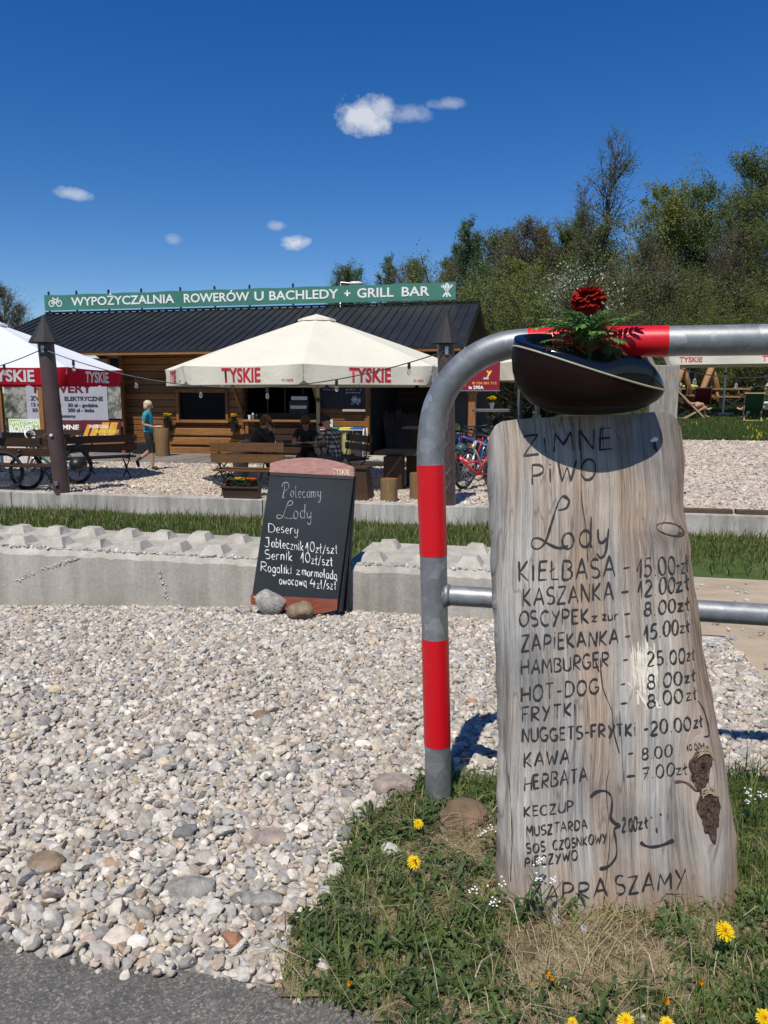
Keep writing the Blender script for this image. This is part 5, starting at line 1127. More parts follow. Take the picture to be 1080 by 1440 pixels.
    for k in range(13): mb.box(((c1 + uR) / 2 - .3, WW + 3.4, ZD + .12 + .24 * k), (uR - c1 - 1.0, .05, .225), bev=.01)
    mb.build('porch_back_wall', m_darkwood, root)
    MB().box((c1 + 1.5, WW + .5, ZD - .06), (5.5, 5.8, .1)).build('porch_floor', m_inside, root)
    return root, c0, c1, w1, w2, cu0, cu1, cz
BUILD, C0, C1, W1, W2, CU0, CU1, CZ = building()
def deck():
    root = site_thing('wooden_deck', 'low deck of weathered grey boards in front of the hut wall', 'deck'); mb = MB()
    u0 = C0 - 1.3; u1 = uz(372, 650, WW - 2)[0] + .6; n = 74
    for k in range(n):
        a = u0 + (u1 - u0) * k / n; mb.box((a + .04, WW - 1.35, ZD - .03), ((u1 - u0) / n - .012, 2.6, .045), bev=.004)
    mb.build('deck_boards', m_deck, root); MB().box(((u0 + u1) / 2, WW - 2.66, ZD - .09), (u1 - u0, .04, .15)).build('edge_board', m_deck, root)
deck()
for k, (px, py, pw) in enumerate(((528, 650, WW - 1.0), (586, 652, WW - .9))):
    u, z = uz(px, py, pw); o = MB(SITE).box((u, pw, h1(*sw(u, pw)[:2]) + .03 if False else -.60), (.9 if k == 0 else .6, 1.3, .06), bev=.01).build('concrete_slab', m_conc2)
    tag(o, ('sunlit concrete paving slab beside the coloured bin rack', 'small sunlit paving slab in the dark porch near the stool table')[k], 'slab')

# ------------------------------------------------------------------ big green name banner on the ridge
m_green = M('green_banner_vinyl', (.055, .20, .15), .45, var=.12, scale=1.5, bump=.25)
m_wprint = M('white_print', (.80, .80, .78), .5, var=.03, bump=0)
m_redprint = M('red_print', (.50, .02, .045), .55, var=.1, bump=0)
def ribbon_icon(strokes, o, r, u, sc, hw, mat, parent, name):
    rd = random.Random(1); n = Vector(r).cross(Vector(u)).normalized(); mb = MB()
    for st in strokes:
        P = [Vector(o) + Vector(r) * (x * sc) + Vector(u) * (y * sc) for x, y in st]; d = []
        for a, b in zip(P[:-1], P[1:]):
            k = max(1, int((b - a).length / .03)); d += [a.lerp(b, i / k) for i in range(k)]
        d.append(P[-1]); V = []
        for i, p in enumerate(d):
            t = d[min(i + 1, len(d) - 1)] - d[max(i - 1, 0)]; s = t.normalized().cross(n).normalized(); V += [p + s * hw + n * .006, p - s * hw + n * .006]
        mb.add(V, [(2 * i, 2 * i + 1, 2 * i + 3, 2 * i + 2) for i in range(len(d) - 1)])
    return mb.build(name, mat, parent)
def name_banner():
    wb = OW - .12; c = [uz(62, 414.5, wb), uz(641, 396.5, wb), uz(640, 421, wb), uz(66, 437, wb)]
    z1 = (c[0][1] + c[1][1]) / 2; z0 = (c[2][1] + c[3][1]) / 2; u0, u1 = c[0][0], c[1][0]
    root = site_thing('name_banner', 'long green banner with white lettering along the hut ridge', 'banner', (0, 0, 0)); mb = MB(); n = 70; V = []
    for i in range(n + 1):
        t = i / n; u = u0 + (u1 - u0) * t; sag = .022 * math.sin(t * math.pi * 9) ** 2
        for j in range(5): s = j / 4; V.append((u, wb + .005 * math.sin(u * 2.3 + s * 2) + .003 * math.sin(u * 7 - s * 3), z0 + (z1 - z0) * s - sag * s))
    V2 = [(a, b + .006, c_) for a, b, c_ in V]; N0 = len(V); F1 = [(i * 5 + j, (i + 1) * 5 + j, (i + 1) * 5 + j + 1, i * 5 + j + 1) for i in range(n) for j in range(4)]
    mb.add(V + V2, F1 + [tuple(N0 + k for k in f[::-1]) for f in F1]); mb.build('cloth', m_green, root, True)
    e = (1, 0, 0); up = (0, 0, 1); zc = (z0 + z1) / 2
    def tx(s, px0, px1, h=.40):
        a = uz(px0, 420, wb)[0]; b = uz(px1, 420, wb)[0]; text_mesh('lettering', s, h, m_wprint, ((a + b) / 2, wb - .011, zc - .005), e, up, root, b - a, .018, .0)
    tx('WYPOŻYCZALNIA', 100, 245); tx('ROWERÓW', 258, 350); tx('U', 358, 371); tx('BACHLEDY', 378, 475); tx('+', 484, 493, .36); tx('GRILL', 502, 553); tx('BAR', 564, 603)
    bu = uz(78, 424, wb)[0]; o = (bu, wb - .008, zc)
    wheel = lambda x: [(x + .5 * math.cos(a), -.15 + .5 * math.sin(a)) for a in np.linspace(0, 2 * math.pi, 24)]
    ribbon_icon([wheel(-.75), wheel(.75), [(-.75, -.15), (-.35, .55), (.5, .5), (-.05, -.2), (-.75, -.15)], [(-.05, -.2), (-.4, .72)], [(-.6, .74), (-.2, .74)], [(.75, -.15), (.42, .72), (.7, .78)]], o, e, up, .20, .018, m_wprint, root, 'bicycle_emblem')
    bu = uz(628.5, 407.5, wb)[0]; o = (bu, wb - .008, zc)
    ribbon_icon([[(-.7, .8), (.55, -.8)], [(.7, .8), (-.55, -.8)], [(0, .1), (0, -.85)], [(-.78, .5), (-.5, .85)], [(.8, .8), (.55, .45)]], o, e, up, .22, .025, m_wprint, root, 'cutlery_emblem')
    ribbon_icon([[(0, .2), (-.2, .5), (0, .9), (.2, .5), (0, .2)]], o, e, up, .22, .05, m_wprint, root, 'spoon_emblem')
    for px in (69, 108, 153, 199, 254, 302, 351, 412, 473, 535, 590, 638):
        u = uz(px, 437, wb)[0]; MB().box((u, wb + .035, (z0 + 3.95) / 2 + .2), (.05, .05, z0 - 3.95 + .9)).build('support_post', m_black, root)
name_banner()

# ------------------------------------------------------------------ printed hoarding on the side bay
m_grey_vinyl = M('grey_vinyl', (.36, .36, .40), .5, var=.08, bump=0); m_maroon = M('maroon_vinyl', (.10, .008, .018), .5, var=.1, bump=0)
m_wvinyl = M('white_vinyl', (.66, .68, .64), .5, var=.06, bump=0); m_lime = M('lime_print', (.30, .48, .09), .5, var=.15, bump=0); m_navy = M('navy_print', (.02, .02, .05), .5, var=.1, bump=0)
m_amber = M('amber_print', (.75, .38, .04), .5, var=.2, bump=0); m_yel = M('yellow_print', (.78, .62, .08), .5, var=.1, bump=0)
def photo_panel():
    m, nt, b, N, L = nodes('printed_photo_side'); tc = N('ShaderNodeTexCoord').outputs['Object']; n = noise(N, L, tc, 3.2, 6, .65, .6); r = ramp(N, [(.35, (.025, .028, .02)), (.5, (.14, .15, .12)), (.6, (.36, .33, .30)), (.7, (.10, .16, .06))]); L(n.outputs['Fac'], r.inputs[0]); L(r.outputs[0], b.inputs['Base Color']); b.inputs['Roughness'].default_value = .5; return m
m_photo = photo_panel()
HW_ = WW - .55
def poster(name, label, x0, y0, x1, y1, mat, off, texts, extra=None, group=None):
    a = uz(x0, (y0 + y1) / 2, HW_ - off); b = uz(x1, (y0 + y1) / 2, HW_ - off); xm = (x0 + x1) / 2; zt = uz(xm, y0, HW_ - off)[1]; zb = uz(xm, y1, HW_ - off)[1]
    root = site_thing(name, label, 'banner', (0, 0, 0), group); MB().box(((a[0] + b[0]) / 2, HW_ - off, (zt + zb) / 2), (b[0] - a[0], .018, zt - zb)).build('sheet', mat, root)
    if extra: extra(root, HW_ - off - .013)
    for k, (s, tx0, tx1, ty, h, m) in enumerate(texts):
        p = uz(tx0, ty, HW_ - off); q = uz(tx1, ty, HW_ - off); text_mesh('lettering', s, h * 1.2, m, ((p[0] + q[0]) / 2, HW_ - off - .014 - .001 * k, (p[1] + q[1]) / 2), (1, 0, 0), (0, 0, 1), root, q[0] - p[0], .035)
    return root
poster('photo_backdrop', 'dark printed photo banner behind the grey price banner on the hut side', 6, 526, 170, 588, m_photo, 0, [])
poster('price_banner', 'grey bicycle hire price banner with maroon heading', 37, 522, 151, 592, m_grey_vinyl, .03, [('ROWERY', 47, 129, 547, .30, m_maroon), ('ZWYKŁE', 43, 85, 560.5, .145, m_navy), ('ELEKTRYCZNE', 91, 145, 561, .145, m_navy), ('12 zł - godzina', 44, 86, 569, .12, m_navy), ('50 zł - doba', 46, 84, 577, .12, m_navy), ('50 zł - godzina', 96, 138, 570, .12, m_navy), ('200 zł - doba', 96, 133, 577, .12, m_navy), ('Zapraszamy', 74, 107, 585, .10, m_navy)])
def lime_shape(root, w):
    mb = MB(); pts = [uz(x, y, w) for x, y in ((13, 590), (66, 594), (68, 612), (44, 614), (44, 607), (14, 604))]; mb.prism([(u, w, z) for u, z in pts], (0, .006, 0)); mb.build('lime_stripe', m_lime, root)
poster('hire_banner', 'small white and lime bicycle hire banner under the grey price banner', 13, 589, 68, 617, m_wvinyl, .05, [('WYPOŻYCZALNIA', 15, 62, 595.5, .15, m_wprint), ('ROWERÓW', 14.5, 66, 604, .25, m_wprint)], lime_shape)
poster('drinks_banner', 'maroon drinks banner with white lettering behind the brown cone-capped post', 69, 591, 116, 617, m_maroon, .05, [('ZIMNE', 77, 112, 601, .17, m_wprint), ('NAPOJE', 78, 126, 610, .19, m_wprint)])
def amber_shape(root, w):
    for k, xs in enumerate(((119, 126, 122, 115), (128, 138, 134, 124), (140, 152, 148, 137), (152, 164, 160, 149))):
        mb = MB(); y0, y1 = (597, 617) if k < 2 else (594, 617); pts = [uz(xs[0] + 4, y0, w), uz(xs[1] + 2, y0, w), uz(xs[2], y1, w), uz(xs[3], y1, w)]; mb.prism([(u, w, z) for u, z in pts], (0, .006, 0)); mb.build('amber_shape', m_amber, root)
poster('hot_dog_banner', 'maroon snack banner with amber food shapes next to the hut corner', 116.5, 591, 170, 618, m_maroon, .07, [('HOT-DOG', 127, 153, 600, .12, m_wprint), ('HAMBURGERY', 135, 168, 607, .13, m_yel), ('ZAPIEKANKI', 147, 169, 614, .12, m_wprint)], amber_shape)
def hoarding_frame():
    root = site_thing('hoarding_frame', 'plain timber frame carrying the printed banners beside the hut', 'frame'); 
    for px in (4, 90, 173): u = uz(px, 600, HW_ + .1)[0]; MB().box((u, HW_ + .1, .45), (.11, .1, 2.4), bev=.01).build('post', m_logv, root)
    for py in (620,): a = uz(0, py, HW_ + .03); b = uz(176, py, HW_ + .03); MB().box(((a[0] + b[0]) / 2, HW_ + .03, a[1] - .02), (b[0] - a[0], .14, .09), bev=.01).build('rail', m_log, root)
hoarding_frame()

# ------------------------------------------------------------------ things on and at the hut
def clay(px, py, label, hang=True):
    w = WW - .28; u, z = uz(px, py, w); root = site_thing('hanging_flowerpot', label, 'flower pot', (u, w, z - .2), 'dark pots with yellow flowers on the hut wall')
    MB().lathe([(.09, -.22), (.13, .08), (.14, .09), (.12, .1)], (0, 0, .2), 14).build('pot', m_black, root, True, 40)
    V, Fc, T = [], [], []; rd = random.Random(px)
    for _ in range(60): a = rd.uniform(0, 6.28); leaflet(V, Fc, T, Vector((rd.gauss(0, .04), rd.gauss(0, .04), .28 + rd.uniform(0, .1))), Vector((math.cos(a), math.sin(a), rd.uniform(-.2, .9))), Vector((0, 0, 1)), .12, .05, (.03, .07 * rd.uniform(.7, 1.4), .015))
    np_obj('foliage', np.array([v[:] for v in V]), np.array(Fc), 4, m_leaf, root, np.array(T)); V, Fc, T = [], [], []
    for k in range(70):
        a = rd.uniform(0, 6.28); c0 = Vector((.05 * (k % 3 - 1) + rd.gauss(0, .02), rd.gauss(0, .03), .46 + rd.uniform(-.03, .05))); leaflet(V, Fc, T, c0, Vector((math.cos(a), math.sin(a), .5)), Vector((0, 0, 1)), .06, .045, (.78, .60, .02))
    np_obj('blossom', np.array([v[:] for v in V]), np.array(Fc), 4, m_petal, root, np.array(T))
clay(236, 596, 'dark wall pot of yellow flowers just behind the walking woman'); clay(329, 597, 'dark wall pot of yellow flowers beside the serving counter')
def stump(u, w, hgt, r, label, group=None, mat=None, z=None):
    z = h1(*sw(u, w)[:2]) if z is None else z; root = site_thing('log_stool', label, 'log stool', (u, w, z), group)
    pr = [(r * 1.02, 0), (r, .05), (r * .985, hgt * .5), (r, hgt - .015), (r * .96, hgt)]; MB().lathe(pr, n=18).build('log', mat or m_logv, root, True, 40); MB().lathe([(r * .93, hgt - .004), (r * .9, hgt + .004), (.01, hgt + .005)], n=18).build('cut_face', m_log, root); return root
m_stump = wood('bare_log', (.17, .10, .045), (.29, .19, .09), 'Z', 5, .8, .4)
u, z = uz(229, 641, WW - 1.2); stump(u, WW - 1.2, .78, .21, 'pale log stump on the deck behind the walking woman', mat=m_stump, z=ZD)
u, z = uz(203, 638, WW - .5); o = MB(SITE).box((u, WW - .5, ZD + .16), (.6, .4, .32), bev=.02).build('black_crate', m_black); tag(o, 'low black crate on the deck at the hut corner', 'crate')
def coffee_machine():
    w = WW + .25; u, z = uz(424, 588, w); root = site_thing('coffee_machine', 'black coffee machine behind the serving counter', 'coffee machine', (u, w, CZ)); 
    MB().box((0, 0, .30), (.62, .45, .5), bev=.03).build('body', m_black, root); MB().box((0, -.24, .36), (.5, .04, .1), bev=.01).build('group_head', m_steel, root); MB().box((0, -.25, .08), (.58, .14, .04), bev=.008).build('drip_tray', m_steel, root)
    for x in (-.15, .12): MB().lathe([(.03, 0), (.04, .09), (.036, .09)], (x, -.24, .1), 10).build('cup', m_whitep, root, True)
    MB().box((0, 0, .62), (.5, .35, .12), bev=.01).build('cup_rack', m_steel, root)
coffee_machine()
MB_cnt = MB(SITE).box(((CU0 + CU1) / 2 + .1, WW + .1, CZ - .06), (CU1 - CU0 - .3, .4, .05)).build('inner_counter', m_darkwood); tag(MB_cnt, 'dark inner shelf behind the serving hatch carrying the coffee machine', 'shelf')
for k, (px, lab, hgt, mt_) in enumerate(((351, 'white paper cup at the end of the serving counter', .13, m_whitep), (356, 'grey sauce bottle standing on the serving counter', .22, m_steel), (361, 'dark napkin holder on the serving counter', .16, m_black))):
    w = WW - .42; u, _ = uz(px, 588, w); mb = MB(SITE); mb.lathe([(.035, 0), (.05, hgt * .7), (.045, hgt * .72), (.02, hgt)] if k else [(.035, 0), (.05, hgt), (.044, hgt)], (u, w, CZ + .002), 12); o = mb.build(('paper_cup', 'sauce_bottle', 'napkin_holder')[k], mt_, None, True, 40); tag(o, lab, ('cup', 'bottle', 'napkin holder')[k])
def menu_board(px0, px1, lab, lines, drawing=False):
    w = WW - .09; a, zt = uz(px0, 541, w); b, zb = uz(px1, 575, w); root = site_thing('menu_board', lab, 'menu board', ((a + b) / 2, w, zb), 'black chalk menu boards on the hut wall'); W_, Hh = b - a, zt - zb + .25
    MB().box((0, 0, Hh / 2), (W_, .03, Hh)).build('panel', m_slate, root)
    for s in (-1, 1): MB().box((s * (W_ / 2), -.005, Hh / 2), (.04, .05, Hh)).build('frame_rail', m_darkwood, root)
    rd = random.Random(px0); mb = MB()
    for k in range(lines):
        z = Hh - .22 - .085 * k; x = -W_ / 2 + .08
        while x < W_ / 2 - .12:
            l = rd.uniform(.03, .09); P = [Vector((x + l * i / 6, -.017, z + rd.uniform(-.02, .02))) for i in range(7)]
            ribbon(mb, P, Vector((0, -1, 0)), .006, rd, .001); x += l + .03
            if rd.random() < .12: x += .12
    if drawing:
        for k in range(26): a0 = rd.uniform(0, 6.28); c = Vector((rd.uniform(-.05, .2), -.017, .22 + rd.uniform(-.1, .12))); ribbon(mb, [c + Vector((.05 * math.cos(a0 + q), 0, .05 * math.sin(a0 + q))) for q in (0, .8, 1.7, 2.6)], Vector((0, -1, 0)), .006, rd, .001)
    mb.build('chalk_writing', m_chalk, root)
menu_board(451, 481, 'black menu board nearer the serving counter, behind the parasol pole', 3); menu_board(482.5, 512, 'black menu board with a chalk sketch at the hut corner', 4, True)
w = WW - .14; a, zb = uz(482, 577, w); b, _ = uz(514, 577, w); o = MB(SITE).box(((a + b) / 2, w, zb), (b - a, .08, .07), bev=.01).build('chalk_ledge', M('pale_ledge', (.50, .40, .32), .7)); tag(o, 'pale wooden ledge under the sketched menu board', 'ledge')
def notice():
    w = WW - .12; a, zt = uz(453, 590, w); b, zb = uz(468, 601, w); root = site_thing('notice_sheet', 'white paper notice pinned on the boards beside the parasol pole', 'notice', ((a + b) / 2, w, zb)); MB().box((0, 0, (zt - zb) / 2), (b - a, .006, zt - zb)).build('paper', m_whitep, root); rd = random.Random(3); mb = MB()
    for k in range(3): ribbon(mb, [Vector((-(b - a) * .38 + (b - a) * .76 * i / 16, -.004, (zt - zb) * (.72 - .22 * k) + rd.uniform(-.018, .018))) for i in range(17 - 5 * (k == 2))], Vector((0, -1, 0)), .007, rd, .001)
    mb.build('writing', m_navy, root)
notice()
def bins():
    w = WW - 1.3; us = [uz(px, 603, w)[0] for px in (450, 465, 480, 496, 513)]; zt = uz(480, 602, w)[1]; zg = h1(*sw(us[2], w)[:2]); root = site_thing('recycling_rack', 'recycling rack with four coloured lids and hanging bin bags', 'bin rack', (us[2], w, zg)); u0 = us[2]
    cols = [('red', (.35, .10, .09)), ('green', (.03, .27, .17)), ('yellow', (.78, .62, .05)), ('blue', (.02, .13, .42))]; bag = [(.05, .05, .06), (.06, .06, .07), (.42, .40, .16), (.05, .055, .07)]
    for k in range(4):
        a, b = us[k] - u0, us[k + 1] - u0; MB().box(((a + b) / 2, -.02, zt - zg), (b - a - .02, .44, .05), bev=.02).build('lid', M(cols[k][0] + '_lid', cols[k][1], .4, var=.08, bump=0), root, True, 40)
        mb = MB(); rd = random.Random(k); pr = []; n = 14
        for i, (s, z) in enumerate(((.88, .0), (.96, -.12), (.9, -.4), (.98, -.65), (.8, -.9), (.4, -1.0))):
            for j in range(n): t = 2 * math.pi * j / n; pr.append(((a + b) / 2 + (b - a) * .46 * s * math.cos(t) * rd.uniform(.93, 1.05), .20 * s * math.sin(t) * rd.uniform(.9, 1.06), zt - zg - .04 + z * min(1, (zt - zg) / 1.05)))
        mb.add(pr, [(i * n + j, i * n + (j + 1) % n, (i + 1) * n + (j + 1) % n, (i + 1) * n + j) for i in range(5) for j in range(n)]); mb.build('bin_bag', M('bag_' + cols[k][0] + '_plastic', bag[k], .35, var=.4, scale=12, bump=.3), root, True)
    fr = MB()
    for x in (us[0] - u0, us[4] - u0):
        fr.tube([(x, -.24, 0), (x + .02, -.22, zt - zg - .06), (x + .02, -.16, zt - zg)], .018, 8); fr.tube([(x, .24, 0), (x, .22, zt - zg)], .018, 8)
    fr.tube([(us[0] - u0, -.22, zt - zg - .04), (us[4] - u0 + .02, -.22, zt - zg - .04)], .016, 8); fr.build('frame', m_whitep, root, True)
bins()
def timber_stack():
    w = WW + 1.4; rd = random.Random(9)
    for k in range(9):
        px = 548 + 5.2 * k; u, z = uz(px, 632, w); u2, z2 = uz(px - 6 + rd.uniform(-3, 3), 573 + rd.uniform(0, 12) + k * .8, w + .5)
        o = MB(SITE).bar((u + .1, w - .3 - .03 * k, ZD + .01), (u2, w + .42 + .02 * k, z2), .2, .035, (0, 1, 0), bev=.004).build('rough_board', m_stack); tag(o, 'rough unpainted board in the bundle leaning inside the dark porch', 'board', 'boards leaning in the porch')
m_stack = wood('rough_grey_brown_board', (.07, .05, .035), (.15, .11, .08), 'Z', 3, .85, .3)
timber_stack()

# ------------------------------------------------------------------ market parasols
def fabric(name, c):
    m, nt, b, N, L = nodes(name); tc = N('ShaderNodeTexCoord').outputs['Object']; n = noise(N, L, tc, 1.6, 4); r = ramp(N, [(.3, tuple(x * .93 for x in c)), (.7, c)]); L(n.outputs['Fac'], r.inputs[0]); L(r.outputs[0], b.inputs['Base Color']); b.inputs['Roughness'].default_value = .85; b.inputs['Specular IOR Level'].default_value = .15
    n2 = noise(N, L, tc, 3.0, 4, .6, .4); bumpn(N, L, b, n2.outputs['Fac'], .35, .05)
    t = N('ShaderNodeBsdfTranslucent'); L(r.outputs[0], t.inputs['Color']); mx = N('ShaderNodeMixShader'); mx.inputs[0].default_value = .10; L(b.outputs[0], mx.inputs[1]); L(t.outputs[0], mx.inputs[2]); L(mx.outputs[0], nt.nodes['Material Output'].inputs[0]); return m
m_cream = fabric('cream_canvas', (.74, .70, .58)); m_white_c = fabric('white_canvas', (.74, .77, .82)); m_red_c = fabric('red_canvas', (.58, .012, .03)); m_pole = M('cream_pole', (.40, .37, .30), .5, var=.1, bump=0); m_wpole = M('grey_white_pole', (.50, .52, .55), .4, var=.1, bump=0)
def parasol(name, label, P, zg, Rr, n, a0, z_rim, z_top, vh, canvas, val, pole, text, tmat, ht, small=None, group=None, wid=.43, skip=(), sag=.05):
    """n-sided market parasol; the valance hangs from the rim, one flap per side"""
    root = thing(name, label, 'parasol', (P.x, P.y, zg), group, True); zr, zt = z_rim - zg, z_top - zg
    C = [Vector((Rr * math.sin(a0 + 2 * math.pi * k / n), -Rr * math.cos(a0 + 2 * math.pi * k / n), zr)) for k in range(n)]; top = Vector((0, 0, zt)); V = []; Fc = []; S, T_ = 8, 8
    for k in range(n):
        A, B = C[k], C[(k + 1) % n]; b0 = len(V)
        for i in range(T_ + 1):
            t = i / T_
            for j in range(S + 1):
                s = j / S; e = A.lerp(B, s); p = top.lerp(e, t); dip = math.sin(math.pi * s) * t; p.z -= sag * dip * (1.6 - t); p.z += .10 * (1 - t) * t * (0.6 if n > 4 else .2); V.append(p)
        Fc += [(b0 + i * (S + 1) + j, b0 + i * (S + 1) + j + 1, b0 + (i + 1) * (S + 1) + j + 1, b0 + (i + 1) * (S + 1) + j) for i in range(T_) for j in range(S)]
    np_obj('canopy', np.array([v[:] for v in V]), np.array(Fc), 4, canvas, root, smooth=True)
    for k in range(n):
        A, B = C[k], C[(k + 1) % n]; out = ((A + B) / 2); out.z = 0; out.normalize(); e = (B - A).normalized(); V = []; L_ = (B - A).length; NN = 22; rw = 6
        for i in range(rw + 1):
            q = i / rw
            for j in range(NN + 1):
                s = j / NN; p = A.lerp(B, s); p.z -= sag * math.sin(math.pi * s) * .6; hh = vh * (1 - .10 * math.sin(math.pi * s)); cut = min(s, 1 - s) * L_; rnd = .07; hh -= max(0, (rnd - cut)) * .9
                p.z -= hh * q; ins = .028 * q * (1 - min(1, cut / .12)); p += e * (ins if s < .5 else -ins) + out * (.012 + .03 * q * math.sin(s * 9 + k) * .6 + .01 * math.sin(s * 23 + k * 2) * q - .06 * q * max(0, 1 - cut / .25)); V.append(p)
        fl = np_obj('valance_flap', np.array([v[:] for v in V]), np.array([(i * (NN + 1) + j, (i + 1) * (NN + 1) + j, (i + 1) * (NN + 1) + j + 1, i * (NN + 1) + j + 1) for i in range(rw) for j in range(NN)]), 4, val, root, smooth=True)
        if k in skip: continue
        def surf(s, q):
            p = A.lerp(B, s); p.z -= sag * math.sin(math.pi * s) * .6; hh = vh * (1 - .10 * math.sin(math.pi * s)); cut = min(s, 1 - s) * L_; hh -= max(0, .07 - cut) * .9; p.z -= hh * q
            ins = .028 * q * (1 - min(1, cut / .12)); return p + e * (ins if s < .5 else -ins) + out * (.0165 + .03 * q * math.sin(s * 9 + k) * .6 + .01 * math.sin(s * 23 + k * 2) * q - .06 * q * max(0, 1 - cut / .25))
        def print_on(nm, s_, f, q0, h_, w_, bold):
            o = text_mesh(nm, s_, h_, tmat, (0, 0, 0), (1, 0, 0), (0, 1, 0), fl, w_, bold, 0)
            for v in o.data.vertices: v.co = surf(f + v.co.x / L_, q0 - v.co.y / vh)
        for (s_, f) in (text if isinstance(text, list) else [(text, .5)]): print_on('lettering', s_, f, .52, ht, wid, .03)
        if small: print_on('small_print', small, .88, .78, .06, .2, .01)
    mb = MB()
    for c in C: mb.bar(top + Vector((0, 0, -.10)), c + Vector((0, 0, -.03)), .022, .03)
    mb.build('rib', pole, root); mb = MB(); hub = zr - .12
    for c in C: mb.bar((0, 0, hub), c * .5 + Vector((0, 0, zr * .5 + (zt - zr) * .5 - .10)), .02, .025)
    mb.build('strut', pole, root)
    MB().cyl((0, 0, 0), (0, 0, zt), .034, n=14).build('pole', pole, root, True, 40); MB().cyl((0, 0, hub - .06), (0, 0, hub + .06), .07, n=12).build('hub', pole, root, True, 40)
    MB().cyl((0, 0, hub - .5), (0, 0, hub - .42), .05, n=12).build('crank_collar', m_black, root, True, 40)
    V = [(0, 0, zt + .035)] + [((Rr * .12) * math.sin(a0 + 2 * math.pi * k / n), -(Rr * .12) * math.cos(a0 + 2 * math.pi * k / n), zt - .12 * (zt - zr) + .06) for k in range(n)]; V += [(x * 1.05, y * 1.05, z - .045) for x, y, z in V[1:]]
    MB().add(V, [(0, 1 + k, 1 + (k + 1) % n) for k in range(n)] + [(1 + k, 1 + n + k, 1 + n + (k + 1) % n, 1 + (k + 1) % n) for k in range(n)]).build('vent_cap', canvas, root)
    mb = MB(); mb.box((0, 0, .04), (.5, .5, .08), bev=.02); mb.build('base', m_conc2, root); return root
PU = on_y(448, 640, 15.3); parasol('parasol', 'big cream parasol with red lettering in front of the serving counter', PU, h1(PU.x, PU.y), 2.97, 8, R(.5), 1.625, 2.65, .32, m_cream, m_cream, m_pole, 'TYSKIE', m_redprint, .35, '♲100%', wid=.74)
PL = on_y(2, 640, 15.5); parasol('parasol', 'white parasol with red valance cut by the picture edge', PL, h1(PL.x, PL.y), 2.42, 8, R(10), 1.637, 2.56, .32, m_white_c, m_red_c, m_wpole, 'TYSKIE', m_wprint, .31, wid=.76)
PM = on_y(728, 600, 23.0); parasol('parasol', 'cream parasol mostly hidden behind the glossy pot', PM, h1(PM.x, PM.y), 2.1, 4, R(45 - 57), 2.02, 2.75, .5, m_cream, m_cream, m_wpole, [('TYSKIE', .27)], m_redprint, .38, wid=1.06)
PR = on_y(1016, 590, 26.5); parasol('parasol', 'square cream parasol over the deck chairs on the lawn', PR, h1(PR.x, PR.y), 2.45, 4, R(-69), 2.42, 2.95, .32, m_cream, m_cream, m_wpole, [('TYSKIE', .2), ('TYSKIE', .90)], m_redprint, .24, wid=.70)

# ------------------------------------------------------------------ brown posts with cone caps, string of bulbs
m_brown = M('brown_painted_tube', (.085, .050, .046), .42, var=.25, scale=5, bump=.08); m_cap = M('dark_cap_felt', (.02, .019, .02), .75, var=.25, scale=10)
def cone_post(bx, by, tx, ty, Y, r, label, cap_y0, cap_y1, cap_hw):
    b, t = on_y(bx, by, Y), on_y(tx, ty, Y); root = thing('capped_post', label, 'post', b, 'brown posts with cone caps on the low wall'); MB().tube([b - Vector((0, 0, .02)), t], r, 24).build('tube', m_brown, root, True, 40)
    c0, c1 = on_y(tx, cap_y0, Y), on_y(tx, cap_y1, Y); rr = cap_hw * Y / F_PX; MB().lathe([(rr * .9, -.012), (rr * 1.02, 0), (rr * .97, .02), (rr * .30, (c1.z - c0.z) * .72), (.03, (c1.z - c0.z) * .98), (.004, c1.z - c0.z)], c0, 10).build('cone_cap', m_cap, root)
    d = (t - b).normalized(); p = b + d * ((t - b).length - .12); MB().box(p + Vector((0, -r - .01, 0)), (.05, .03, .12), bev=.004).build('bracket', m_steel, root); return root, p + Vector((0, -r - .02, 0))
r1, S1 = cone_post(87.5, 693, 64, 481, 13.02, .13, 'brown cone-capped post in front of the teal bicycle', 482, 443, 22)
r2, S2 = cone_post(629, 709, 627, 482, 11.55, .125, 'brown cone-capped post beside the curved barrier tube', 483, 434, 19.5)
MB().box(on_y(79, 680, 12.87), (.06, .03, .07), bev=.005).build('cable_clip', m_steel, r1); MB().box(on_y(72, 612, 12.87), (.05, .03, .04), bev=.005).build('cable_clip', m_whitep, r1)
wr = MB()
for k in range(3): wr.tube([on_y(621 + 14 * math.sin(k * 2 + i * 1.7), 500 + i * 24 + k * 6, 11.40) for i in range(9)], .0028, 4)
wr.build('loose_wire', m_steel, r2)
m_bulb = M('clear_bulb', (.75, .78, .78), .05, var=.02, bump=0); m_bulb.node_tree.nodes['Principled BSDF'].inputs['Transmission Weight'].default_value = .88; m_bulb.node_tree.nodes['Principled BSDF'].inputs['IOR'].default_value = 1.15
def lights(name, label, A, B, sag, n, t0=.0, t1=1.0, skip=()):
    root = thing(name, label, 'string lights', A); f = lambda t: A.lerp(B, t) - Vector((0, 0, sag * 4 * t * (1 - t))); MB().tube([f(t0 + (t1 - t0) * i / 40) for i in range(41)], .0085, 5).build('cable', m_black, root)
    for k in range(n):
        p = f(t0 + (t1 - t0) * (k + .5) / n); MB().cyl(p + Vector((0, 0, .005)), p - Vector((0, 0, .085)), .021, .026, 8).build('socket', m_black, root, True, 40)
        MB().lathe([(.010, 0), (.022, -.028), (.030, -.062), (.022, -.09), (.005, -.10)], p - Vector((0, 0, .083)), 10).build('bulb', m_bulb, root, True)
lights('string_lights', 'string of clear bulbs hung between the two brown cone-capped posts', S1, S2, .58, 6)
lights('string_lights', 'string of clear bulbs running from the post at the teal bicycle out of the picture', S1, on_y(-150, 530, 13.6), .18, 2)
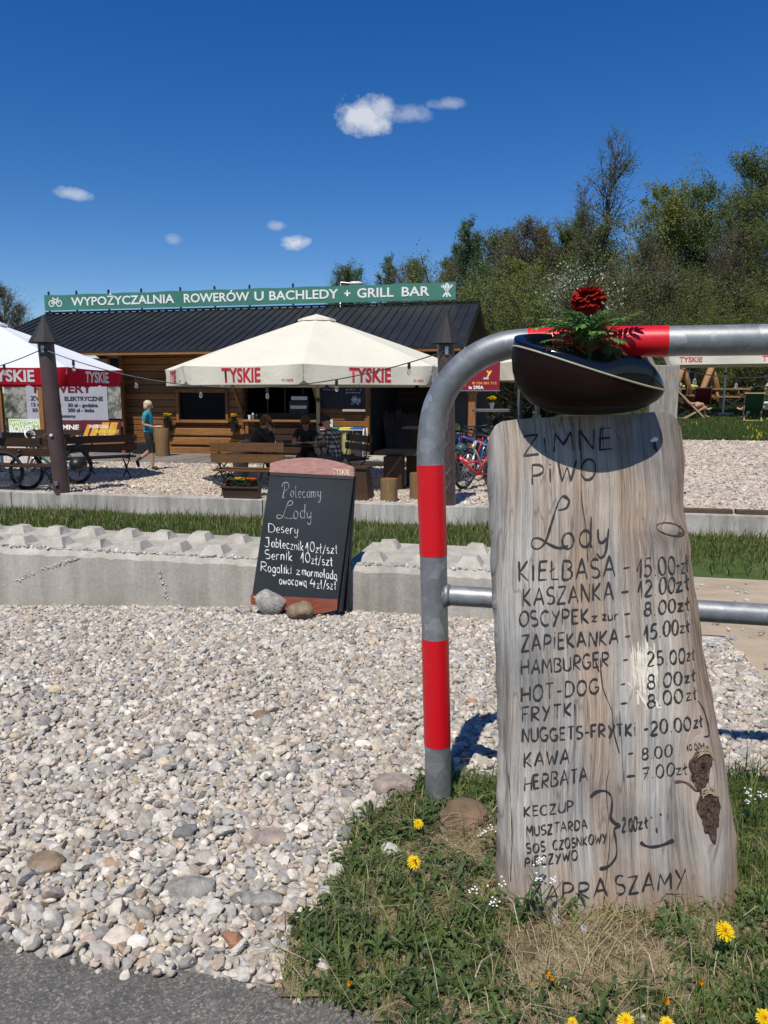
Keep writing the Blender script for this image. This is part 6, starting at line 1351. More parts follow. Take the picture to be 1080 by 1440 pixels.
WP = on_w(925, 690, 11.5)
lights('string_lights', 'string of bulbs from the weathered pale post across the lawn parasol', WP + Vector((.1, 0, 1.75)), on_y(1150, 505, 15.0), .25, 4)
def pale_post():
    u, w = to_uw(WP.x, WP.y); zt = on_w(925, 514, 11.5).z; root = site_thing('wooden_post', 'weathered pale square post with a split top behind the glossy pot', 'post', (u, w, -.5)); m = wood('bleached_post', (.30, .28, .25), (.46, .43, .39), 'Z', 3, .85, .4)
    MB().box((0, 0, (zt + .5) / 2), (.37, .3, zt + .5), bev=.015).build('beam', m, root); t = zt + .5
    for x, dx in ((-.12, -.12), (.08, -.1)): MB().bar((x, 0, t - .05), (x + dx, -.02, t + .16), .05, .05).build('fork', m, root)
pale_post()

# ------------------------------------------------------------------ red address sign
def address_sign():
    w = OW - 4.0 + .10
    a, zt = uz(640, 512, w); b, zb = uz(702.5, 550, w); root = site_thing('address_sign', 'red sign board with phone number and house number behind the barrier', 'sign', ((a + b) / 2, w, zb)); hh = zt - zb; W_ = b - a
    MB().box((0, 0, hh / 2 + .1), (W_, .03, hh + .2), bev=.004).build('panel', M('red_sign_paint', (.23, .006, .022), .4, var=.1, bump=0), root); MB().box((0, .0, .012), (W_ + .02, .036, .025)).build('trim', m_steel, root)
    c = (a + b) / 2
    def tx(s, p0, p1, py, h, m): u0 = uz(p0, py, w); u1 = uz(p1, py, w); text_mesh('lettering', s, h * 1.42, m, ((u0[0] + u1[0]) / 2 - c, -.018, u0[1] - zb), (1, 0, 0), (0, 0, 1), root, u1[0] - u0[0], .035)
    tx('y', 684, 692, 523.5, .16, m_yel); tx('.biz', 679, 687.5, 532, .05, m_wprint); tx('© 724 381 712', 664, 698.5, 539, .062, m_amber); tx('ie 290A', 659, 680, 545, .085, m_wprint)
    MB().box((-W_ * .1, .06, hh / 2), (W_ * .7, .06, .06)).build('sign_batten', m_steel, root)
    a2, z2 = uz(653, 488, w + .1); b2, z3 = uz(690, 511, w + .1); MB().box(((a2 + b2) / 2 - c, .1, (z2 + z3) / 2 - zb), (b2 - a2, .03, z2 - z3), bev=.004).build('upper_board', M('plywood', (.42, .29, .17), .75, scale=3), root)
address_sign()
# ------------------------------------------------------------------ beer-garden benches and tables (local space, facing +y)
m_bench = wood('varnished_bench_slat', (.13, .062, .024), (.24, .125, .05), 'X', 3, .45, .25)
m_bench_dk = wood('dark_brown_slat', (.045, .022, .014), (.085, .042, .026), 'X', 3, .45, .25)
def make_bench(L, slat, back=True):
    root = thing('garden_bench', 'wooden garden bench', 'bench', group='slatted garden benches on the terrace', local=True)
    for y in (-.17, -.02, .13): MB().box((0, y, .45), (L, .135, .035), bev=.006).build('seat_slat', slat, root)
    if back:
        for z in (.66, .84): MB().box((0, -.27 - (z - .6) * .15, z), (L, .03, .145), bev=.006).build('back_slat', slat, root)
    for x in (-L / 2 + .14, L / 2 - .14):
        m = MB()
        if back: m.tube([(x, -.20, .40), (x, -.245, .55), (x, -.30, .95)], .014, 8)
        m.tube([(x, -.22, .415), (x, .2, .415)], .014, 8); m.tube([(x, -.22, .41), (x, -.05, .25), (x, .05, .12), (x, .22, 0)], .014, 8); m.tube([(x, .2, .41), (x, .04, .25), (x, -.06, .12), (x, -.28, 0)], .014, 8); m.tube([(x - .012, -.12, .2), (x - .012, .0, .3), (x - .012, .12, .2)], .010, 6)
        m.build('metal_frame', m_black, root, True)
    return root
def make_table(L, W_, slat):
    root = thing('garden_table', 'wooden garden table', 'table', group='slatted garden tables on the terrace', local=True); n = 6
    for k in range(n): MB().box((0, -W_ / 2 + W_ * (k + .5) / n, .735), (L, W_ / n - .01, .035), bev=.006).build('top_slat', slat, root)
    for x in (-L / 2 + .2, L / 2 - .2):
        m = MB(); m.tube([(x, -W_ * .42, .71), (x, W_ * .42, .71)], .015, 8); m.tube([(x, -W_ * .4, .71), (x, 0, .4), (x, W_ * .42, 0)], .015, 8); m.tube([(x, W_ * .4, .71), (x, 0, .4), (x, -W_ * .42, 0)], .015, 8); m.build('metal_frame', m_black, root, True)
    return root
def place(o, p, rz): o.location = (p.x, p.y, h1(p.x, p.y)); o.rotation_euler = (0, 0, rz); return o
B0 = make_bench(1.25, m_bench); p = on_y(357, 690, 12.8); place(B0, p, R(-9)); B0['label'] = 'honey-brown bench seen from behind, beside the flower trough on the wall'
Bd = make_bench(1.6, m_bench_dk)
p = on_g(134, 674); place(Bd, p, R(38)); Bd['label'] = 'dark slatted bench by the white parasol, at an angle to the hut'
def bcopy(src, px, py, rz, lab):
    p = on_g(px, py); return dup(src, (p.x, p.y, h1(p.x, p.y)), R(rz), lab)
bcopy(Bd, 92, 652, -13, 'dark slatted bench standing along the printed banners')
bcopy(Bd, 20, 662, -13, 'dark slatted bench behind the teal bicycle'); bcopy(Bd, 25, 690, 170, 'dark slatted bench with its back to the low wall by the dark bicycle')
q = bcopy(B0, 325, 668, 78, 'honey-brown bench end-on at the table under the cream parasol'); 
Bt = make_bench(1.25, m_bench_dk); p = on_g(487, 672); place(Bt, p, R(118)); Bt['label'] = 'dark bench carrying the seated person in the plaid shirt'
bcopy(Bt, 408, 650, 180, 'dark bench on the far side of the table under the cream parasol')
T0 = make_table(1.7, .72, m_bench_dk); p = on_g(415, 676); place(T0, p, R(-13)); T0['label'] = 'dark wooden table where three people sit under the cream parasol'
p = on_g(85, 668); dup(T0, (p.x, p.y, h1(p.x, p.y)), R(-13), 'dark wooden table behind the brown post and bicycle'); TCUP = None
p = on_g(408, 676); o = MB().lathe([(.03, 0), (.042, .16), (.036, .16)], (p.x + .25, p.y, h1(p.x, p.y) + .765), 12).build('beer_glass', M('dark_beer', (.06, .03, .012), .15, bump=0), None, True, 40); tag(o, 'dark drink glass on the table before the man in the dark shirt', 'glass')

# rough stools and block table in the porch light
ub = lambda px, py: to_uw(*on_g(px, py)[:2])
u, w = ub(547, 705); stump(u, w, .36, .14, 'short round log stool close to the low wall', 'log stools in front of the porch', m_stump)
u, w = ub(586, 701); stump(u, w, .42, .12, 'round log stool half hidden by the curved barrier tube', 'log stools in front of the porch', m_stump)
def block_table():
    u, w = ub(560, 688); z = h1(*sw(u, w)[:2]); root = site_thing('log_table', 'rough table made of a wide plank on squared log blocks', 'table', (u, w, z))
    MB().box((-.02, .25, .66), (.82, .75, .07), bev=.015).build('top', m_oldplank, root)
    for x, y, s in ((-.05, -.12, .34), (.22, .45, .28)): MB().box((x, y, .31), (s, s * .9, .62), bev=.02).build('log_block', m_darkwood, root)
block_table()
def high_table():
    u, w = ub(590, 668); z = h1(*sw(u, w)[:2]); root = site_thing('bar_table', 'tall narrow dark table standing in the porch shade', 'table', (u, w, z)); MB().box((0, 0, 1.06), (.7, .6, .05), bev=.01).build('top', M('reddish_table_top', (.26, .14, .10), .6), root); MB().box((.02, 0, .52), (.3, .3, 1.04), bev=.02).build('leg', m_darkwood, root)
high_table()
def dark_chair():
    u, w = ub(505, 702); z = h1(*sw(u, w)[:2]); root = site_thing('wooden_stool', 'dark tapering wooden block stool behind the chalkboard', 'stool', (u, w, z)); mb = MB(); a, b = .21, .15
    mb.add([(-a, -a, 0), (a, -a, 0), (a, a, 0), (-a, a, 0), (-b, -b, .5), (b, -b, .5), (b, b, .5), (-b, b, .5)], [(0, 3, 2, 1), (4, 5, 6, 7), (0, 1, 5, 4), (1, 2, 6, 5), (2, 3, 7, 6), (3, 0, 4, 7)]); mb.build('body', m_darkwood, root); MB().box((0, 0, .52), (.36, .36, .04), bev=.01).build('seat', m_darkwood, root)
dark_chair()

# flower trough on the low wall, planter by the bench
def bloom(V, Fc, T, c, r, col, rd, n=22):
    for k in range(n): a = rd.uniform(0, 6.28); leaflet(V, Fc, T, Vector(c) + Vector((rd.gauss(0, r * .25), rd.gauss(0, r * .25), rd.gauss(0, r * .15))), Vector((math.cos(a), math.sin(a), rd.uniform(.1, .9))), Vector((0, 0, 1)), r, r * .8, tuple(x * rd.uniform(.8, 1.1) for x in col))
def trough():
    a = on_y(315, 702, 12.36); b = on_y(366, 702, 12.25); root = thing('flower_trough', 'long brown plastic trough of red, yellow and orange flowers on the low wall', 'planter', (a + b) / 2, None, True); L = (b - a).length; rz = math.atan2(b.y - a.y, b.x - a.x); root.rotation_euler = (0, 0, rz); root.location.z = -.5
    mb = MB(); mb.add([(-L / 2 + .02, -.07, 0), (L / 2 - .02, -.07, 0), (L / 2 - .02, .07, 0), (-L / 2 + .02, .07, 0), (-L / 2, -.1, .18), (L / 2, -.1, .18), (L / 2, .1, .18), (-L / 2, .1, .18)], [(0, 3, 2, 1), (4, 5, 6, 7), (0, 1, 5, 4), (1, 2, 6, 5), (2, 3, 7, 6), (3, 0, 4, 7)]); mb.box((0, 0, .175), (L + .03, .23, .03), bev=.006); mb.build('box', M('brown_plastic', (.06, .032, .022), .5, var=.15), root)
    rd = random.Random(4); V, Fc, T = [], [], []
    for _ in range(150): a_ = rd.uniform(0, 6.28); leaflet(V, Fc, T, Vector((rd.uniform(-L / 2 + .04, L / 2 - .04), rd.gauss(0, .04), .19 + rd.uniform(0, .09))), Vector((math.cos(a_), math.sin(a_), rd.uniform(0, .9))), Vector((0, 0, 1)), .09, .035, (.03, .075 * rd.uniform(.6, 1.4), .015))
    np_obj('foliage', np.array([v[:] for v in V]), np.array(Fc), 4, m_leaf, root, np.array(T))
    for x, col, nm in ((-.19, (.18, .008, .012), 'red'), (-.04, (.80, .60, .02), 'yellow'), (.02, (.80, .62, .02), 'yellow'), (.16, (.85, .20, .01), 'orange'), (.2, (.85, .22, .01), 'orange')):
        V, Fc, T = [], [], []; bloom(V, Fc, T, (x, -.04, .30 if nm != 'red' else .26), .05, col, rd, 40); np_obj('blossom', np.array([v[:] for v in V]), np.array(Fc), 4, m_petal, root, np.array(T))
trough()
def planter():
    p = on_g(338, 668); p = on_y(338, 640, 15.2); z = h1(p.x, p.y); root = thing('tall_planter', 'tan planter with yellow and white flowers behind the bench', 'planter', (p.x, p.y, z), None, True); hh = on_y(338, 626, 15.2).z - z
    MB().lathe([(.11, 0), (.2, hh - .03), (.215, hh - .02), (.2, hh)], n=16).build('pot', M('tan_planter', (.30, .22, .15), .7), root, True, 40); rd = random.Random(6)
    for x, col in ((-.16, (.78, .62, .02)), (-.08, (.78, .60, .02)), (.08, (.75, .75, .72)), (.17, (.72, .72, .70)), (.2, (.78, .62, .02))):
        V, Fc, T = [], [], []; bloom(V, Fc, T, (x, -.05, hh + .06), .07, col, rd, 34); np_obj('blossom', np.array([v[:] for v in V]), np.array(Fc), 4, m_petal, root, np.array(T))
    V, Fc, T = [], [], []
    for _ in range(60): a_ = rd.uniform(0, 6.28); leaflet(V, Fc, T, Vector((rd.uniform(-.18, .18), rd.gauss(0, .08), hh)), Vector((math.cos(a_), math.sin(a_), .5)), Vector((0, 0, 1)), .12, .05, (.03, .07, .015))
    np_obj('foliage', np.array([v[:] for v in V]), np.array(Fc), 4, m_leaf, root, np.array(T))
planter()

# ------------------------------------------------------------------ bicycles (local: rolls along +x)
m_tyre = M('tyre_rubber', (.02, .02, .02), .85, var=.2, bump=0); m_alu = M('bright_alloy', (.55, .56, .57), .3, .85, var=.1, bump=0)
def make_bike(label, frame_c, r=.35, suspension=True, step=False, bag=None, alloy=False):
    fm = M('bicycle_' + label.split()[0] + '_paint', frame_c, .3, var=.08, bump=0, coat=.4); root = thing('bicycle', label, 'bicycle', local=True, group='bicycles on the terrace'); wb = 1.08
    for x, nm in ((0, 'rear_wheel'), (wb, 'front_wheel')):
        t = MB().torus((x, 0, r), (0, 1, 0), r - .025, .026, 30, 8).build(nm, m_tyre, root, True); MB().torus((x, 0, r), (0, 1, 0), r - .06, .012, 30, 6).build('rim', m_alu if alloy else m_black, t, True); m = MB()
        for k in range(18): a = 2 * math.pi * k / 18; m.bar((x + .02 * math.cos(a + .6), .02 * (-1) ** k, r + .02 * math.sin(a + .6)), (x + (r - .065) * math.cos(a), 0, r + (r - .065) * math.sin(a)), .004, .004)
        m.cyl((x, -.06, r), (x, .06, r), .02, n=8); m.build('spoke', m_alu, t)
    bb = (.44, 0, r - .05); st = (.28, 0, .78 if not step else .62); hd = (.86, 0, .86); hb = (.90, 0, .72); f = MB(); f.tube([bb, st], .018, 8); f.tube([bb, hb], .026, 8); f.tube([hd, hb], .024, 8)
    f.tube([(st[0] + .02, 0, st[2] - .06), hd] if not step else [(.36, 0, .55), (.6, 0, .5), hb], .019, 8)
    for s in (-1, 1): f.tube([(bb[0], s * .03, bb[2]), (0, s * .06, r)], .011, 6); f.tube([(st[0], s * .02, st[2] - .08), (0, s * .06, r)], .010, 6)
    f.build('frame', fm, root, True); k = MB(); k.tube([hb, (.935, 0, .66)], .022, 8)
    for s in (-1, 1): k.tube([(.935, s * .055, .67), (.985, s * .06, .52), (wb, s * .06, r)], [.019, .017, .014], 8)
    k.build('fork', m_alu if suspension else fm, root, True); h = MB(); h.tube([hd, (.835, 0, .95), (.87, 0, .97)], .015, 8); h.tube([(.80, -.34, .98), (.85, -.2, .975), (.87, 0, .97), (.85, .2, .975), (.80, .34, .98)], .013, 8); h.build('handlebar', m_black, root, True)
    g = MB()
    for s in (-1, 1): g.tube([(.80, s * .23, .98), (.795, s * .345, .98)], .019, 8); g.tube([(.86, s * .2, .97), (.93, s * .26, .95)], .007, 5)
    g.build('grip', m_tyre, root, True); s = MB(); s.tube([st, (st[0] - .05, 0, st[2] + .14)], .014, 8); s.build('seat_post', m_black, root, True); c = (st[0] - .07, 0, st[2] + .16)
    MB().ell(c, (.14, .075, .035), 12, 6).build('saddle', m_black, root, True); cr = MB(); cr.torus(bb, (0, 1, 0), .085, .008, 20, 5); cr.bar((bb[0], .06, bb[2]), (bb[0] + .12, .07, bb[2] - .12), .02, .012); cr.bar((bb[0], -.06, bb[2]), (bb[0] - .12, -.07, bb[2] + .12), .02, .012); cr.box((bb[0] + .12, .11, bb[2] - .12), (.09, .08, .02)); cr.box((bb[0] - .12, -.11, bb[2] + .12), (.09, .08, .02)); cr.build('crank', m_black, root)
    fd = MB(); fd.tube([(wb + (r + .03) * math.cos(a), 0, r + (r + .03) * math.sin(a)) for a in np.linspace(1.2, 2.6, 8)], .02, 6); fd.build('mudguard', m_black if not step else fm, root, True)
    if bag: b_ = MB(); b_.ell((.93, 0, .84), (.075, .1, .085), 10, 7); b_.build('bar_bag', bag, root, True); cb = MB(); [cb.torus((.93, -.06 + .02 * i, .99), (.2 * i - .3, 1, .3), .085, .009, 18, 5) for i in range(4)]; cb.build('coiled_lock', m_whitep, root, True)
    return root
def bput(o, px, py, rz, lean=0.0, Y=None):
    p = on_g(px, py) if Y is None else on_y(px, py, Y); o.location = (p.x, p.y, h1(p.x, p.y)); o.rotation_euler = (lean, 0, R(rz)); return o
k1 = make_bike('teal mountain bicycle with a white coiled lock behind the brown post', (.10, .42, .36), bag=M('teal_bag', (.16, .42, .37), .7)); bput(k1, 112, 690, 240, R(4), 14.75)
k2 = make_bike('dark bicycle cut by the picture edge, front wheel behind the low wall', (.02, .02, .022)); bput(k2, 10, 690, 176, R(-3), 13.5)
k3 = make_bike('red step-through bicycle with its front mudguard by the low wall', (.50, .012, .02), step=True, suspension=False); bput(k3, 707, 700, 168, R(6), 13.0)
k4 = make_bike('silver bicycle leaning with its bright fork, among the hire bicycles', (.35, .36, .38), alloy=True); bput(k4, 694, 690, 232, R(-8), 14.4)
k5 = make_bike('blue bicycle between the red bicycles, half hidden by the plank', (.02, .10, .45)); bput(k5, 702, 680, 205, R(7), 15.2)
k6 = make_bike('tall red bicycle with bright red frame standing farther back', (.55, .015, .02), r=.37); bput(k6, 690, 658, 214, R(-4), 16.5)
k7 = make_bike('black bicycle farthest back in the hire row', (.015, .015, .016)); bput(k7, 704, 660, 222, R(4), 17.4)
def helmet(px, py, Y, c, lab): o = MB().ell(on_y(px, py, Y), (.11, .14, .09), 12, 8).build('bicycle_helmet', M('helmet_shell', c, .35, bump=0), None, True); tag(o, lab, 'helmet')
helmet(648, 630, 14.2, (.04, .10, .12), 'dark helmet hung on the silver bicycle handlebar'); helmet(640, 601, 15.6, (.30, .32, .05), 'yellow-green helmet on a bar behind the brown post')
o = MB().ell(on_y(110, 653, 14.6), (.16, .2, .15), 12, 8).build('black_bag', m_black, None, True); tag(o, 'black bag resting on the bench behind the brown post', 'bag')

# ------------------------------------------------------------------ people
m_skin = M('skin', (.46, .25, .17), .55, var=.08, bump=0); m_skin2 = M('tanned_skin', (.36, .19, .12), .55, var=.08, bump=0)
def skinned(name, V, E, Rr, mat, parent, sub=1, rootv=0):
    me = bpy.data.meshes.new(name); me.from_pydata([tuple(v) for v in V], E, []); ob = bpy.data.objects.new(name, me); COL.objects.link(ob); md = ob.modifiers.new('skin', 'SKIN'); md.use_smooth_shade = True; md.branch_smoothing = .6
    for i, r in enumerate(Rr): d = me.skin_vertices[0].data[i]; d.radius = (r, r) if not isinstance(r, tuple) else r; d.use_root = (i == rootv)
    sb = ob.modifiers.new('sub', 'SUBSURF'); sb.levels = sub; sb.render_levels = sub
    dg = bpy.context.evaluated_depsgraph_get(); m2 = bpy.data.meshes.new_from_object(ob.evaluated_get(dg)); bpy.data.objects.remove(ob); bpy.data.meshes.remove(me); m2.name = name; m2.materials.clear(); m2.materials.append(mat); m2.polygons.foreach_set('use_smooth', [True] * len(m2.polygons)); return link(name, m2, parent)
def person(label, loc, rz, J, tops, bottoms, hair, shoe=None, skin=None, sleeves=1.0, legs=1.0, scale=1.0, cap=None, fem=False, look=None):
    """J: joints in local space, x to the person's right, y ahead, z up"""
    skin = skin or m_skin; root = thing('person', label, 'person', loc, None, True); root.rotation_euler = (0, 0, rz); root.scale = (scale,) * 3; j = {k: Vector(v) for k, v in J.items()}
    V, E, Q = [], [], []
    def v(p, r, par=None): V.append(Vector(p)); Q.append(r); (E.append((par, len(V) - 1)) if par is not None else None); return len(V) - 1
    pe = v(j['pelvis'], .115); wa = v(j['pelvis'].lerp(j['chest'], .45), .112, pe); chv = v(j['chest'], .135, wa); sh = v(j['chest'].lerp(j['neck'], .62), .085, chv); nk = v(j['neck'], .052, sh)
    hd = j['head']; up = (hd - j['neck']).normalized(); fw = Vector(look or (0, 1, 0)).normalized(); jw = v(hd - up * .075 + fw * .022, .058, nk); md = v(hd + up * .005, (.078, .088), jw); tp = v(hd + up * .07 - fw * .012, .07, md)
    arms = {}
    for s in ('r', 'l'):
        a = v(j['sh' + s], .052, sh); b = v(j['sh' + s].lerp(j['el' + s], .5), .046, a); c = v(j['el' + s], .040, b); d = v(j['el' + s].lerp(j['wr' + s], .4), .037, c); e = v(j['wr' + s], .026, d); dr = (j['wr' + s] - j['el' + s]).normalized(); pm = v(j['wr' + s] + dr * .055, (.034, .020), e); sd = dr.cross(Vector((0, 0, 1))); sd = sd.normalized() if sd.length > .1 else Vector((1, 0, 0))
        for k, (o, l) in enumerate(((-.026, .065), (-.009, .08), (.009, .075), (.026, .06))):
            f = v(j['wr' + s] + dr * .085 + sd * o, .010, pm); v(j['wr' + s] + dr * (.085 + l) + sd * o * 1.1 - Vector((0, 0, .012 + .004 * k)), .007, f)
        t = v(j['wr' + s] + dr * .05 - sd * .04, .011, pm); v(j['wr' + s] + dr * .08 - sd * .055, .008, t)
        hp = v(j['hip' + s], .09, pe); th = v(j['hip' + s].lerp(j['kn' + s], .5), .078, hp); kn = v(j['kn' + s], .056, th); cf = v(j['kn' + s].lerp(j['an' + s], .32), .054, kn); an = v(j['an' + s], .036, cf); ft = (Vector(j['toe' + s]) - j['an' + s]); m_ = v(j['an' + s] + ft * .55, .036, an); v(j['toe' + s], .026, m_)
    body = skinned('body', V, E, Q, skin, root, 2)
    # clothes: the body's own surface where cloth covers it, lifted off the skin
    bones = dict(hips=(j['pelvis'] - (j['chest'] - j['pelvis']) * .12, j['pelvis'], .12), waist=(j['pelvis'], j['chest'], .12), yoke=(j['chest'], j['chest'].lerp(j['neck'], .62), .12), neck=(j['chest'].lerp(j['neck'], .62), hd, .06), head=(hd, hd + up * .1, .08))
    for s in 'rl':
        bones['arm' + s] = (j['sh' + s], j['el' + s], .05); bones['fore' + s] = (j['el' + s], j['wr' + s], .04); bones['hand' + s] = (j['wr' + s], j['wr' + s] + (j['wr' + s] - j['el' + s]).normalized() * .15, .04); bones['clav' + s] = (j['chest'].lerp(j['neck'], .62), j['sh' + s], .08)
        bones['thigh' + s] = (j['hip' + s], j['kn' + s], .08); bones['shin' + s] = (j['kn' + s], j['an' + s], .05); bones['foot' + s] = (j['an' + s], Vector(j['toe' + s]), .04)
    def owner(p):
        best = None
        for nm, (a, b, r) in bones.items():
            d = b - a; t = max(0, min(1, (p - a).dot(d) / d.length_squared)); q = (p - a - d * t).length / r
            if best is None or q < best[0]: best = (q, nm.rstrip('rl') if nm[:-1] in ('arm', 'fore', 'hand', 'clav', 'thigh', 'shin', 'foot') else nm, t)
        return best[1], best[2]
    own = [owner(v_.co) for v_ in body.data.vertices]
    def cloth(nm, mat, test, off):
        bm = bmesh.new(); bm.from_mesh(body.data); bm.verts.ensure_lookup_table(); bm.normal_update(); keep = [test(*o) for o in own]
        nv = [v_.normal.copy() for v_ in bm.verts]
        for v_, n_ in zip(bm.verts, nv): v_.co += n_ * off
        bmesh.ops.delete(bm, geom=[v_ for v_, k_ in zip(bm.verts, keep) if not k_], context='VERTS'); me = bpy.data.meshes.new(nm); bm.to_mesh(me); bm.free(); me.materials.clear(); me.materials.append(mat); me.polygons.foreach_set('use_smooth', [True] * len(me.polygons)); return link(nm, me, root)
    if bottoms: cloth('trousers', bottoms, lambda b_, t: b_ == 'hips' or (b_ == 'waist' and t < .30) or b_ == 'thigh' or (b_ == 'shin' and (t < .85 if legs > .6 else t < .05)) if legs > .4 else b_ == 'hips' or (b_ == 'waist' and t < .8) or (b_ == 'thigh' and t < .35), .011)
    if tops: cloth('shirt', tops, lambda b_, t: b_ == 'hips' and t > .2 or b_ in ('waist', 'yoke', 'clav') or (b_ == 'neck' and t < .12) or (b_ == 'arm' and (t < .62 if sleeves <= .6 else True)) or (b_ == 'fore' and sleeves > .6 and t < .92), .017)
    if shoe:
        for s in ('r', 'l'):
            f = Vector(j['toe' + s]) - j['an' + s]; skinned('shoe', [j['an' + s] - f * .25 - Vector((0, 0, .015)), j['an' + s] + f * .5, Vector(j['toe' + s])], [(0, 1), (1, 2)], [.047, .046, .036], shoe, root)
    Rm = Matrix((fw.cross(up).normalized(), (up.cross(fw.cross(up))).normalized(), up)).transposed(); e = lambda x, y, z: hd + Rm @ Vector((x, y, z))
    m = MB()
    for x in (-.03, .03): m.ell(e(x, .084, .0), (.011, .006, .006), 6, 5)
    m.build('eye', m_black, root, True); MB().ell(e(0, .098, -.022), (.013, .020, .022), 6, 5).build('nose', skin, root, True); MB().ell(e(0, .080, -.060), (.024, .008, .006), 6, 5).build('mouth', M('lip', (.30, .09, .08), .6, bump=0), root, True)
    for x in (-1, 1): MB().ell(e(.080 * x, .0, -.005), (.012, .02, .032), 6, 5).build('ear', skin, root, True)
    if hair:
        hm, ln = hair; V = []; mb = MB(); mb.ell(e(0, -.020, .032), (.098, .108, .092), 16, 10, Rm); mb.ell(e(0, -.040, -.012 - ln * .35), (.100, .078, .080 + ln * .45), 14, 8, Rm); mb.build('hair', hm, root, True)
    if cap: mb = MB(); mb.ell(e(0, -.012, .055), (.098, .112, .075), 14, 9, Rm); mb.box(e(0, .12, .045), (.15, .11, .012), Rm=Rm, bev=.004) if cap[1] else None; mb.build('cap', cap[0], root, True)
    return root
STAND = dict(pelvis=(0, 0, .93), chest=(0, .02, 1.26), neck=(0, .01, 1.46), head=(0, .035, 1.60))
m_teal = M('teal_cotton', (.02, .27, .35), .8, var=.15, scale=9); m_blk = M('black_cotton', (.012, .012, .014), .85, var=.2, bump=0); m_blond = M('blond_hair', (.62, .50, .32), .6, var=.3, scale=40); m_brownh = M('brown_hair', (.06, .03, .018), .6, var=.3, scale=40); m_grey_h = M('greying_hair', (.16, .14, .12), .6, var=.3, scale=40)
pw = on_g(211, 661)
WJ = dict(STAND, shr=(.17, 0, 1.40), elr=(.20, -.06, 1.14), wrr=(.15, .17, 1.08), shl=(-.17, 0, 1.40), ell=(-.22, .0, 1.13), wrl=(-.20, .03, .88), hipr=(.085, 0, .88), knr=(.09, .10, .50), anr=(.09, .10, .09), toer=(.10, .26, .035), hipl=(-.085, 0, .88), knl=(-.09, .02, .50), anl=(-.09, -.34, .22), toel=(-.09, -.30, .06))
WOM = person('walking woman in a teal T-shirt and black knee-length trousers', (pw.x, pw.y, h1(pw.x, pw.y)), R(-90), WJ, m_teal, m_blk, (m_blond, .05), M('dark_shoe', (.02, .02, .025), .6, bump=0), sleeves=.5, legs=.5, scale=.96, fem=True, look=(0, 1, -.15))
def phone():
    b = Matrix.Rotation(R(-90), 4, 'Z'); p = Vector((pw.x, pw.y, h1(pw.x, pw.y))) + (b @ Vector((.14, .30, 1.05))); o = MB().box(p, (.14, .07, .02), bev=.004).build('white_wallet', m_whitep); tag(o, 'small white wallet held by the walking woman', 'wallet')
phone()
def seated(lean=0.0, arms='table', z=.46): 
    d = dict(pelvis=(0, 0, z + .10), chest=(0, .05 + lean, z + .44), neck=(0, .09 + lean * 1.5, z + .62), head=(0, .15 + lean * 1.8, z + .75), hipr=(.09, .03, z + .09), hipl=(-.09, .03, z + .09), knr=(.12, .43, z + .07), knl=(-.12, .43, z + .07), anr=(.12, .40, .08), anl=(-.12, .44, .08), toer=(.13, .56, .03), toel=(-.13, .60, .03), shr=(.18, .06 + lean * 1.3, z + .56), shl=(-.18, .06 + lean * 1.3, z + .56))
    if arms == 'table': d.update(elr=(.24, .24 + lean, z + .33), ell=(-.24, .24 + lean, z + .33), wrr=(.12, .42 + lean, z + .36), wrl=(-.10, .42 + lean, z + .36))
    if arms == 'face': d.update(elr=(.20, .30 + lean, z + .34), ell=(-.22, .26 + lean, z + .32), wrr=(.07, .24 + lean * 1.6, z + .58), wrl=(-.10, .44 + lean, z + .35))
    return d
def sit(px, py, Y, rz, *a, **k):
    p = on_y(px, py, Y); return person(a[0], (p.x, p.y, h1(p.x, p.y)), rz, *a[1:], **k)
m_plaid = None
def plaid():
    m, nt, b, N, L = nodes('plaid_flannel'); tc = N('ShaderNodeTexCoord').outputs['Object']; s = N('ShaderNodeSeparateXYZ'); L(tc, s.inputs[0])
    def band(o, f):
        a = N('ShaderNodeMath'); a.operation = 'MULTIPLY'; L(o, a.inputs[0]); a.inputs[1].default_value = f; c = N('ShaderNodeMath'); c.operation = 'SINE'; L(a.outputs[0], c.inputs[0]); g = N('ShaderNodeMath'); g.operation = 'GREATER_THAN'; L(c.outputs[0], g.inputs[0]); g.inputs[1].default_value = 0; return g.outputs[0]
    ad = N('ShaderNodeMath'); L(band(s.outputs[2], 75), ad.inputs[0]); xy = N('ShaderNodeMath'); L(s.outputs[0], xy.inputs[0]); L(s.outputs[1], xy.inputs[1]); L(band(xy.outputs[0], 75), ad.inputs[1]); dv = N('ShaderNodeMath'); dv.operation = 'MULTIPLY'; L(ad.outputs[0], dv.inputs[0]); dv.inputs[1].default_value = .5
    r = ramp(N, [(0, (.02, .02, .022)), (.5, (.12, .115, .10)), (1, (.42, .40, .35))]); L(dv.outputs[0], r.inputs[0]); L(r.outputs[0], b.inputs['Base Color']); b.inputs['Roughness'].default_value = .9; return m
m_plaid = plaid(); m_shoe = M('dark_trainer', (.03, .03, .035), .6, bump=0)
sit(352, 660, 14.6, R(-62), 'seated person in dark clothes with a brown cap, hand to the face', seated(.10, 'face'), m_blk, m_blk, (m_brownh, .02), m_shoe, None, cap=(M('brown_cap', (.20, .085, .035), .7), True), look=(0, 1, -.2))
sit(433, 650, 15.5, R(178), 'seated man in a dark T-shirt facing the camera with lowered head', seated(.08), m_blk, M('dark_denim', (.02, .025, .04), .8), (m_brownh, .0), m_shoe, None, sleeves=.5, look=(0, 1, -.5))
sit(474, 660, 14.3, R(40), 'seated person in a black and cream plaid shirt and dark cap', seated(.10), m_plaid, M('grey_denim', (.06, .065, .08), .8), None, m_shoe, None, cap=(m_blk, True), look=(0, 1, -.1))
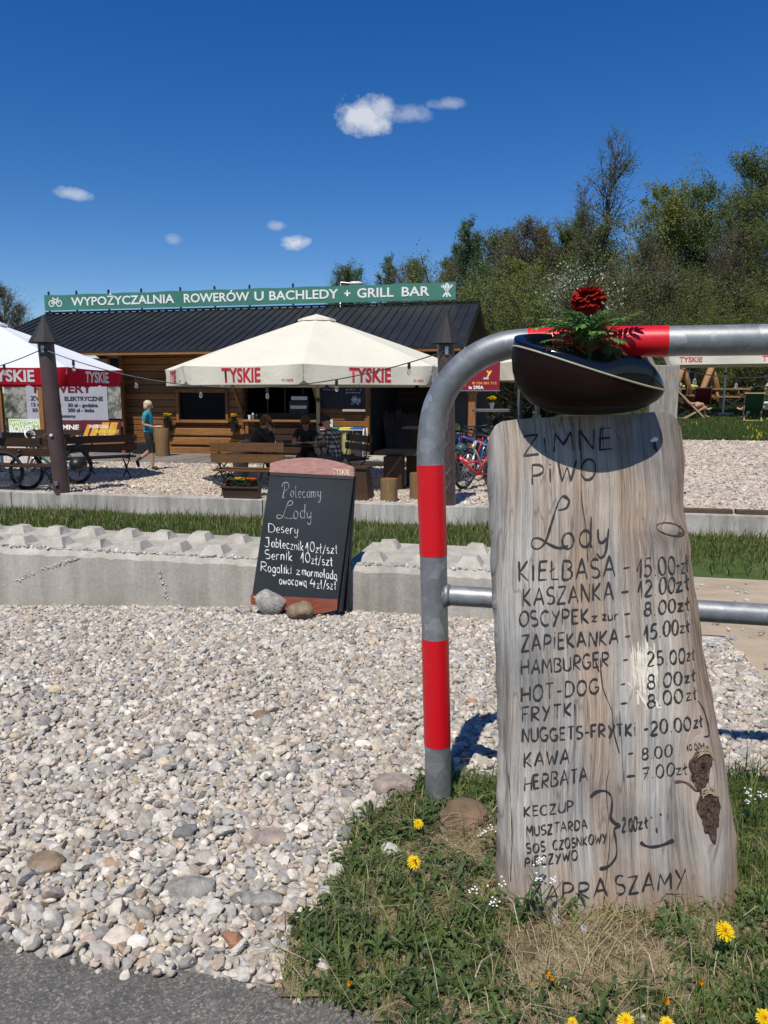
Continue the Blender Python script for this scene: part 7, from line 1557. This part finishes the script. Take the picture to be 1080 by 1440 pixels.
sit(716, 600, 23.0, R(165), 'dark-haired bearded man in an olive top sitting on the lawn behind the plank', seated(.05, z=max(.3, on_y(716, 566, 23.0).z - h1(on_y(716, 600, 23).x, 23.0) - .78)), M('olive_cotton', (.05, .05, .03), .85), m_blk, (m_brownh, .0), m_shoe, m_skin2)

# ------------------------------------------------------------------ lawn furniture, sunbathers, log swing, picnic tables
m_pale_w = wood('pale_beech', (.52, .36, .20), (.66, .48, .29), 'X', 3, .6, .15); m_sling_g = M('green_sling', (.012, .07, .035), .8, var=.2, bump=0); m_sling_r = M('dark_red_sling', (.16, .012, .02), .8, var=.2, bump=0)
def make_deckchair(label, sling):
    root = thing('deck_chair', label, 'deck chair', group='deck chairs on the lawn', local=True)
    for s in (-.27, .27):
        MB().bar((s, -.62, .88), (s, .42, .02), .03, .05).build('side_rail', m_pale_w, root); MB().bar((s * .9, -.36, .02), (s * .9, .45, .40), .03, .05).build('side_rail', m_pale_w, root)
    for y, z in ((-.62, .88), (.45, .40), (-.36, .04), (.40, .04)): MB().bar((-.29, y, z), (.29, y, z), .035, .035).build('cross_bar', m_pale_w, root)
    V = []; n = 12
    for i in range(n + 1): t = i / n; y = -.62 + 1.07 * t; z = .88 - .48 * t - .26 * math.sin(math.pi * t ** 1.2); V += [(-.25, y, z), (.25, y, z)]
    mb = MB(); mb.add(V, [(2 * i, 2 * i + 1, 2 * i + 3, 2 * i + 2) for i in range(n)]); mb.build('sling', sling, root, True); return root
def dput(o, px, py, Y, rz): p = on_y(px, py, Y); o.location = (p.x, p.y, h1(p.x, p.y)); o.rotation_euler = (0, 0, R(rz)); return o
d1 = make_deckchair('green deck chair with pale frame seen from behind, on the lawn', m_sling_g); dput(d1, 1057, 598, 24.5, -22)
d2 = make_deckchair('red deck chair carrying the sunbathing person', m_sling_r); dput(d2, 968, 592, 25.5, -75)
d3 = make_deckchair('dark red deck chair behind the sunbathing person', m_sling_r); dput(d3, 986, 588, 27.2, -20)
d4 = make_deckchair('green deck chair farther back under the lawn parasol', m_sling_g); dput(d4, 1040, 586, 28.0, 40)
RJ = dict(pelvis=(0, .02, .40), chest=(0, -.24, .62), neck=(0, -.36, .78), head=(0, -.38, .92), shr=(.18, -.32, .72), shl=(-.18, -.32, .72), elr=(.25, -.12, .50), ell=(-.25, -.10, .52), wrr=(.12, .18, .50), wrl=(-.10, .20, .52), hipr=(.09, .04, .38), hipl=(-.09, .04, .38), knr=(.10, .48, .50), knl=(-.08, .46, .52), anr=(.10, .62, .10), anl=(-.02, .78, .30), toer=(.10, .80, .04), toel=(.0, .92, .36))
p = on_y(966, 592, 25.45); person('sunbather in a black bathing suit reclining in a red deck chair', (p.x, p.y, h1(p.x, p.y)), R(-75), RJ, None, m_blk, (m_grey_h, .04), None, m_skin, legs=.3, look=(0, 1, .1))
p = on_y(1078, 596, 25.0); person('person in white trousers in a deck chair at the picture edge', (p.x, p.y, h1(p.x, p.y)), R(60), dict(RJ), M('white_cotton', (.66, .66, .64), .85), M('white_linen', (.62, .62, .60), .85), (m_brownh, .02), None, m_skin, look=(0, 1, .1))
m_logo_ = wood('peeled_orange_log', (.30, .16, .07), (.46, .27, .13), 'Z', 4, .7, .2)
def log_swing():
    Y = 29.5; root = thing('log_swing', 'garden swing frame built of peeled round logs', 'swing', on_y(960, 580, Y))
    for (x0, y0, x1, y1, dy) in ((940, 560, 963, 508, 0), (975, 565, 960, 508, 1.2), (977, 572, 1004, 508, 0), (1014, 568, 1000, 508, 1.2)):
        a = on_y(x0, y0, Y + dy); b = on_y(x1, y1, Y + .6); a.z = h1(a.x, a.y); MB().tube([a, b], .12, 10).build('leg', m_logo_, root, True)
    a = on_y(952, 512, Y + .6); b = on_y(1012, 512, Y + .6); MB().tube([a, b], .12, 10).build('top_beam', m_logo_, root, True)
    a = on_y(966, 556, Y + .6); b = on_y(996, 556, Y + .6); MB().bar(a, b, .5, .06).build('swing_seat', m_logo_, root)
    mb = MB()
    for q, r in ((a, on_y(970, 512, Y + .6)), (b, on_y(992, 512, Y + .6))): mb.tube([q, r], .012, 5)
    mb.build('chain', m_steel, root)
log_swing()
def make_picnic():
    root = thing('picnic_table', 'orange timber picnic table', 'picnic table', group='timber picnic tables on the lawn', local=True); MB().box((0, 0, .74), (1.9, .75, .06), bev=.01).build('table_top', m_logo_, root)
    for y in (-.72, .72): MB().box((0, y, .44), (1.9, .28, .06), bev=.01).build('seat', m_logo_, root)
    for x in (-.65, .65):
        for s in (-1, 1): MB().bar((x, s * .62, 0), (x, s * .25, .72), .1, .06).build('leg', m_logo_, root)
        MB().bar((x, -.8, .38), (x, .8, .38), .1, .06).build('cross_beam', m_logo_, root)
    return root
P0 = make_picnic(); dput(P0, 1020, 580, 30.5, 12); P0['label'] = 'orange timber picnic table behind the pole of the lawn parasol'
for px, py, Y, rz, lab in ((955, 580, 31.5, -20, 'orange timber picnic table with clothes lying on it'), (985, 578, 33.0, 30, 'orange timber picnic table under the log swing'), (1052, 578, 33.5, 0, 'orange timber picnic table nearest the picture edge')):
    p = on_y(px, py, Y); dup(P0, (p.x, p.y, h1(p.x, p.y)), R(rz), lab)
p = on_y(952, 560, 31.3); z = h1(p.x, p.y) + .78; o = MB().ell((p.x - .1, p.y, z + .12), (.28, .2, .16), 10, 6).build('folded_clothes', M('pale_blue_cloth', (.50, .55, .68), .9, var=.2), None, True); tag(o, 'pale blue clothes heaped on the picnic table', 'clothes')
o = MB().ell((p.x + .5, p.y, z + .06), (.34, .22, .09), 10, 6).build('folded_towel', M('yellow_green_towel', (.50, .52, .08), .9, var=.2), None, True); tag(o, 'yellow-green towel lying on the picnic table', 'towel')
def cable_reel():
    p = on_y(690, 590, 17.5); z = on_y(690, 577, 17.5).z; root = thing('round_bar_table', 'round grey standing table with a yellow flower behind the bicycles', 'table', (p.x, p.y, h1(p.x, p.y)), None, True); zz = z - h1(p.x, p.y); MB().lathe([(.40, zz - .03), (.43, zz - .02), (.43, zz + .02), (.40, zz + .03)], n=24).build('table_top', M('grey_laminate', (.12, .125, .12), .5, var=.1), root, True, 40); MB().lathe([(.12, zz - .12), (.03, zz - .2), (.03, .03), (.25, .02), (.25, 0)], n=14).build('pedestal', m_black, root, True, 40)
    V, Fc, T = [], [], []; rd = random.Random(3); bloom(V, Fc, T, (.02, 0, zz + .26), .09, (.80, .60, .02), rd, 40); np_obj('flower_head', np.array([v[:] for v in V]), np.array(Fc), 4, m_petal, root, np.array(T)); MB().lathe([(.04, 0), (.06, .14), (.05, .14)], (.02, 0, zz + .03), 12).build('vase', m_steel, root, True, 40)
cable_reel()
def gray_van():
    p = on_y(650, 600, 24.5); root = thing('garden_shed', 'dark grey storage shed behind the hire bicycles', 'shed', (p.x, p.y, h1(p.x, p.y)), None, True); root.rotation_euler = (0, 0, -SITE_A); m = M('dark_grey_cladding', (.05, .052, .056), .6, var=.2, scale=3)
    MB().box((0, 0, 1.0), (1.5, 1.2, 2.0), bev=.02).build('wall', m, root); MB().box((0, -.05, 2.05), (1.7, 1.5, .08), bev=.01).build('roof', m_roof, root); MB().box((.2, -.62, .9), (.7, .03, 1.7), bev=.005).build('door', M('shed_door', (.07, .072, .075), .6), root)
gray_van()
def stones_sack():
    p = on_g(643, 668); o = thing('stone_gabion', 'grey stone gabion block beside the brown post and bicycles', 'gabion', p, None, True); MB().box((0, .2, .45), (.34, .5, .9), bev=.05).build('stones', M('gabion_stone', (.26, .25, .24), .9, var=.45, scale=7, bump=.8), o)
stones_sack()
def street_lamp():
    Y = 40; b = on_y(476, 500, Y); root = thing('street_lamp', 'white-headed street lamp rising behind the hut roof', 'street lamp', (b.x, b.y, h1(b.x, b.y))); t = on_y(479, 397, Y); h = on_y(500, 398.5, Y); MB().tube([(b.x, b.y, h1(b.x, b.y)), t], [.07, .05], 8).build('pole', m_steel, root, True); MB().tube([t, h + Vector((-.2, 0, 0))], .03, 6).build('arm', m_steel, root); MB().ell(h, (.38, .2, .10), 12, 6).build('lamp_head', m_whitep, root, True)
street_lamp()
# ------------------------------------------------------------------ trees: trunk, limbs and twigs as tubes, crown as many leaf faces
m_barkg = M('grey_brown_bark', (.105, .085, .065), .9, var=.45, scale=6, bump=.4)
m_crown = attr_mat('spring_leaf', .6, trans=.38, spec=.25)
def make_tree(hgt, spread, seed, leafcol, nleaf, lsize, form='oval', bare=.1, start=.18, twig=1.0, name='tree'):
    rd = random.Random(seed); rg_ = np.random.default_rng(seed); root = thing(name, 'tree', 'tree', local=True); tk = MB(); tw = MB(); anchors = []
    trunk = [Vector((0, 0, 0))]; d = Vector((rd.uniform(-.05, .05), rd.uniform(-.05, .05), 1)).normalized(); n = 10; p = Vector()
    for i in range(n): d = (d + Vector((rd.gauss(0, .05), rd.gauss(0, .05), .05))).normalized(); p = p + d * hgt / n; trunk.append(p.copy())
    r0 = hgt * .013 + .03; tk.tube(trunk, [r0 * (1 - .93 * (i / n)) for i in range(n + 1)], 9)
    def prof(t):
        if form == 'oval': return math.sin(math.pi * min(1, max(0, (t - start * .5) / (1 - start * .5))) ** .8) ** .7
        if form == 'cone': return max(.10, (1 - t) ** .6) * 1.1
        if form == 'bush': return math.sqrt(max(0, 1 - t * t)) * 1.05
        if form == 'tall': return .25 + .75 * math.sin(math.pi * min(1, (t) ** 1.3)) * .6
        return 1
    nl = int(26 + hgt * 2.2)
    for i in range(nl):
        t = start + (.99 - start) * (i + rd.random()) / nl; k = min(n - 1, int(t * n)); o = trunk[k].lerp(trunk[k + 1], t * n - k); a = rd.uniform(0, 6.28); ln = spread * prof(t) * rd.uniform(.65, 1.12); rise = (rd.uniform(.7, 1.7) if form == 'oval' else rd.uniform(.35, 1.0)) if form != 'cone' else rd.uniform(.9, 2.0)
        if form == 'tall': rise = rd.uniform(.9, 1.8)
        dr = Vector((math.cos(a), math.sin(a), rise)).normalized(); pts = [o]; q = o.copy(); dd = dr.copy(); m = 5
        for s in range(m): dd = (dd + Vector((rd.gauss(0, .16), rd.gauss(0, .16), rd.gauss(.06, .12)))).normalized(); q = q + dd * ln / m; pts.append(q.copy())
        rb = r0 * (1 - .9 * t) * .5 + .008; tk.tube(pts, [rb * (1 - .85 * s / m) for s in range(m + 1)], 5, False)
        for s in range(int((4 + ln * 2.0) * twig)):
            u = rd.uniform(.2, 1.0); kk = min(m - 1, int(u * m)); o2 = pts[kk].lerp(pts[kk + 1], u * m - kk); d2 = (dd + Vector((rd.gauss(0, .7), rd.gauss(0, .7), rd.gauss(.15, .5)))).normalized(); l2 = rd.uniform(.35, 1.1) * min(1.4, .3 + ln * .5); mid = o2 + d2 * l2 * .5 + Vector((0, 0, rd.uniform(-.03, .06))); e = o2 + d2 * l2; tw.tube([o2, mid, e], [.015, .011, .006], 3, False)
            if rd.random() > bare * (1.6 if t > .85 else 1): anchors += [(o2.lerp(e, q_), l2 * .16) for q_ in (.3, .5, .65, .8, .92, 1.0)]
    tk.build('trunk', m_barkg, root, True); tq = np.array([v[:] for v in tw.v]); tf = np.array(tw.f)
    A = np.array([a[0][:] for a in anchors]); S = np.array([a[1] for a in anchors]); idx = rg_.integers(0, len(A), nleaf); C = A[idx] + rg_.normal(0, 1, (nleaf, 3)) * (S[idx] * .8 + .03)[:, None]
    C[:, 2] = np.maximum(C[:, 2], .05)
    a = rg_.normal(size=(nleaf, 3)); a /= np.linalg.norm(a, axis=1)[:, None]; b = np.cross(a, rg_.normal(size=(nleaf, 3))); b /= np.linalg.norm(b, axis=1)[:, None]; sz = lsize * rg_.uniform(.6, 1.35, nleaf)
    V = np.stack([C - a * sz[:, None] * .6, C + b * sz[:, None] * .34, C + a * sz[:, None] * .6, C - b * sz[:, None] * .34], 1); cols = np.array(leafcol); ti = rg_.integers(0, len(cols), len(A)); c = cols[ti[idx]] * rg_.uniform(1.1, 2.0, nleaf)[:, None]
    np_obj('crown', np.concatenate([V.reshape(-1, 3), tq]), np.concatenate([np.arange(nleaf * 4).reshape(-1, 4), tf + nleaf * 4]), 4, m_crown, root, np.concatenate([np.repeat(c, 4, 0), np.tile([[.15, .125, .095]], (len(tq), 1))])); return root
OL = [(.085, .115, .032), (.07, .10, .03), (.11, .135, .04), (.09, .10, .04)]; DK = [(.06, .09, .032), (.07, .105, .04), (.085, .105, .045)]; YG = [(.13, .15, .03), (.10, .13, .028), (.16, .16, .045)]; BR = [(.12, .105, .058), (.14, .12, .065), (.09, .09, .045)]; BG = [(.075, .12, .06), (.09, .135, .065), (.07, .11, .06)]
WH = [(.40, .40, .33), (.34, .35, .27), (.10, .14, .05), (.09, .13, .05)]
PT = dict(
    round=(make_tree(10, 3.2, 1, OL, 34000, .08, 'oval', .15, .12), 10), cone=(make_tree(10, 2.8, 2, BG, 30000, .075, 'cone', .1, .08), 10),
    thin=(make_tree(10, 2.8, 3, BR, 13000, .07, 'oval', .35, .2, 2.6), 10), tall=(make_tree(14, 2.8, 4, DK, 5200, .08, 'tall', .55, .22, 2.0), 14),
    yellow=(make_tree(9, 3.0, 5, YG, 28000, .075, 'oval', .12, .1), 9), dense=(make_tree(11, 3.6, 6, DK + BG, 42000, .085, 'oval', .08, .1), 11),
    bush=(make_tree(3.2, 2.4, 7, OL + YG, 40000, .036, 'bush', .05, .02, 1.3, 'shrub'), 3.2), bush2=(make_tree(3.2, 2.3, 8, BR + OL, 24000, .034, 'bush', .25, .02, 1.8, 'shrub'), 3.2), white=(make_tree(3.4, 1.3, 9, WH, 3800, .055, 'oval', .05, .08, 1.2, 'shrub'), 3.4))
HT = {}
for k_, (o_, h_) in PT.items():
    zz = np.concatenate([np.array([v.co.z for v in c_.data.vertices]) for c_ in o_.children if c_.name.startswith('trunk')]); HT[k_] = float(np.percentile(zz, 99.5))
used = set()
def plant(kind_, px, top, Y, rz, label, base=None, wide=1.0, group='spring trees at the edge of the lawn'):
    o, hh = PT[kind_]; hh = max(hh * .8, HT[kind_]); q = on_y(px, top, Y); zb = h1(q.x, q.y) if base is None else base; s = (q.z - zb) / hh; sc = (s * wide, s * wide, s)
    if kind_ in used: r = dup(o, (q.x, q.y, zb), R(rz), label, group, sc)
    else:
        used.add(kind_); r = o; r.location = (q.x, q.y, zb); r.rotation_euler = (0, 0, R(rz)); r.scale = sc; r['label'] = label; r['group'] = group
    if o.name.startswith('shrub'): r['category'] = 'shrub'
    return r
TR = [('tall', 846, 193, 42, 0, 'tall sparse tree with bare twiggy top, the highest in the row', 1.05), ('tall', 826, 262, 43, 120, 'thin dark tree with bare limbs beside the highest tree', .9), ('yellow', 903, 283, 41, 0, 'yellow-green tree in fresh leaf beyond the highest sparse tree', 1.0), ('dense', 1012, 262, 40, 0, 'large dark green tree with a broad crown', 1.0), ('round', 1062, 236, 42, 40, 'tall olive tree at the picture edge above the barrier tube', .85),
      ('cone', 655, 322, 46, 0, 'pointed bluish green tree above the hut gable', .9), ('cone', 700, 338, 47, 90, 'second pointed tree standing in the row behind the barrier corner', .85), ('thin', 735, 316, 45, 0, 'twiggy brownish tree half in leaf above the glossy pot', 1.0), ('thin', 768, 326, 47, 140, 'twiggy grey-brown tree between the pointed trees and the highest one', .95), ('round', 800, 312, 48, 200, 'rounded olive tree just before the highest sparse tree', .85), ('cone', 678, 340, 50, 200, 'small pointed tree squeezed between two pointed neighbours', .9), ('thin', 948, 290, 43, 60, 'bare-topped tree with a crooked side branch', .85), ('dense', 975, 330, 44, 160, 'shorter dark tree under the broad dark crown', .9), ('yellow', 870, 330, 45, 200, 'yellow-green tree behind the red flower', .9),
      ('thin', 905, 345, 38, 250, 'young twiggy tree in front of the yellow-green tree', .8), ('round', 1085, 275, 38, 300, 'olive tree cut by the picture edge', .9), ('thin', 1035, 330, 37, 20, 'twiggy tree in front of the broad dark crown', .9), ('round', 600, 376, 60, 10, 'distant low tree just over the end of the banner', .8), ('cone', 620, 368, 62, 60, 'distant pointed tree over the banner end', .8), ('thin', 580, 376, 64, 90, 'distant thin tree over the words on the banner', .9),
      ('cone', 537, 369, 70, 30, 'distant pointed tree behind the hut roof, beside a rounded one', .9), ('dense', 505, 380, 72, 50, 'distant rounded tree behind the street lamp', .9), ('thin', 484, 384, 72, 10, 'distant bare tree at the end of the far group', .7), ('thin', 6, 408, 60, 200, 'bare distant tree at the edge of the picture beyond the white parasol', 1.0), ('cone', 634, 352, 49, 150, 'pointed bluish tree at the near end of the row over the banner corner', 1.0), ('round', 718, 330, 48, 280, 'rounded feathery tree between the two twiggy brownish trees and the pointed ones', .9), ('cone', 752, 330, 49, 20, 'bluish green tree tucked between two twiggy brownish trees', .9), ('round', 785, 336, 47, 120, 'rounded olive tree left of the highest sparse tree group', .9), ('thin', 645, 350, 47, 310, 'twiggy young tree leaning against the pointed one above the gable', .9), ('thin', 24, 432, 66, 20, 'small bare distant tree next to the hut roof corner', .8), ('round', 830, 350, 44, 77, 'olive tree filling the gap under the highest tree', 1.0), ('dense', 745, 370, 50, 300, 'dark low tree behind the white-blossomed shrub', 1.1), ('yellow', 700, 380, 44, 20, 'yellow-green tree low behind the hut gable', 1.1)]
for (kd, px, top, Y, rz, lab, wd) in TR: plant(kd, px, top, Y, rz, lab, None, wd)
plant('white', 797, 394, 33, 0, 'shrub covered in white blossom behind the red flower', None, 1.1, 'shrubs at the edge of the lawn'); plant('white', 776, 425, 34, 100, 'small white-blossomed shrub beside the larger one', None, 1.0, 'shrubs at the edge of the lawn'); plant('white', 868, 428, 36, 200, 'thin shrub with scattered white blossom in the dark wood edge', None, .8, 'shrubs at the edge of the lawn')
BU = [('bush', 690, 412, 34, 'big olive-green willow shrub beside the hut gable'), ('bush', 735, 430, 33, 'olive shrub in front of the big willow shrub'), ('bush', 660, 440, 37, 'green shrub right behind the hut gable edge'), ('bush2', 770, 415, 36, 'brownish twiggy shrub beside the white blossom'), ('bush2', 850, 400, 36, 'brown twiggy shrub behind the red flower'), ('bush2', 905, 395, 37, 'tall brown twiggy shrub above the red tube band'), ('bush', 950, 420, 36, 'olive shrub above the grey end of the tube'), ('bush2', 990, 390, 38, 'large brownish shrub under the broad dark crown'), ('bush2', 1040, 400, 36, 'twiggy shrub above the lawn parasol'), ('bush', 1080, 420, 35, 'olive shrub cut by the picture edge'), ('bush2', 930, 440, 34, 'low brown shrub behind the log swing'), ('bush', 1010, 450, 33.5, 'low olive shrub behind the picnic tables'), ('bush2', 880, 450, 34, 'low twiggy shrub behind the pale post'), ('bush2', 1070, 455, 34, 'low brown shrub behind the deck chairs'), ('bush', 820, 440, 35, 'green shrub low between blossom and pot'), ('bush2', 700, 460, 38, 'dull shrub low behind the big willow shrub'), ('bush2', 785, 455, 39, 'dull brown shrub low behind the pot'), ('bush', 965, 480, 33, 'dark green shrub low behind the log swing beam'), ('bush', 1045, 490, 34.5, 'dark green shrub low behind the lawn parasol pole'), ('bush', 640, 455, 44, 'distant shrub seen past the gable edge')]
for k, (kd, px, top, Y, lab) in enumerate(BU): plant(kd, px, top, Y, 47 * k, lab, None, 1.15, 'shrubs at the edge of the lawn')
plant('bush', 12, 575, 34, 80, 'green shrub seen past the end of the printed banners', None, 1.2, 'shrubs at the edge of the lawn')
clean_flags()
